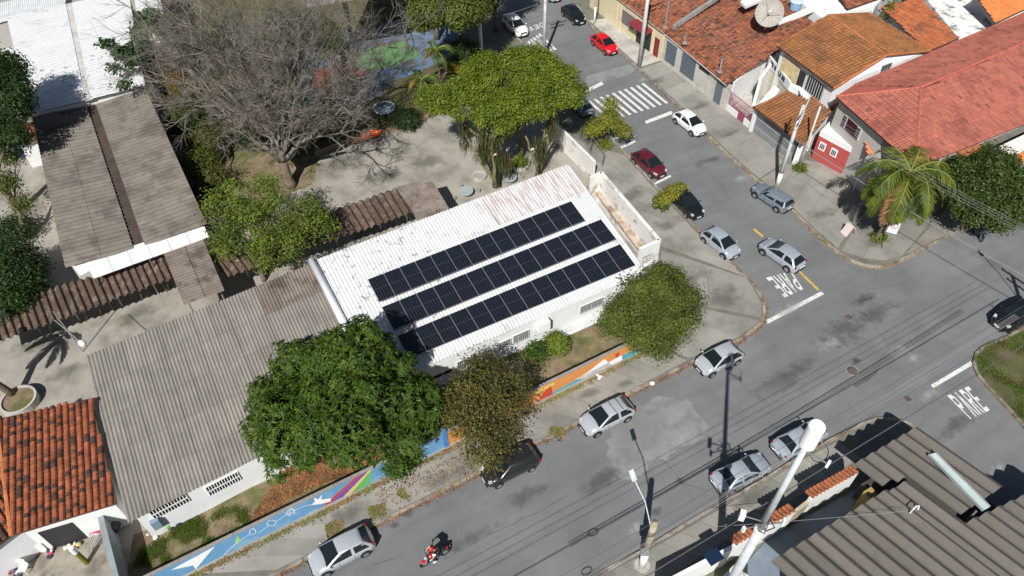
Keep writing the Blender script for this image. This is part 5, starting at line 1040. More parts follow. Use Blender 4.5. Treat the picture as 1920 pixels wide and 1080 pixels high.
# ================================================================== POLES, LAMPS, SIGNS, WIRES
POLES = {}
def pole(key, label, px, h, r0, r1, arms=0, adir=28.5, m=POLE, n=14, basew=None, loc=None, group='concrete utility poles', armz=.3):
    p = loc or G(px[0], px[1], 0); t = thing('utility_pole', label, 'utility pole', (p.x, p.y, 0), group=group)
    MB().tube([(p.x, p.y, .05), (p.x, p.y, h)], [r0, r1], n).build('shaft', m, t, smooth=True)
    if basew: MB().tube([(p.x, p.y, .1), (p.x, p.y, basew)], [r0 + .02, r0], n).build('painted_base', PURE, t, smooth=True)
    d = Vector((math.cos(rad(adir)), math.sin(rad(adir)), 0)); tops = []
    for k in range(arms):
        z = h - armz - k * .9; R = Matrix.Rotation(rad(adir), 3, 'Z'); c = Vector((p.x, p.y, z)) + R @ Vector((0, -.18, 0)); a = MB().box(c, (2.2 - .5 * k, .10, .12), R).build('crossarm', POLE, t)
        for s in (-.95, -.35, .35, .95):
            s *= 1 - .22 * k
            q = c + d * s; MB().tube([q + Vector((0, 0, .06)), q + Vector((0, 0, .16)), q + Vector((0, 0, .24))], [.045, .06, .03], 6).build('insulator', mat('porcelain', (.55, .52, .50), .3, .1), a)
            tops.append(q + Vector((0, 0, .26)))
    POLES[key] = (p, h, tops, d); return t
def proj_h(px_base, y_top): pass
pole('p1', 'tall plain concrete pole rising past the cream house awning', (1198, 127), 10.5, .24, .15, 2, basew=None)
pole('p2', 'concrete pole standing behind the bright green tree at the slow-down letters', (1020, 108), 8.6, .20, .13, 2)
tp_ = pole('p3', 'concrete pole carrying the transformer beside the low white garden wall', (903, 114), 8.6, .23, .14, 2)
pole('p5', 'thin pole with a thick white painted base at the far pavement', (1114, 47), 9.5, .10, .08, 1, basew=2.2)
pole('p6', 'concrete pole with a white painted foot in front of the silver garage grille', (1457, 348), 8.2, .19, .12, 2, basew=1.4, adir=62)
pole('p7', 'slim service pole against the garage roof corner', (1497, 318), 6.6, .10, .08, 0)
wp8 = GS(1898, 517, 9.0)
pole('p8', 'concrete pole with crossarms over the black SUV', None, 9.0, .20, .13, 2, loc=Vector((wp8.x, wp8.y, 0)), adir=120)
# transformer
p = POLES['p3'][0]; tf = tp_; c = Vector((p.x - .75, p.y - .35, 5.3)); MB().tube([c - Vector((0, 0, .55)), c + Vector((0, 0, .5))], .42, 14).build('transformer_tank', WPOLE, tf)
for k in range(9): a = math.pi + (k - 4) * .28; MB().box(c + Vector((math.cos(a) * .5, math.sin(a) * .5, -.05)), (.22, .04, .8), Matrix.Rotation(a, 3, 'Z')).build('cooling_fin', WPOLE, tf)
for s in (-.22, 0, .22): MB().tube([c + Vector((s, 0, .5)), c + Vector((s, 0, .85))], [.07, .04], 8).build('bushing', mat('porcelain', (.55, .52, .50)), tf)
MB().box(c + Vector((.5, .2, -.3)), (.7, .12, .12)).build('bracket', GALV, tf)
# broken-off street pole with a lamp arm
pt = G(1203, 1062, 0); sp = thing('street_lamp', 'stumpy weathered street pole with a long thin lamp arm over the road', 'street lamp', (pt.x, pt.y, 0))
MB().tube([(pt.x, pt.y, .1), (pt.x, pt.y, 2.0)], [.22, .21], 14).build('painted_base', PURE, sp, smooth=True); MB().tube([(pt.x, pt.y, 2.0), (pt.x, pt.y, 5.7)], [.21, .17], 14).build('shaft', mat('weathered_pole', (.40, .35, .26), .9, .2, 2., 9., (.25, .2, .14), .4, 1.5), sp, smooth=True)
MB().tube([(pt.x, pt.y, .1), (pt.x, pt.y, .22)], .45, 14).build('footing', CONC_W, sp); MB().box((pt.x - .15, pt.y - .22, 2.5), (.5, .25, .45)).build('meter_box', GALV, sp)
lh = G(1187, 894, 7.0); lb_ = Vector((pt.x - .1, pt.y, 5.0)); l1 = G(1206, 955, 6.2); MB().tube([lb_, Vector((lh.x + (pt.x - lh.x) * .55, lh.y + (pt.y - lh.y) * .55, 6.3)), lh], .035, 6).build('arm', WPOLE, sp); 
dd = (lh - lb_).normalized(); R_ = dd.to_track_quat('X', 'Z').to_matrix(); MB().box(lh + dd * .1, (.62, .26, .12), R_).build('lamp_head', WPOLE, sp)
l2 = GS(1838, 474, 7.2); pl2 = Vector((wp8.x, wp8.y, 6.2)); ls = thing('lamp_arm', 'thin curved lamp arm reaching out from the pole over the black SUV', 'lamp', (wp8.x, wp8.y, 6.2)); MB().tube([pl2, pl2.lerp(l2, .5) + Vector((0, 0, .35)), l2], .035, 6).build('arm', WPOLE, ls); MB().box(l2, (.55, .25, .12), (l2 - pl2).normalized().to_track_quat('X', 'Z').to_matrix()).build('lamp_head', WPOLE, ls)
# antenna mast
am = Vector((10.95, 13.95, 0)); at_ = thing('antenna_mast', 'huge pale painted antenna mast topped by a white radome drum', 'antenna mast', (am.x, am.y, 0))
MB().tube([(am.x, am.y, .1), (am.x, am.y, 9.5)], [.25, .20], 20).build('lower_shaft', WPOLE, at_, smooth=True); MB().tube([(am.x, am.y, 9.5), (am.x, am.y, 9.75)], .27, 20).build('collar', PURE, at_); MB().tube([(am.x, am.y, 9.75), (am.x, am.y, 16.9)], [.15, .11], 20).build('upper_shaft', WPOLE, at_, smooth=True)
MB().tube([(am.x, am.y, 16.9), (am.x, am.y, 17.0), (am.x, am.y, 17.05)], [.2, .30, .30], 20).build('mount', WPOLE, at_); MB().tube([(am.x, am.y, 17.05), (am.x, am.y, 18.3), (am.x, am.y, 18.36)], [.31, .31, .26], 24).build('radome', PURE, at_)
for a, z, s, l in ((2.8, 10.4, .24, .55), (3.4, 10.2, .12, .4), (.1, 10.1, .10, .6), (5.6, 16.6, .10, .4)):
    q = am + Vector((math.cos(a) * .95, math.sin(a) * .95, z)); MB().tube([am + Vector((0, 0, z)), q], .035, 6).build('bracket', IRON, at_); MB().box(q, (s, s * 1.2, l), Matrix.Rotation(a, 3, 'Z')).build('antenna_panel', PURE, at_)
for k in range(5): a = k * 1.3; MB().tube([am + Vector((math.cos(a) * .25, math.sin(a) * .25, 9.9)), am + Vector((math.cos(a + .6) * .5, math.sin(a + .6) * .5, 10.3)), am + Vector((math.cos(a + 1.4) * .2, math.sin(a + 1.4) * .2, 10.6))], .03, 5).build('cable_loop', DARK, at_)
ring = [am + Vector((.55 + .35 * math.cos(b_), .25 * math.sin(b_) - .1, 16.6 + .3 * math.sin(b_))) for b_ in [2 * math.pi * i / 14 for i in range(15)]]; MB().tube(ring, .018, 4, False).build('cable_loop', DARK, at_)
def wire(label, a, b_, sag=.5, r=.014, m=WIRE, n=14, strands=1, spread=.0, grp='overhead cables'):
    t = thing('overhead_cable', label, 'cable', (a + b_) / 2 - Vector((0, 0, sag)), group=grp); d = (b_ - a).normalized(); s_ = Vector((-d.y, d.x, 0))
    for k in range(strands):
        o = s_ * (k - (strands - 1) / 2) * spread + Vector((0, 0, random.uniform(-.05, .05))); sg = sag * random.uniform(.85, 1.15)
        MB().tube([a.lerp(b_, i / n) + o - Vector((0, 0, 4 * sg * (i / n) * (1 - i / n))) for i in range(n + 1)], r, 4).build('strand', m, t)
def gsl(x, y, h): return GS(x, y, h)
def ext(a, b_, k0, k1): return a + (b_ - a) * k0, a + (b_ - a) * k1
a, c = gsl(960, 1079, 8.0), gsl(1810, 597, 8.0); a, c = ext(a, c, -.25, 1.10); wire('bundled upper power cable running along the lower street', a, c, .25, .028, WIRE)
wire('three thin upper power wires running along the lower street', a + Vector((-.6, 1.2, .4)), c + Vector((-.6, 1.2, .4)), .25, .012, WIRE, strands=3, spread=.45)
a, c = G(1215, 1018, 5.4), G(1880, 608, 5.6); a, c = ext(a, c, -.2, 1.05); wire('loose telephone cables running low along the lower street', a, c, .35, .014, WIRE_L, strands=4, spread=.10)
for px in ((1112, 998), (1100, 1070)): q = GS(px[0], px[1], 5.5); t = thing('cable_coil', 'coil of spare telephone cable hanging on the %s' % ('bundled upper cable' if px[1] < 1000 else 'low telephone cables near the street lamp'), 'coil', q); MB().tube([q + Vector((.28 * math.cos(b_), .2 * math.sin(b_), .1 * math.cos(b_))) for b_ in [2 * math.pi * i / 12 for i in range(13)]], .03, 5, False).build('loop', DARK, t)
T6, T8, T1, T2, T3 = POLES['p6'][2], POLES['p8'][2], POLES['p1'][2], POLES['p2'][2], POLES['p3'][2]
for lb, A_, B_ in (('four parallel wires spanning the corner past the coconut palm', T6, T8), ('wires climbing over the clay roofs from the garage pole', T6, T1)):
    t = thing('overhead_cable', lb, 'cable', (A_[0] + B_[0]) / 2, group='overhead cables')
    for k in range(4):
        a, c = A_[k], B_[k]; MB().tube([a.lerp(c, i / 14) - Vector((0, 0, 4 * .5 * (i / 14) * (1 - i / 14))) for i in range(15)], .009, 4).build('strand', WIRE_L, t)
wire('low telephone bundle from the garage pole towards the crossroads', Vector((T6[0].x, T6[0].y, 5.6)), Vector((T8[0].x, T8[0].y, 5.8)), .4, .015, WIRE_L, strands=2, spread=.12)
t = thing('overhead_cable', 'pair of wires joining the two poles above the white SUV', 'cable', T2[0], group='overhead cables')
for k in (0, 1, 2): MB().tube([T3[k].lerp(T2[k], i / 8) - Vector((0, 0, .8 * (i / 8) * (1 - i / 8))) for i in range(9)], .014, 4).build('strand', WIRE_L, t)
wire('single wire from the transformer pole across the road letters', Vector((T3[0].x, T3[0].y, 5.0)), Vector((T2[0].x, T2[0].y, 6.4)), .3, .014, WIRE_L)
wire('thin pale cable stretched from the antenna mast over the channel roof', G(1347, 987, 2.6), G(1700, 958, 3.6), .1, .012, WIRE_L)
# signs
p = G(1653, 470, 0); sg_ = thing('parking_sign', 'square white no-parking sign plate on a thin grey post at the corner', 'sign', (p.x, p.y, 0)); MB().tube([(p.x, p.y, .1), (p.x, p.y, 2.9)], .035, 8).build('post', GALV, sg_)
c = Vector((p.x, p.y - .05, 2.55)); Rz = Matrix.Rotation(rad(-25), 3, 'Z') @ Matrix.Rotation(rad(-8), 3, 'X'); MB().box(c, (.70, .03, 1.0), Rz).build('plate', PURE, sg_)
ring = MB(); o_ = len(ring.v)
for k in range(20):
    a0_, a1_ = 2 * math.pi * k / 20, 2 * math.pi * (k + 1) / 20; q = [c + Rz @ Vector((math.cos(a_) * r, -.019, .17 + math.sin(a_) * r)) for a_, r in ((a0_, .20), (a1_, .20), (a1_, .27), (a0_, .27))]; ring.add(q, [(0, 1, 2, 3)])
ring.build('red_ring', mat('sign_red', (.5, .02, .03), .5, 0), sg_); lt = MB()
for pg in GLY['E']: lt.add([c + Rz @ Vector(((u - .5) * .17, -.02, .17 + (v - .5) * .26)) for u, v in pg], [tuple(range(len(pg)))])
lt.build('letter', DARK, sg_); lt = MB()
for k in (0, 1): lt.add([c + Rz @ Vector((x, -.019, z)) for x, z in ((-.26, -.25 - k * .1), (.26, -.25 - k * .1), (.26, -.21 - k * .1), (-.26, -.21 - k * .1))], [(0, 1, 2, 3)])
lt.build('small_print', mat('sign_grey', (.25, .25, .28), .6, 0), sg_)
p = G(1589, 441, 0); af = thing('a_frame_sign', 'pinkish white A-frame board standing on the corner pavement', 'sign', (p.x, p.y, 0))
for s in (-1, 1): MB().box((p.x + s * .24, p.y, .62), (.04, .72, 1.0), Matrix.Rotation(rad(20), 3, 'Z') @ Matrix.Rotation(-s * .42, 3, 'Y')).build('board', mat('pinkish_board', (.66, .55, .54), .6, .05), af)
# wire fence between the annex and the pavement
wf_ = thing('wire_fence', 'rusty wire fence with thin posts between the annex wall and the pavement', 'fence', G(1100, 290, 0)); fp = [G(1066, 236, 0), G(1088, 262, 0), G(1106, 291, 0), G(1129, 316, 0)]
for q in fp: MB().tube([(q.x, q.y, .1), (q.x, q.y, 1.9)], .04, 6).build('post', IRON, wf_)
mb = MB()
for zz in [.3 + .2 * k for k in range(8)]:
    for a, c in zip(fp, fp[1:]): mb.tube([(a.x, a.y, zz), (c.x, c.y, zz)], .008, 3)
mb.build('wires', IRON, wf_)
q1 = G(1078, 236, 0); MB().tube([(fp[0].x, fp[0].y, 1.9), (fp[3].x, fp[3].y, 1.9)], .03, 5).build('top_rail', mat('rust_rail', (.22, .13, .09), .8, .2), wf_)
# ================================================================== SCHOOLYARD THINGS
def planter(label, px, r, h, m, fill, plants=0):
    p = G(px[0], px[1], h); t = thing('planter', label, 'planter', (p.x, p.y, .1), group='round concrete planters'); V = []; F = []; n = 28
    for k in range(n):
        a = 2 * math.pi * k / n; c, s = math.cos(a), math.sin(a)
        for rr, z in ((r, .1), (r, h), (r - .14, h), (r - .14, h - .15)): V.append((p.x + c * rr, p.y + s * rr, z))
    for k in range(n):
        for j in range(3): F.append((k * 4 + j, ((k + 1) % n) * 4 + j, ((k + 1) % n) * 4 + j + 1, k * 4 + j + 1))
    MB().add(V, F).build('rim', m, t); MB().prism([(p.x + math.cos(2 * math.pi * k / n) * (r - .13), p.y + math.sin(2 * math.pi * k / n) * (r - .13)) for k in range(n)], .1, h - .12).build('soil', fill, t)
    return p, t
PL1, _ = planter('round planter ringing the lone palm beside the orange tiled house', (33, 748), 1.15, .75, CONC_W, SOIL)
PL2, _ = planter('round planter full of low green plants around the middle trunk', (976, 305), .85, .55, CONC_W, LAWN)
PL3, _ = planter('empty round planter beside the mossy trunk nearest the bare tree', (899, 328), .62, .45, CONC_W, YARD)
for c, r in (((874, 357), .62), ((956, 332), .60)):
    p = G(c[0], c[1], .72); t = thing('concrete_table', 'round grey concrete table %s' % ('near the walkway canopy end' if c[0] < 900 else 'beside the red bollard'), 'table', (p.x, p.y, .15), group='round concrete yard tables'); MB().tube([(p.x, p.y, .62), (p.x, p.y, .74)], r, 22).build('top', mat('table_grey', (.33, .37, .37), .8, .1), t); MB().tube([(p.x, p.y, .15), (p.x, p.y, .62)], .16, 10).build('pedestal', COPE, t)
    for k in range(4):
        a = k * 1.6 + .4; q = p + Vector((math.cos(a), math.sin(a), 0)) * 1.15
        st_ = thing('stool', ['low dark concrete stool on the side of the %s table facing the roof', 'low dark concrete stool on the walkway side of the %s table', 'low dark concrete stool on the garden side of the %s table', 'low dark concrete stool on the boundary wall side of the %s table'][k] % ('canopy-end' if c[0] < 900 else 'bollard'), 'stool', (q.x, q.y, .15), group='stools of the round yard tables'); MB().tube([(q.x, q.y, .15), (q.x, q.y, .45)], .15, 10).build('seat', COPE, st_)
p = G(956, 312, 0); t = thing('red_bollard', 'short red post standing beside the planted ring', 'post', (p.x, p.y, .15)); MB().tube([(p.x, p.y, .15), (p.x, p.y, .85), (p.x, p.y, .95)], [.16, .15, .05], 12).build('post', mat('bollard_red', (.62, .03, .03), .5, .05), t)
p = G(686, 264, .3); t = thing('orange_slide', 'orange climbing frame lying at the edge of the garden fence', 'play equipment', (p.x, p.y, .15)); om = mat('orange_plastic', (.75, .12, .02), .5, .05)
a, c = G(664, 268, .5), G(712, 252, .9)
for k in range(3): MB().tube([a + Vector((0, .3 * k, 0)), a.lerp(c, .5) + Vector((0, .3 * k, .5)), c + Vector((0, .3 * k, 0))], .06, 6).build('tube', om, t)
for k in range(6): q = a.lerp(c, k / 5); MB().tube([q, q + Vector((0, .62, .1))], .045, 6).build('rung', om, t)
MB().slab([a.lerp(c, .1), a.lerp(c, .9), a.lerp(c, .9) + Vector((0, .6, .1)), a.lerp(c, .1) + Vector((0, .6, .1))], .05).build('panel', om, t)
p = G(720, 203, .5); t = thing('trampoline', 'round bluish white trampoline on the garden lawn', 'trampoline', (p.x, p.y, .15)); MB().tube([(p.x, p.y, .45), (p.x, p.y, .55)], 1.05, 24).build('mat', mat('trampoline_mat', (.34, .42, .46), .7, .2, 1.2, 6., (.08, .11, .13), .5, .9), t); MB().tube([Vector((p.x + 1.05 * math.cos(a), p.y + 1.05 * math.sin(a), .58)) for a in [2 * math.pi * i / 24 for i in range(25)]], .07, 6, False).build('rim', WPOLE, t)
for k in range(6): a = k * math.pi / 3; MB().tube([(p.x + math.cos(a), p.y + math.sin(a), .15), (p.x + math.cos(a), p.y + math.sin(a), .5)], .04, 5).build('leg', GALV, t)
gf = thing('picket_fence', 'low weathered picket fence between the yard and the garden', 'fence', G(700, 255, 0)); fl = pxs([(592, 297), (640, 278), (700, 262), (760, 243), (806, 224)]); tot = 0; SL = mat('fence_wood', (.36, .27, .17), .9, .2, 2., 9., island=.2)
for a, c in zip(fl, fl[1:]):
    n = int((c - a).length / .13); d = (c - a).normalized(); R = Matrix.Rotation(math.atan2(d.y, d.x), 3, 'Z')
    for k in range(n): q = a.lerp(c, (k + .5) / n); tot += 1; MB().box((q.x, q.y, .42 + random.uniform(-.03, .03)), (.075, .03, .62), R).build('slat', SL, gf)
    for zz in (.3, .58): MB().box(((a.x + c.x) / 2, (a.y + c.y) / 2 + .03, zz), ((c - a).length, .03, .05), R).build('rail', SL, gf)
# shaded sports hall roof beyond the court
sp_ = thing('court_shelter', 'dark open-sided court shelter beyond the green court zone', 'building', G(760, 20, 0)); hz = 8.0
rq = [GS(655, 84, hz), GS(700, 76, hz), GS(780, 62, hz), GS(880, 45, hz), GS(905, -30, hz), GS(720, -60, hz)]
MB().prism([(p.x, p.y) for p in rq], hz, hz + .15).build('roof', FIBRE, sp_)
for px in ((778, 66), (845, 52), (660, 84)): p = G(px[0], px[1], 0); MB().box((p.x, p.y + .3, 4), (.42, .42, 7.9)).build('column', COPE, sp_)
fw = thing('court_goal_post', 'thin dark goal frame at the edge of the green court zone', 'goal', G(762, 110, 0)); a, c = G(761, 84, 0), G(766, 106, 0)
MB().tube([(a.x, a.y, .15), (a.x, a.y, 2.3), (c.x, c.y, 2.3), (c.x, c.y, .15)], .05, 6).build('frame', IRON, fw)
hp = thing('basketball_hoop', 'red and white basketball hoop post at the red court zone', 'hoop', G(640, 160, 0)); p = G(640, 158, 0); MB().tube([(p.x, p.y, .15), (p.x, p.y, 3.0)], .08, 8).build('post', WPOLE, hp); MB().box((p.x + .1, p.y - .4, 3.2), (1.1, .06, .6)).build('backboard', COPE, hp)
lamp = thing('yard_lamp', 'white yard lamp on a slanted thin pole by the dark classroom roof corner', 'lamp', G(155, 660, 0)); p = G(157, 662, 0); MB().tube([(p.x, p.y, .1), (p.x, p.y, 4.6)], .04, 6).build('post', GALV, lamp); q = G(154, 644, 5.0); MB().ball(q, (.25, .18, .3), 10, 8).build('shade', PURE, lamp, smooth=True); MB().tube([G(102, 600, 5.2), q], .03, 5).build('arm', GALV, lamp)
# yard clutter by the white house
def clutter(label, px, z, f, name, cat): p = G(px[0], px[1], z); t = thing(name, label, cat, (p.x, p.y, .15)); f(p, t); return t
def chairf(m):
    def f(p, t):
        MB().box((p.x, p.y, .55), (.48, .46, .05)).build('seat', m, t); MB().box((p.x, p.y + .22, .85), (.48, .05, .55)).build('backrest', m, t)
        for a, c in ((-1, -1), (1, -1), (1, 1), (-1, 1)): MB().tube([(p.x + a * .2, p.y + c * .2, .15), (p.x + a * .2, p.y + c * .2, .55)], .025, 5).build('leg', m, t)
    return f
clutter('pink plastic chair against the white house wall beside the yard wall', (178, 992), .6, chairf(mat('pink_plastic', (.75, .06, .17), .5, .05)), 'plastic_chair', 'chair')
clutter('white wicker-seated chair at the doorway end of the littered yard', (42, 1064), .6, chairf(PURE), 'garden_chair', 'chair')
def boxf(m, d): return lambda p, t: (MB().box((p.x, p.y, .15 + d[2] / 2), d, Matrix.Rotation(rad(20), 3, 'Z')).build('body', m, t), MB().box((p.x, p.y, .15 + d[2] + .02), (d[0] * .9, d[1] * .9, .03), Matrix.Rotation(rad(20), 3, 'Z')).build('lid', mat('aqua_plastic', (.35, .6, .65), .5, .05), t))
clutter('white washing machine with an aqua lid in the house doorway', (70, 1018), .8, boxf(PURE, (.65, .65, .9)), 'washing_machine', 'washing machine')
def pile(cols, n, r):
    def f(p, t):
        for k in range(n):
            a = random.uniform(0, 6.28); q = p + Vector((math.cos(a), math.sin(a), 0)) * random.uniform(0, r); MB().ball((q.x, q.y, .2 + random.uniform(0, .15)), (random.uniform(.08, .2), random.uniform(.08, .18), random.uniform(.05, .12)), 7, 5).build('rag', cols[k % len(cols)], t)
    return f
RG = [mat('rag_%d' % i, c, .9, .2) for i, c in enumerate([(.04, .04, .06), (.6, .58, .55), (.5, .05, .1), (.1, .12, .2), (.55, .42, .2)])]
clutter('heap of dark and white clothes beside the washing machine', (96, 1028), .3, pile(RG, 14, .5), 'clothes_heap', 'clothes'); clutter('jumble of dark bags and toys at the wall end of the littered yard', (20, 1072), .3, pile(RG, 14, .6), 'bag_heap', 'bags'); clutter('pale sacks and straw hat leaning by the white wall', (134, 1022), .3, pile([RG[4], RG[1]], 8, .4), 'sack_heap', 'sacks')
def rackf(p, t):
    for k in range(9): MB().tube([(p.x - .45 + k * .11, p.y - .35, 1.0), (p.x - .45 + k * .11, p.y + .35, 1.0)], .014, 4).build('bar', GALV, t)
    for a in (-.45, .45): MB().tube([(p.x + a, p.y - .35, .15), (p.x + a, p.y + .35, 1.0)], .02, 4).build('leg', GALV, t)
clutter('wire drying rack below the pink chair', (180, 1012), .9, rackf, 'drying_rack', 'rack')
clutter('lime green crate beside black sacks under the classroom windows', (309, 985), .5, boxf(mat('lime_plastic', (.16, .62, .08), .5, .05), (.5, .4, .5)), 'plastic_crate', 'crate')
clutter('black rubbish sacks beside the lime green crate', (325, 985), .3, pile([RG[0]], 7, .5), 'rubbish_sacks', 'sacks')
clutter('crumpled white sack on the garden strip end', (288, 998), .3, pile([RG[1]], 5, .35), 'white_sack', 'sack')
clutter('torn white litter at the foot of the paper boat mural', (1125, 708), .16, pile([PURE, RG[1]], 4, .3), 'litter_bag', 'litter'); clutter('small white rag dropped in the gutter below the mural end', (1222, 722), .05, pile([PURE], 1, .05), 'litter_rag', 'litter')
def plank(p, t):
    a, c = G(1056, 633, .5), G(1148, 592, .5); n = Vector((-.4, .9, 0)) * .35
    for k in range(3): MB().slab([a + n * k, c + n * k, c + n * (k + .9), a + n * (k + .9)], .06).build('board', mat('pale_board', (.55, .56, .56), .8, .15), t)
clutter('long pale boards stacked on the garden strip under the white wall', (1100, 612), .4, plank, 'board_stack', 'boards')
# ================================================================== TREES AND PLANTS
def leaves(blobs, n, per, size, aspect=.35, cr=.35, style='rosette', up=.5, hollow=.75, droop=.25, rng=None):
    rng = rng or RNG; C = np.array([[*b[0]] for b in blobs]); Rr = np.array([b[1] for b in blobs])     # radii (rx,ry,rz)
    wgt = (Rr[:, 0] * Rr[:, 1]); idx = rng.choice(len(blobs), n * 2, p=wgt / wgt.sum())
    d = rng.normal(size=(n * 2, 3)); d /= np.linalg.norm(d, axis=1)[:, None]; rr = hollow + (1 - hollow) * rng.random(n * 2) ** .6
    rr *= 1 + .10 * np.sin(d[:, 0] * 7 + idx * 2.1) + .08 * np.sin(d[:, 1] * 9 + d[:, 2] * 8 + idx)
    P = C[idx] + d * Rr[idx] * rr[:, None]
    inside = np.zeros(n * 2, bool)
    for k in range(len(blobs)):
        e = ((P - C[k]) / Rr[k]); inside |= (np.sum(e * e, 1) < (hollow * .8) ** 2) & (idx != k)
    keep = ~inside & (P[:, 2] > .3); P = P[keep][:n]; D = d[keep][:n]; n = len(P)
    nrm = D + np.array([0, 0, up]); nrm /= np.linalg.norm(nrm, axis=1)[:, None]
    P = np.repeat(P, per, 0); Nn = np.repeat(nrm, per, 0); m = len(P)
    r = rng.normal(size=(m, 3)); t = r - Nn * np.sum(r * Nn, 1)[:, None]; t /= np.linalg.norm(t, axis=1)[:, None]
    if style == 'rosette': dr = t * (1 - .2 * rng.random((m, 1))) + Nn * (rng.random((m, 1)) * .7 - droop); base = P
    else: base = P + rng.normal(size=(m, 3)) * cr * np.array([1, 1, .7]); dr = t + Nn * (rng.random((m, 1)) - .5) * .9
    dr /= np.linalg.norm(dr, axis=1)[:, None]; L = size * (.6 + .7 * rng.random((m, 1)))
    q = rng.normal(size=(m, 3)) * .45 + Nn; sd_ = np.cross(dr, q); sd_ /= np.linalg.norm(sd_, axis=1)[:, None]; W = L * aspect * .5
    tip = base + dr * L; mid = base + dr * L * .45; sag = np.array([0, 0, -1.0]) * L * .12
    V = np.stack([base, mid + sd_ * W, tip + sag, mid - sd_ * W], 1).reshape(-1, 3); F = np.arange(m * 4).reshape(-1, 4)
    return V, F
def lumps(blobs, k=10, f=.40, seed=3, jit=.12):
    r = random.Random(seed); out = []
    for c, rr in blobs:
        for i in range(k):
            ph = math.acos(1 - 1.45 * (i + .5) / k); th = i * 2.399 + r.random(); d = (math.sin(ph) * math.cos(th), math.sin(ph) * math.sin(th), math.cos(ph)); g = f * r.uniform(.75, 1.3)
            out.append((tuple(c[j] + d[j] * rr[j] * (1 - f * .75 + r.uniform(-jit, jit)) for j in range(3)), tuple(rr[j] * g if j < 2 else max(rr[j] * g * 1.1, rr[0] * g * .6) for j in range(3))))
    return out
def limb(mb, a, b_, r0, r1, n=6, k=5, wob=.25):
    pts = []; rs = []
    for i in range(k + 1):
        t = i / k; j = Vector((random.uniform(-1, 1), random.uniform(-1, 1), random.uniform(-.5, .5))) * wob * (1 if 0 < i < k else 0); pts.append(a.lerp(b_, t) + j); rs.append(r0 + (r1 - r0) * t)
    mb.tube(pts, rs, n); return pts
def B(px, py, h, rx, ry=None, rz=None): p = G(px, py, h); return ((p.x, p.y, p.z), (rx, ry or rx, rz or rx * .75))
def tree(label, base, blobs, n, per, size, m, bark=BARK, tr=.22, name='tree', forks=1, group=None, extra=None, trunks=None, limbs_per=3, lump=None, **kw):
    bp = G(base[0], base[1], 0) if isinstance(base[0], (int, float)) and len(base) == 2 else Vector(base)
    t = thing(name, label, 'tree', (bp.x, bp.y, .1), group=group); lb2 = lumps(blobs, *lump) if lump else blobs; V, F = leaves(lb2, n, per, size, **kw)
    npmesh('crown', V, F, m, t)
    if extra:
        V, F = leaves(lb2, extra[1], per, size, **kw); npmesh('crown', V, F, extra[0], t)
    mb = MB(); zlow = min(b[0][2] for b in blobs); fk = Vector((bp.x, bp.y, max(.8, zlow * .55))); limb(mb, Vector((bp.x, bp.y, .05)), fk, tr * 1.15, tr * .85, 10, 4, .05); mb.build('trunk', bark, t, smooth=True)
    for b in blobs:
        c = Vector(b[0]); mb = MB(); pp = limb(mb, fk, c, tr * .6, tr * .18, 7, 5, .18)
        for q in range(limbs_per):
            dd_ = Vector((random.gauss(0, 1), random.gauss(0, 1), random.uniform(-.1, 1))).normalized(); e = c + Vector((dd_.x * b[1][0], dd_.y * b[1][1], dd_.z * b[1][2])) * .85; limb(mb, pp[3 + q % 2], e, tr * .22, tr * .05, 5, 4, .15)
        mb.build('limb', bark, t, smooth=True)
    return t
tree('huge dark green mango tree spreading over the grey classroom roof edge', (640, 868), [B(592, 705, 6.2, 2.8), B(680, 655, 7.2, 2.0, 2.2), B(568, 780, 5.6, 2.8), B(655, 770, 6.0, 3.2), B(740, 760, 5.0, 2.4), B(545, 850, 4.2, 1.7), B(650, 815, 4.2, 1.9), B(525, 745, 5.2, 1.9), B(760, 805, 4.2, 1.7), B(640, 700, 6.8, 2.4), B(775, 735, 4.5, 1.3), B(508, 800, 4.6, 1.4), B(715, 700, 5.8, 1.9)], 9000, 12, .285, LF_DARK, tr=.34, aspect=.26, up=.6, hollow=.6, name='mango_tree', lump=(9, .42), extra=(LF_DARKY, 900))
tree('dry olive-brown tree hanging over the mural wall and the dark grey car', (925, 822), [B(915, 740, 5.0, 1.9), B(880, 790, 4.4, 1.6), B(950, 775, 4.2, 1.5), B(905, 835, 3.6, 1.4), B(965, 730, 4.4, 1.1), B(870, 745, 4.8, 1.3), B(930, 840, 3.2, .8), B(905, 690, 4.6, 1.2)], 1500, 10, .19, LF_BROWN, bark=TWIG, tr=.16, aspect=.45, style='scatter', cr=.30, hollow=.2, limbs_per=12, lump=(7, .42, 4, .35), extra=(LF_ORANGE, 160))
tree('shaped olive-green tree on the pavement at the roof corner', (1222, 648), [B(1225, 555, 4.6, 2.0), B(1185, 600, 4.0, 1.8), B(1260, 595, 4.0, 1.8), B(1225, 625, 3.4, 1.9), B(1245, 525, 4.6, 1.3), B(1285, 560, 4.0, 1.1), B(1160, 610, 3.6, 1.0)], 3800, 11, .20, LF_OLIVE, tr=.18, aspect=.42, style='scatter', cr=.26, hollow=.45, lump=(9, .42))
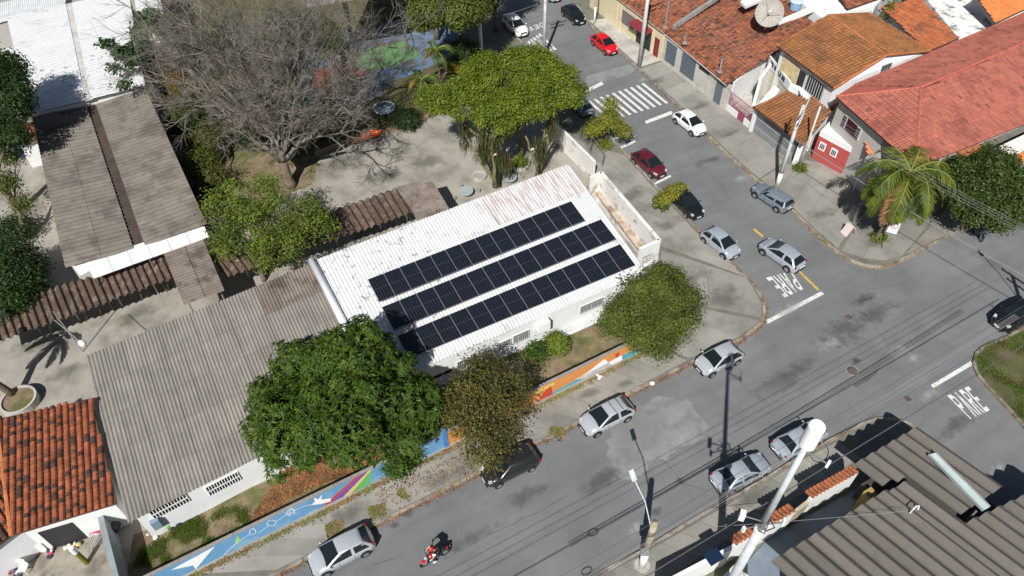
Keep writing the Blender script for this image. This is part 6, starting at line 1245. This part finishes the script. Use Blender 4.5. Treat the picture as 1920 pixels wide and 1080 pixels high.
LFT = tree('bright lime-green umbrella tree with two mossy trunks in the schoolyard', (930, 352), [B(945, 130, 8.4, 2.7, 2.4, 1.2), B(860, 185, 8.0, 2.6, 2.2, 1.2), B(1020, 140, 8.4, 2.8, 2.4, 1.3), B(940, 195, 8.0, 2.6, 2.2, 1.2), B(1045, 175, 7.8, 2.2, 1.9, 1.1), B(900, 145, 8.5, 2.4, 2.2, 1.3), B(985, 118, 8.5, 2.2, 1.9, 1.1), B(820, 190, 7.6, 1.6, 1.4, 1.0), B(930, 225, 7.4, 1.6, 1.3, .9), B(1000, 195, 7.7, 2.0, 1.7, 1.0)], 8500, 9, .19, LF_YEL, bark=BARK_G, tr=.28, aspect=.55, style='scatter', cr=.22, up=.8, hollow=.65, limbs_per=2, name='umbrella_tree', lump=(11, .34, 3, .3), extra=(LF_OLIVE, 1400))
# its two further trunks, pruned stubs and hanging moss
MOSS = leafmat('hanging_moss', (.105, .11, .045), (.07, .08, .03), .2)
for bx, by, tx, ty, th_ in ((1008, 330, 1040, 215, 6.2), (975, 300, 978, 190, 6.5)):
    a, c = G(bx, by, .1), G(tx, ty, th_); mb = MB(); limb(mb, a, c, .26, .14, 9, 6, .12); mb.build('trunk', BARK_G, LFT, smooth=True)
for (bx, by, tx, ty, th_) in ((930, 345, 870, 250, 5.2), (930, 345, 920, 255, 5.5), (1008, 320, 985, 255, 5.0), (1008, 300, 1030, 225, 5.6)):
    a, c = G(bx, by, 1.5), G(tx, ty, th_); mb = MB(); limb(mb, a, c, .16, .08, 7, 6, .12); mb.build('limb', BARK_G, LFT, smooth=True); q = a.lerp(c, .6); MB().tube([q, q + Vector((.25, -.15, .25))], [.10, .09], 8).build('pruned_stub', mat('cut_wood', (.72, .60, .40), .8, .1), LFT)
V = []; F = []
for (tx, ty, th_, n_, ln) in ((872, 235, 6.0, 260, 3.0), (905, 250, 6.0, 320, 4.2), (925, 262, 5.4, 300, 3.6), (1035, 215, 6.2, 280, 3.2), (1010, 262, 4.5, 200, 3.0), (945, 290, 4.0, 240, 2.6)):
    c = G(tx, ty, th_)
    for k in range(n_):
        p = c + Vector((random.gauss(0, .28), random.gauss(0, .28), random.uniform(-ln * .6, .3))); l_ = random.uniform(.4, 1.2); w_ = Vector((random.uniform(-1, 1), random.uniform(-1, 1), 0)).normalized() * .03
        if p.z - l_ < .4: continue
        i0 = len(V); V += [p - w_, p + w_, p + w_ * .4 - Vector((0, 0, l_)), p - w_ * .4 - Vector((0, 0, l_))]; F.append((i0, i0 + 1, i0 + 2, i0 + 3))
npmesh('moss_foliage', np.array([tuple(v) for v in V]), np.array(F), MOSS, LFT)
tree('loose light green tree with pale twigs between the walkways', (497, 528), [B(430, 375, 5.6, 1.7), B(500, 370, 6.0, 1.7), B(560, 405, 5.2, 2.0), B(470, 430, 5.0, 2.1), B(540, 455, 4.4, 1.9), B(425, 455, 4.6, 1.4), B(595, 425, 4.6, 1.3), B(400, 400, 5.0, 1.2), B(500, 480, 4.0, 1.2)], 2100, 9, .20, LF_FRESH, bark=TWIG, tr=.20, aspect=.5, style='scatter', cr=.30, hollow=.25, limbs_per=10, lump=(8, .42, 5, .35))
tree('dark tree trunk and crown leaning at the edge of the wide white roof', (38, 400), [B(5, 130, 9.0, 1.8), B(8, 190, 8.4, 2.0), B(20, 165, 8.8, 1.5), B(-20, 160, 9, 2.4), B(12, 250, 7.0, 1.6)], 2300, 10, .30, LF_DEEP, tr=.3, aspect=.4, style='scatter', cr=.3, hollow=.6)
tree('mossy thin tree climbing past the old brown roof', (60, 445), [B(20, 290, 5.0, 1.0), B(8, 340, 4.4, 1.1), B(40, 380, 3.4, .8)], 420, 9, .22, LF_OLIVE, tr=.18, aspect=.45, style='scatter', cr=.3, hollow=.3)
tree('dark bushy tree beside the lower end of the old roof', (35, 560), [B(20, 505, 4.0, 2.2), B(-20, 500, 4.4, 2.5), B(45, 540, 3.0, 1.5), B(5, 560, 3.4, 1.8), B(55, 500, 3.0, 1.1)], 2400, 10, .26, LF_DEEP, tr=.25, aspect=.4, style='scatter', cr=.3, hollow=.6)
tree('large-leaved green climber reaching across the wide white roof', (275, 190), [B(265, 60, 6.2, .8), B(258, 85, 6.4, .9), B(250, 105, 6.3, .7), B(225, 98, 6.4, .55), B(203, 82, 6.4, .45), B(215, 128, 6.2, .45), B(245, 120, 6.2, .4), B(268, 35, 6.6, .7), B(285, 30, 6.8, .8), B(232, 158, 6.0, .4), B(190, 82, 6.4, .3)], 420, 8, .38, mat('climber_leaf', (.05, .10, .03), .55, .2, .9, 6., (.03, .06, .02), .4, .8, island=.3, trans=.25), tr=.12, aspect=.7, style='scatter', cr=.25, hollow=.3, limbs_per=2)
tree('orange-yellow leafed bush at the corner of the old roof', (310, 185), [B(300, 115, 3.6, 1.5), B(290, 140, 3.2, 1.3), B(325, 150, 2.8, 1.2), B(335, 175, 2.2, 1.0)], 1100, 9, .22, LF_ORANGE, tr=.14, aspect=.5, style='scatter', cr=.3, hollow=.4)
tree('olive-green tree above the court palms behind the transformer', (820, 75), [B(810, 8, 8.5, 2.2), B(860, 12, 8.4, 2.3), B(835, -20, 9.2, 2.6), B(882, 15, 7.6, 1.7), B(795, 35, 7.0, 1.4), B(880, -20, 9, 2.4), B(902, -10, 8, 1.7)], 4200, 9, .26, mat('olive_bright_leaf', (.115, .145, .02), .55, .2, .9, 6., (.07, .09, .02), .4, .8, island=.3, trans=.3), tr=.3, aspect=.5, style='scatter', cr=.3, hollow=.65)
tree('dark shading tree over the far end of the road behind the transformer', (930, 60), [B(918, -35, 7.5, 1.8), B(945, -62, 7.5, 2.0), B(915, 5, 5.5, 1.1)], 1600, 9, .28, LF_DEEP, tr=.25, aspect=.5, style='scatter', cr=.3, hollow=.5)
tree('small yellow-green street tree at the parking zone', (1136, 265), [B(1140, 218, 3.0, .9), B(1122, 236, 2.6, .9), B(1155, 232, 2.6, .8), B(1145, 195, 3.0, .7), B(1170, 245, 2.3, .7), B(1108, 245, 2.2, .6)], 750, 8, .17, LF_YOUNG, tr=.10, aspect=.6, style='scatter', cr=.25, hollow=.4)
tree('very small leafy tree beside the black parked car', (1244, 395), [B(1262, 358, 2.3, .5), B(1246, 372, 1.9, .42), B(1276, 350, 2.2, .35)], 230, 8, .20, LF_YOUNG, tr=.06, aspect=.6, style='scatter', cr=.2, hollow=.4)
tree('low fresh green shoot at the kerb foot of the small leafy tree', (1240, 380), [B(1240, 376, 1.4, .55)], 130, 9, .22, LF_FRESH, tr=.04, aspect=.6, style='scatter', cr=.2, hollow=.3)
tree('round dense dark green tree over the parked blue motorcycle', (1822, 425), [B(1835, 330, 4.6, 2.2), B(1880, 350, 4.4, 2.2), B(1800, 365, 3.8, 1.9), B(1850, 390, 3.4, 2.2), B(1895, 385, 3.4, 1.8), B(1815, 315, 4.6, 1.4), B(1870, 310, 4.8, 1.5), B(1810, 395, 3.0, 1.3)], 5200, 10, .24, mat('glossy_leaf', (.055, .085, .014), .5, .2, .9, 6., (.034, .058, .012), .4, .8, island=.32, trans=.22), tr=.25, aspect=.42, style='scatter', cr=.22, hollow=.6, lump=(9, .40))
# bare tree
def bare(label, base, targets, hh, name='bare_tree', m=TWIG, tr=.38, lv=6, rs=11, br=(2, 3)):
    rnd = random.Random(rs); bp = G(base[0], base[1], 0); t = thing(name, label, 'tree', (bp.x, bp.y, .1)); mb = MB()
    fk = Vector((bp.x - .3, bp.y + .3, hh * .22)); limb(mb, Vector((bp.x, bp.y, .05)), fk, tr * 1.25, tr, 10, 5, .08); mb.build('trunk', BARK, t, smooth=True)
    tw = MB(); lim = MB(); cnt = [0]
    def grow(p, d, L, r, k):
        cnt[0] += 1
        q = p; pts = [p]; dd_ = d
        for i in range(3):
            dd_ = (dd_ + Vector((rnd.gauss(0, .16), rnd.gauss(0, .16), rnd.gauss(0, .12) + .03))).normalized(); q = q + dd_ * (L / 3); pts.append(q)
        (lim if r > .05 else tw).tube(pts, [r, r * .9, r * .8, r * .66], 5 if r > .05 else 3, False)
        if k <= 0: return
        for i in range(rnd.choice(br) + (1 if k < 3 else 0)):
            s = pts[rnd.choice((1, 2, 3, 3))]; nd = (dd_ + Vector((rnd.gauss(0, .55), rnd.gauss(0, .55), rnd.gauss(0, .35)))).normalized(); grow(s, nd, L * rnd.uniform(.62, .85), r * .62, k - 1)
    for (px, py, h) in targets:
        e = G(px, py, h); mid = fk.lerp(e, .45) + Vector((0, 0, .6)); limb(lim, fk, mid, tr * .75, tr * .38, 7, 4, .25); d = (e - mid); grow(mid, d.normalized(), d.length * .55, tr * .36, lv); grow(fk.lerp(mid, .6), (d.normalized() + Vector((rnd.gauss(0, .5), rnd.gauss(0, .5), .1))).normalized(), d.length * .5, tr * .28, lv - 1)
    lim.build('limb', m, t, smooth=True); tw.build('twig_foliage', m, t); return t, cnt
BT, c1_ = bare('huge leafless grey-brown tree covering the garden with a dense mass of twigs', (548, 352), [(330, 60, 10), (400, 20, 12), (480, -10, 12.5), (560, 10, 12), (640, 30, 10.5), (690, 90, 9), (360, 140, 9), (440, 100, 11.5), (540, 90, 12), (620, 140, 9.5), (690, 180, 7.5), (400, 210, 8), (480, 170, 10), (570, 190, 9.5), (640, 230, 7), (310, 110, 8.5), (350, 0, 11), (440, 40, 12.5), (520, 40, 13), (600, 70, 11.5), (660, 130, 9), (510, 230, 8), (440, 250, 7), (600, 0, 11.5), (700, 40, 9.5)], 12, lv=6, br=(2, 3, 3))
bare('slimmer leafless tree leaning beside the huge bare tree', (400, 215), [(330, 20, 9), (380, -20, 10), (430, 30, 9.5), (350, 80, 8), (310, 60, 8), (400, 90, 9)], 9, tr=.22, lv=6, rs=5, br=(2, 3, 3))
tree('half-dead undergrowth tree beneath the leafless crown', (430, 300), [B(350, 200, 3.0, 1.6), B(390, 250, 2.6, 1.5), B(350, 310, 2.0, 1.3), B(400, 330, 1.8, 1.3), B(370, 160, 3.4, 1.3)], 500, 8, .22, LF_OLIVE, bark=TWIG, tr=.14, aspect=.4, style='scatter', cr=.4, hollow=.3, limbs_per=14, extra=(LF_BROWN, 900))
for px, py, h, r, n, mm, lb in [(500, 90, 4.5, 2.2, 700, LF_OLIVE, 'dull olive bush under the highest bare limbs'), (450, 160, 3.6, 1.9, 600, LF_BROWN, 'brownish bush behind the leafless trunk'), (590, 235, 1.4, 1.0, 420, LF_FRESH, 'fresh green shrub on the lawn in front of the red court zone'), (640, 215, 1.6, 1.2, 420, LF_DEEP, 'dark shrub between the lawn shrub and the trampoline'), (560, 215, 1.3, .9, 300, LF_OLIVE, 'low olive shrub beside the fresh green lawn shrub'), (760, 215, 1.6, 1.3, 500, LF_DEEP, 'dark hedge bush below the small palms'), (870, 90, 2.4, 1.8, 800, LF_DEEP, 'dark bush in front of the transformer pole'), (615, 60, 4, 2.0, 600, LF_OLIVE, 'olive bush under the bare tree near the shelter'),
                                (300, 40, 4.6, 1.5, 500, LF_OLIVE, 'green bush between the white shed and the bare tree'), (380, 290, 1.6, 1.4, 500, LF_OLIVE, 'low bush along the flank of the old brown roof'), (430, 380, 1.4, .9, 260, LF_FRESH, 'small green bush in the bare earth by the walkway tree'), (850, 120, 1.0, .9, 250, LF_ORANGE, 'reddish brown bush behind the low white garden wall'), (742, 866, 1.5, .8, 380, LF_DARK, 'dark green bush spilling over the mural wall by the painted stripes'), (770, 850, 1.0, .5, 160, LF_DARK, 'low dark bush at the foot of the mural wall'),
                                (1045, 640, .9, .75, 420, LF_FRESH, 'bright green clump on the garden strip below the air conditioner'), (1008, 655, .7, .55, 240, LF_DARK, 'darker green clump beside the bright one on the garden strip'), (1135, 270, .5, .35, 120, LF_FRESH, 'green weeds at the foot of the yellow-green street tree'), (1500, 316, .25, .3, 90, LF_FRESH, 'weed tuft at the foot of the white garage pillar'), (1648, 446, .3, .35, 90, LF_FRESH, 'weed tuft on the corner pavement near the sign'), (976, 302, .8, .55, 200, LF_FRESH, 'low green plants filling the middle planter'), (1665, 18, 6.4, .8, 260, LF_FRESH, 'green potted bush on the roof terrace behind the gable roof')]:
    c = G(px, py, h); t = thing('bush', lb, 'bush', (c.x, c.y, .15)); V, F = leaves([((c.x, c.y, max(h * .8, .3)), (r, r, max(h * .5, .3)))], n, 9, .20, aspect=.45, style='scatter', cr=.22, hollow=.3); npmesh('foliage', V, F, mm, t)
    mb = MB()
    for k in range(4): limb(mb, Vector((c.x, c.y, .12)), Vector((c.x + random.uniform(-r, r) * .6, c.y + random.uniform(-r, r) * .6, max(h * .9, .4))), .05, .02, 5, 3, .08)
    mb.build('stem', BARK, t)
for px, py, h, r, n, mm, lb in [(420, 60, 3.5, 2.6, 700, LF_DEEP, 'dark shrub mass added for shade behind the slimmer leafless tree'), (540, 30, 3.5, 2.8, 700, LF_DEEP, 'dark shrub mass added for shade at the far end of the garden'), (470, 230, 2.2, 1.8, 500, LF_DEEP, 'dark shrub added for shade left of the leafless trunk'.replace('left of', 'beside')), (340, 220, 2.6, 1.8, 500, LF_DEEP, 'dark shrub added for shade in the alley beside the old roof ridge'), (520, 150, 2.4, 2.2, 500, LF_DEEP, 'dark shrub added to shade the near corner of the court'), (360, 360, 1.8, 1.5, 420, LF_DEEP, 'dark shrub added for shade in the alley above the white canopy'), (20, 420, 1.6, 1.6, 350, LF_DEEP, 'dark shrub added for shade at the foot of the mossy thin tree')]:  # extra deep-toned undergrowth, added to darken the garden and alleys
    c = G(px, py, h); t = thing('bush', lb, 'bush', (c.x, c.y, .15)); V, F = leaves([((c.x, c.y, h * .7), (r, r, h * .5))], n, 9, .24, aspect=.45, style='scatter', cr=.4, hollow=.2); npmesh('foliage', V, F, mm, t)
    mb = MB()
    for k in range(4): limb(mb, Vector((c.x, c.y, .12)), Vector((c.x + random.uniform(-r, r) * .6, c.y + random.uniform(-r, r) * .6, h * .9)), .05, .02, 5, 3, .08)
    mb.build('stem', BARK, t)
# palms
def frond(t, o, az, el, L, drop, m, nl=34, ll=.62, w=.045, roll=0.0, lean=.35):
    d = Vector((math.cos(az) * math.cos(el), math.sin(az) * math.cos(el), math.sin(el))); pts = [o.copy()]; p = o.copy(); dd_ = d.copy(); k = 12
    for i in range(k): dd_ = (dd_ + Vector((0, 0, -drop / k * (1 + i * .12)))).normalized(); p = p + dd_ * L / k; pts.append(p.copy())
    V = []; F = []
    for i in range(nl):
        s = .10 + .9 * i / nl; f = s * k; a = int(min(f, k - 1)); q = pts[a].lerp(pts[a + 1], f - a); tg = (pts[a + 1] - pts[a]).normalized(); sd_ = tg.cross(Vector((0, 0, 1))).normalized(); upv = sd_.cross(tg)
        le = ll * (math.sin(math.pi * min(s * .92 + .08, 1)) ** .6) * random.uniform(.85, 1.1)
        for sg in (1, -1):
            dr = (sd_ * sg + tg * .55 - Vector((0, 0, 1)) * random.uniform(.25, .9) + upv * .2).normalized(); wd = tg * w; e = q + dr * le - Vector((0, 0, .10 * le)); i0 = len(V); V += [q - wd * .6, q + wd * .6, q.lerp(e, .6) + wd, e, q.lerp(e, .6) - wd]; F.append((i0, i0 + 1, i0 + 2, i0 + 3, i0 + 4))
    fo = npmesh('frond', np.array([tuple(v) for v in V]), np.array(F), m, t); MB().tube(pts, [.05 - .04 * i / k for i in range(k + 1)], 5).build('midrib', mat('frond_rib', (.22, .23, .05), .6, .1), fo)
def palm(label, base, top, spec, m, tr=.18, name='coconut_palm', nuts=0, bend=.3, **kw):
    t = thing(name, label, 'palm tree', (base.x, base.y, .1)); mid = base.lerp(top, .5) + Vector((bend, 0, 0)); pts = [base.lerp(mid, i / 4) if i < 4 else mid.lerp(top, (i - 4) / 4) for i in range(9)]
    MB().tube(pts, [tr * (1.25 - .06 * i) for i in range(9)], 10).build('trunk', BARK, t, smooth=True)
    for az, el, L, dr, mm in spec: frond(t, top, rad(az), rad(el), L, dr, mm or m, **kw)
    for k in range(nuts): a = random.uniform(3.4, 5.5); MB().ball(top + Vector((math.cos(a) * .45, math.sin(a) * .45, -.45 - .3 * random.random())), .13, 8, 6).build('coconut', mat('coconut_green', (.42, .46, .06), .5, .1), t, smooth=True)
    return t
bc = G(1642, 450, .1); tc = min((Vector((bc.x + .1, bc.y, 4 + .05 * i)) for i in range(140)), key=lambda q: abs((G(1702, 322, q.z) - q).length))
sp_c = [(random.uniform(-8, 8) + k * 18, 50 - (k % 3) * 24, 4.3 + .4 * (k % 2), 1.6 + .3 * (k % 3), None) for k in range(20)] + [(200, 12, 4.2, 1.5, None), (255, 0, 4.1, 1.5, None), (272, 14, 3.9, 1.6, None), (290, 0, 4.4, 1.6, None), (330, 5, 4.4, 1.8, None), (232, 2, 4.6, 1.5, LF_DEAD), (236, -8, 4.0, 1.4, LF_DEAD), (185, 22, 4.3, 1.7, None), (345, -5, 4.2, 1.6, None)]
palm('tall coconut palm with one dead orange frond on the corner pavement', bc, tc, sp_c, LF_PALM, nuts=9, ll=1.0, w=.05, nl=46)
p_ = G(33, 748, 0); tp2 = Vector((p_.x - .9, p_.y + .1, 6.0)); pl_sh = G(118, 632, 0) - SD * (6.0 / math.tan(SUN_EL)); tp2 = Vector((pl_sh.x, pl_sh.y, 6.0))
palm('lone yard palm rising from the round planter by the walkway', Vector((p_.x, p_.y, .5)), tp2, [(k * 45 + 10, 30 - (k % 2) * 25, 2.5, 1.5, None) for k in range(8)], LF_PALM, tr=.20, name='yard_palm', bend=-.5, ll=.5)
for px, py, h, lb in ((790, 150, 3.0, 'small areca palm with orange leaf sheaths nearest the trampoline'), (818, 95, 4.2, 'taller areca palm in front of the blue court corner'), (825, 165, 2.4, 'low areca palm against the bright umbrella tree')):
    tpx = G(px, py, h); bb = Vector((tpx.x, tpx.y, .15)); palm(lb, bb, tpx, [(k * 38 + 5, 55 - (k % 3) * 22, 2.2, 1.5, LF_ORANGE if k in (5, 6) else None) for k in range(10)], mat('areca_leaf', (.06, .12, .02), .55, .2, .9, 6., (.10, .13, .02), .4, .8, island=.25, trans=.3), tr=.10, name='areca_palm', bend=.1, ll=.5, nl=26)
# grass, weeds, fallen leaves (nobody could count them)
def poly_pts(px, n, z):
    P = [G(x, y, 0) for x, y in px]; x0, x1 = min(p.x for p in P), max(p.x for p in P); y0, y1 = min(p.y for p in P), max(p.y for p in P); X = RNG.uniform(x0, x1, n * 3); Y = RNG.uniform(y0, y1, n * 3); ins = np.zeros(n * 3, bool)
    for i in range(len(P)):
        ax, ay, bx, by = P[i].x, P[i].y, P[i - 1].x, P[i - 1].y; c = ((ay > Y) != (by > Y)); c &= X < (bx - ax) * (Y - ay) / (by - ay + 1e-9) + ax; ins ^= c
    return np.stack([X[ins][:n], Y[ins][:n], np.full(min(n, ins.sum()), z)], 1)
def grass(name, label, px, n, hgt, m, z=KZ, clump=None, flat=False):
    p = poly_pts(px, n, z)
    if clump:
        q_ = p + RNG.normal(0, .18, p.shape); p_ = p; p = q_ * [1, 1, 0] + p_ * [0, 0, 1]; f = RNG.normal(0, .28, len(p)) - .1 + np.sin(p[:, 0] * clump + 1) * np.sin(p[:, 1] * clump * 1.3) + .5 * np.sin(p[:, 0] * clump * 2.7) * np.sin(p[:, 1] * clump * 2.3 + 2); p = p[f > -.05]
    m_ = len(p); a = RNG.uniform(0, 2 * np.pi, m_); s = np.stack([np.cos(a), np.sin(a), np.zeros(m_)], 1); h = hgt * RNG.uniform(.5, 1.3, (m_, 1)); lean = np.stack([RNG.normal(0, .5, m_), RNG.normal(0, .5, m_), np.ones(m_)], 1)
    if flat: L = h; t2 = np.stack([-np.sin(a), np.cos(a), RNG.uniform(-.3, .5, m_)], 1); V = np.stack([p, p + s * L * .5, p + s * L * .5 + t2 * L * .7, p + t2 * L * .7], 1); V[:, :, 2] += .015
    else: w = h * .13; V = np.stack([p - s * w, p + s * w, p + lean * h + s * w * .2, p + lean * h - s * w * .2], 1)
    o = npmesh(name, V.reshape(-1, 3), np.arange(m_ * 4).reshape(-1, 4), m, None, kind='stuff', label=label, cat='grass' if 'grass' in name else 'leaves'); return o
grass('grass', 'bright green grass on the end of the garden strip below the classroom windows', [(255, 1075), (262, 1040), (330, 985), (470, 948), (470, 985), (350, 1055)], 26000, .12, GRASSM, clump=1.6)
grass('grass', 'patchy dry grass along the garden strip behind the mural', [(350, 1050), (475, 1005), (690, 900), (1030, 735), (1200, 645), (1150, 590), (990, 655), (800, 745), (500, 915), (350, 990)], 16000, .09, leafmat('dry_grass', (.20, .17, .06), (.13, .16, .04)), clump=1.1)
grass('grass', 'short lawn grass in the garden behind the picket fence', [(596, 290), (802, 222), (860, 180), (700, 190), (470, 240), (440, 340), (585, 340)], 16000, .10, leafmat('lawn_grass', (.12, .14, .03), (.16, .14, .05)), clump=.9)
grass('grass', 'green grass on the rounded verge under the black SUV', [(1826, 680), (1836, 655), (1882, 640), (1960, 610), (2000, 700), (1960, 840), (1920, 795), (1860, 733)], 26000, .12, GRASSM, clump=1.1)
grass('fallen_leaves', 'rust-brown leaf litter under the mango tree along the mural', [(560, 930), (700, 870), (800, 800), (700, 760), (560, 850), (480, 960), (470, 985)], 16000, .14, LITTER, z=KZ + .02, flat=True)
def band(line, w, n, z=.005):
    P = pxs(line, z); out = []; acc = [(b_ - a).length for a, b_ in zip(P, P[1:])]; tot = sum(acc)
    for k in range(n):
        s = random.random() * tot; i = 0
        while s > acc[i]: s -= acc[i]; i += 1
        d = (P[i + 1] - P[i]).normalized(); nn_ = Vector((d.y, -d.x, 0)); q = P[i] + d * s + nn_ * abs(random.gauss(0, w)); out.append((q.x, q.y, z))
    return np.array(out)
def litter(label, line, w, n, size, m, z=.01, name='fallen_leaves'):
    p = band(line, w, n, z); m_ = len(p); a = RNG.uniform(0, 2 * np.pi, m_); L = size * RNG.uniform(.5, 1.4, (m_, 1)); s = np.stack([np.cos(a), np.sin(a), RNG.uniform(0, .3, m_)], 1); t2 = np.stack([-np.sin(a), np.cos(a), RNG.uniform(0, .5, m_)], 1)
    V = np.stack([p, p + s * L * .5, p + s * L * .5 + t2 * L * .6, p + t2 * L * .6], 1); npmesh(name, V.reshape(-1, 3), np.arange(m_ * 4).reshape(-1, 4), m, None, kind='stuff', label=label, cat='leaves')
litter('brown leaves gathered in the gutter of the school pavement', kA[1:20], .14, 5200, .11, LITTER)
litter('reddish dry leaves in the gutter before the channel roof house', kC[0:10], .16, 4200, .11, mat('rust_litter', (.22, .085, .04), .95, .3, 1.5, 9., island=.3))
litter('brown leaves in the gutter of the side street', kC[10:17], .22, 2600, .11, LITTER)
litter('pale leaves in the gutter around the palm house corner', kB[5:19], .12, 2600, .10, mat('pale_litter', (.30, .22, .12), .95, .3, 1.5, 9., island=.3))
litter('weeds and leaves along the foot of the mural wall', [(352, 1081), (605, 958), (695, 912), (1032, 748), (1222, 652)], .16, 4200, .12, mat('wall_foot_weeds', (.15, .15, .04), .95, .3, 1.5, 9., (.22, .13, .06), .5, .8, island=.3), z=KZ + .02)
litter('dry leaves scattered over the pavement below the mango tree', [(700, 925), (800, 880), (900, 835), (980, 800)], .9, 900, .10, LITTER, z=KZ + .02)
for k, (px, w_) in enumerate([([(610, 985), (640, 975)], .5), ([(690, 952), (720, 945)], .35), ([(745, 925), (752, 918)], .3), ([(1035, 800), (1060, 806)], .3)]): litter(['dry weed patch on the pavement below the painted dove', 'dry weed patch on the pavement below the painted stripes', 'small weed patch in the pavement joint beyond the stripes', 'weed patch near the kerb by the roof-bar hatchback'][k], px, w_, 700, .13, mat('weed_patch', (.14, .14, .04), .95, .3, 1.5, 9., (.20, .14, .07), .5, .8, island=.3), z=KZ + .02, name='weeds')
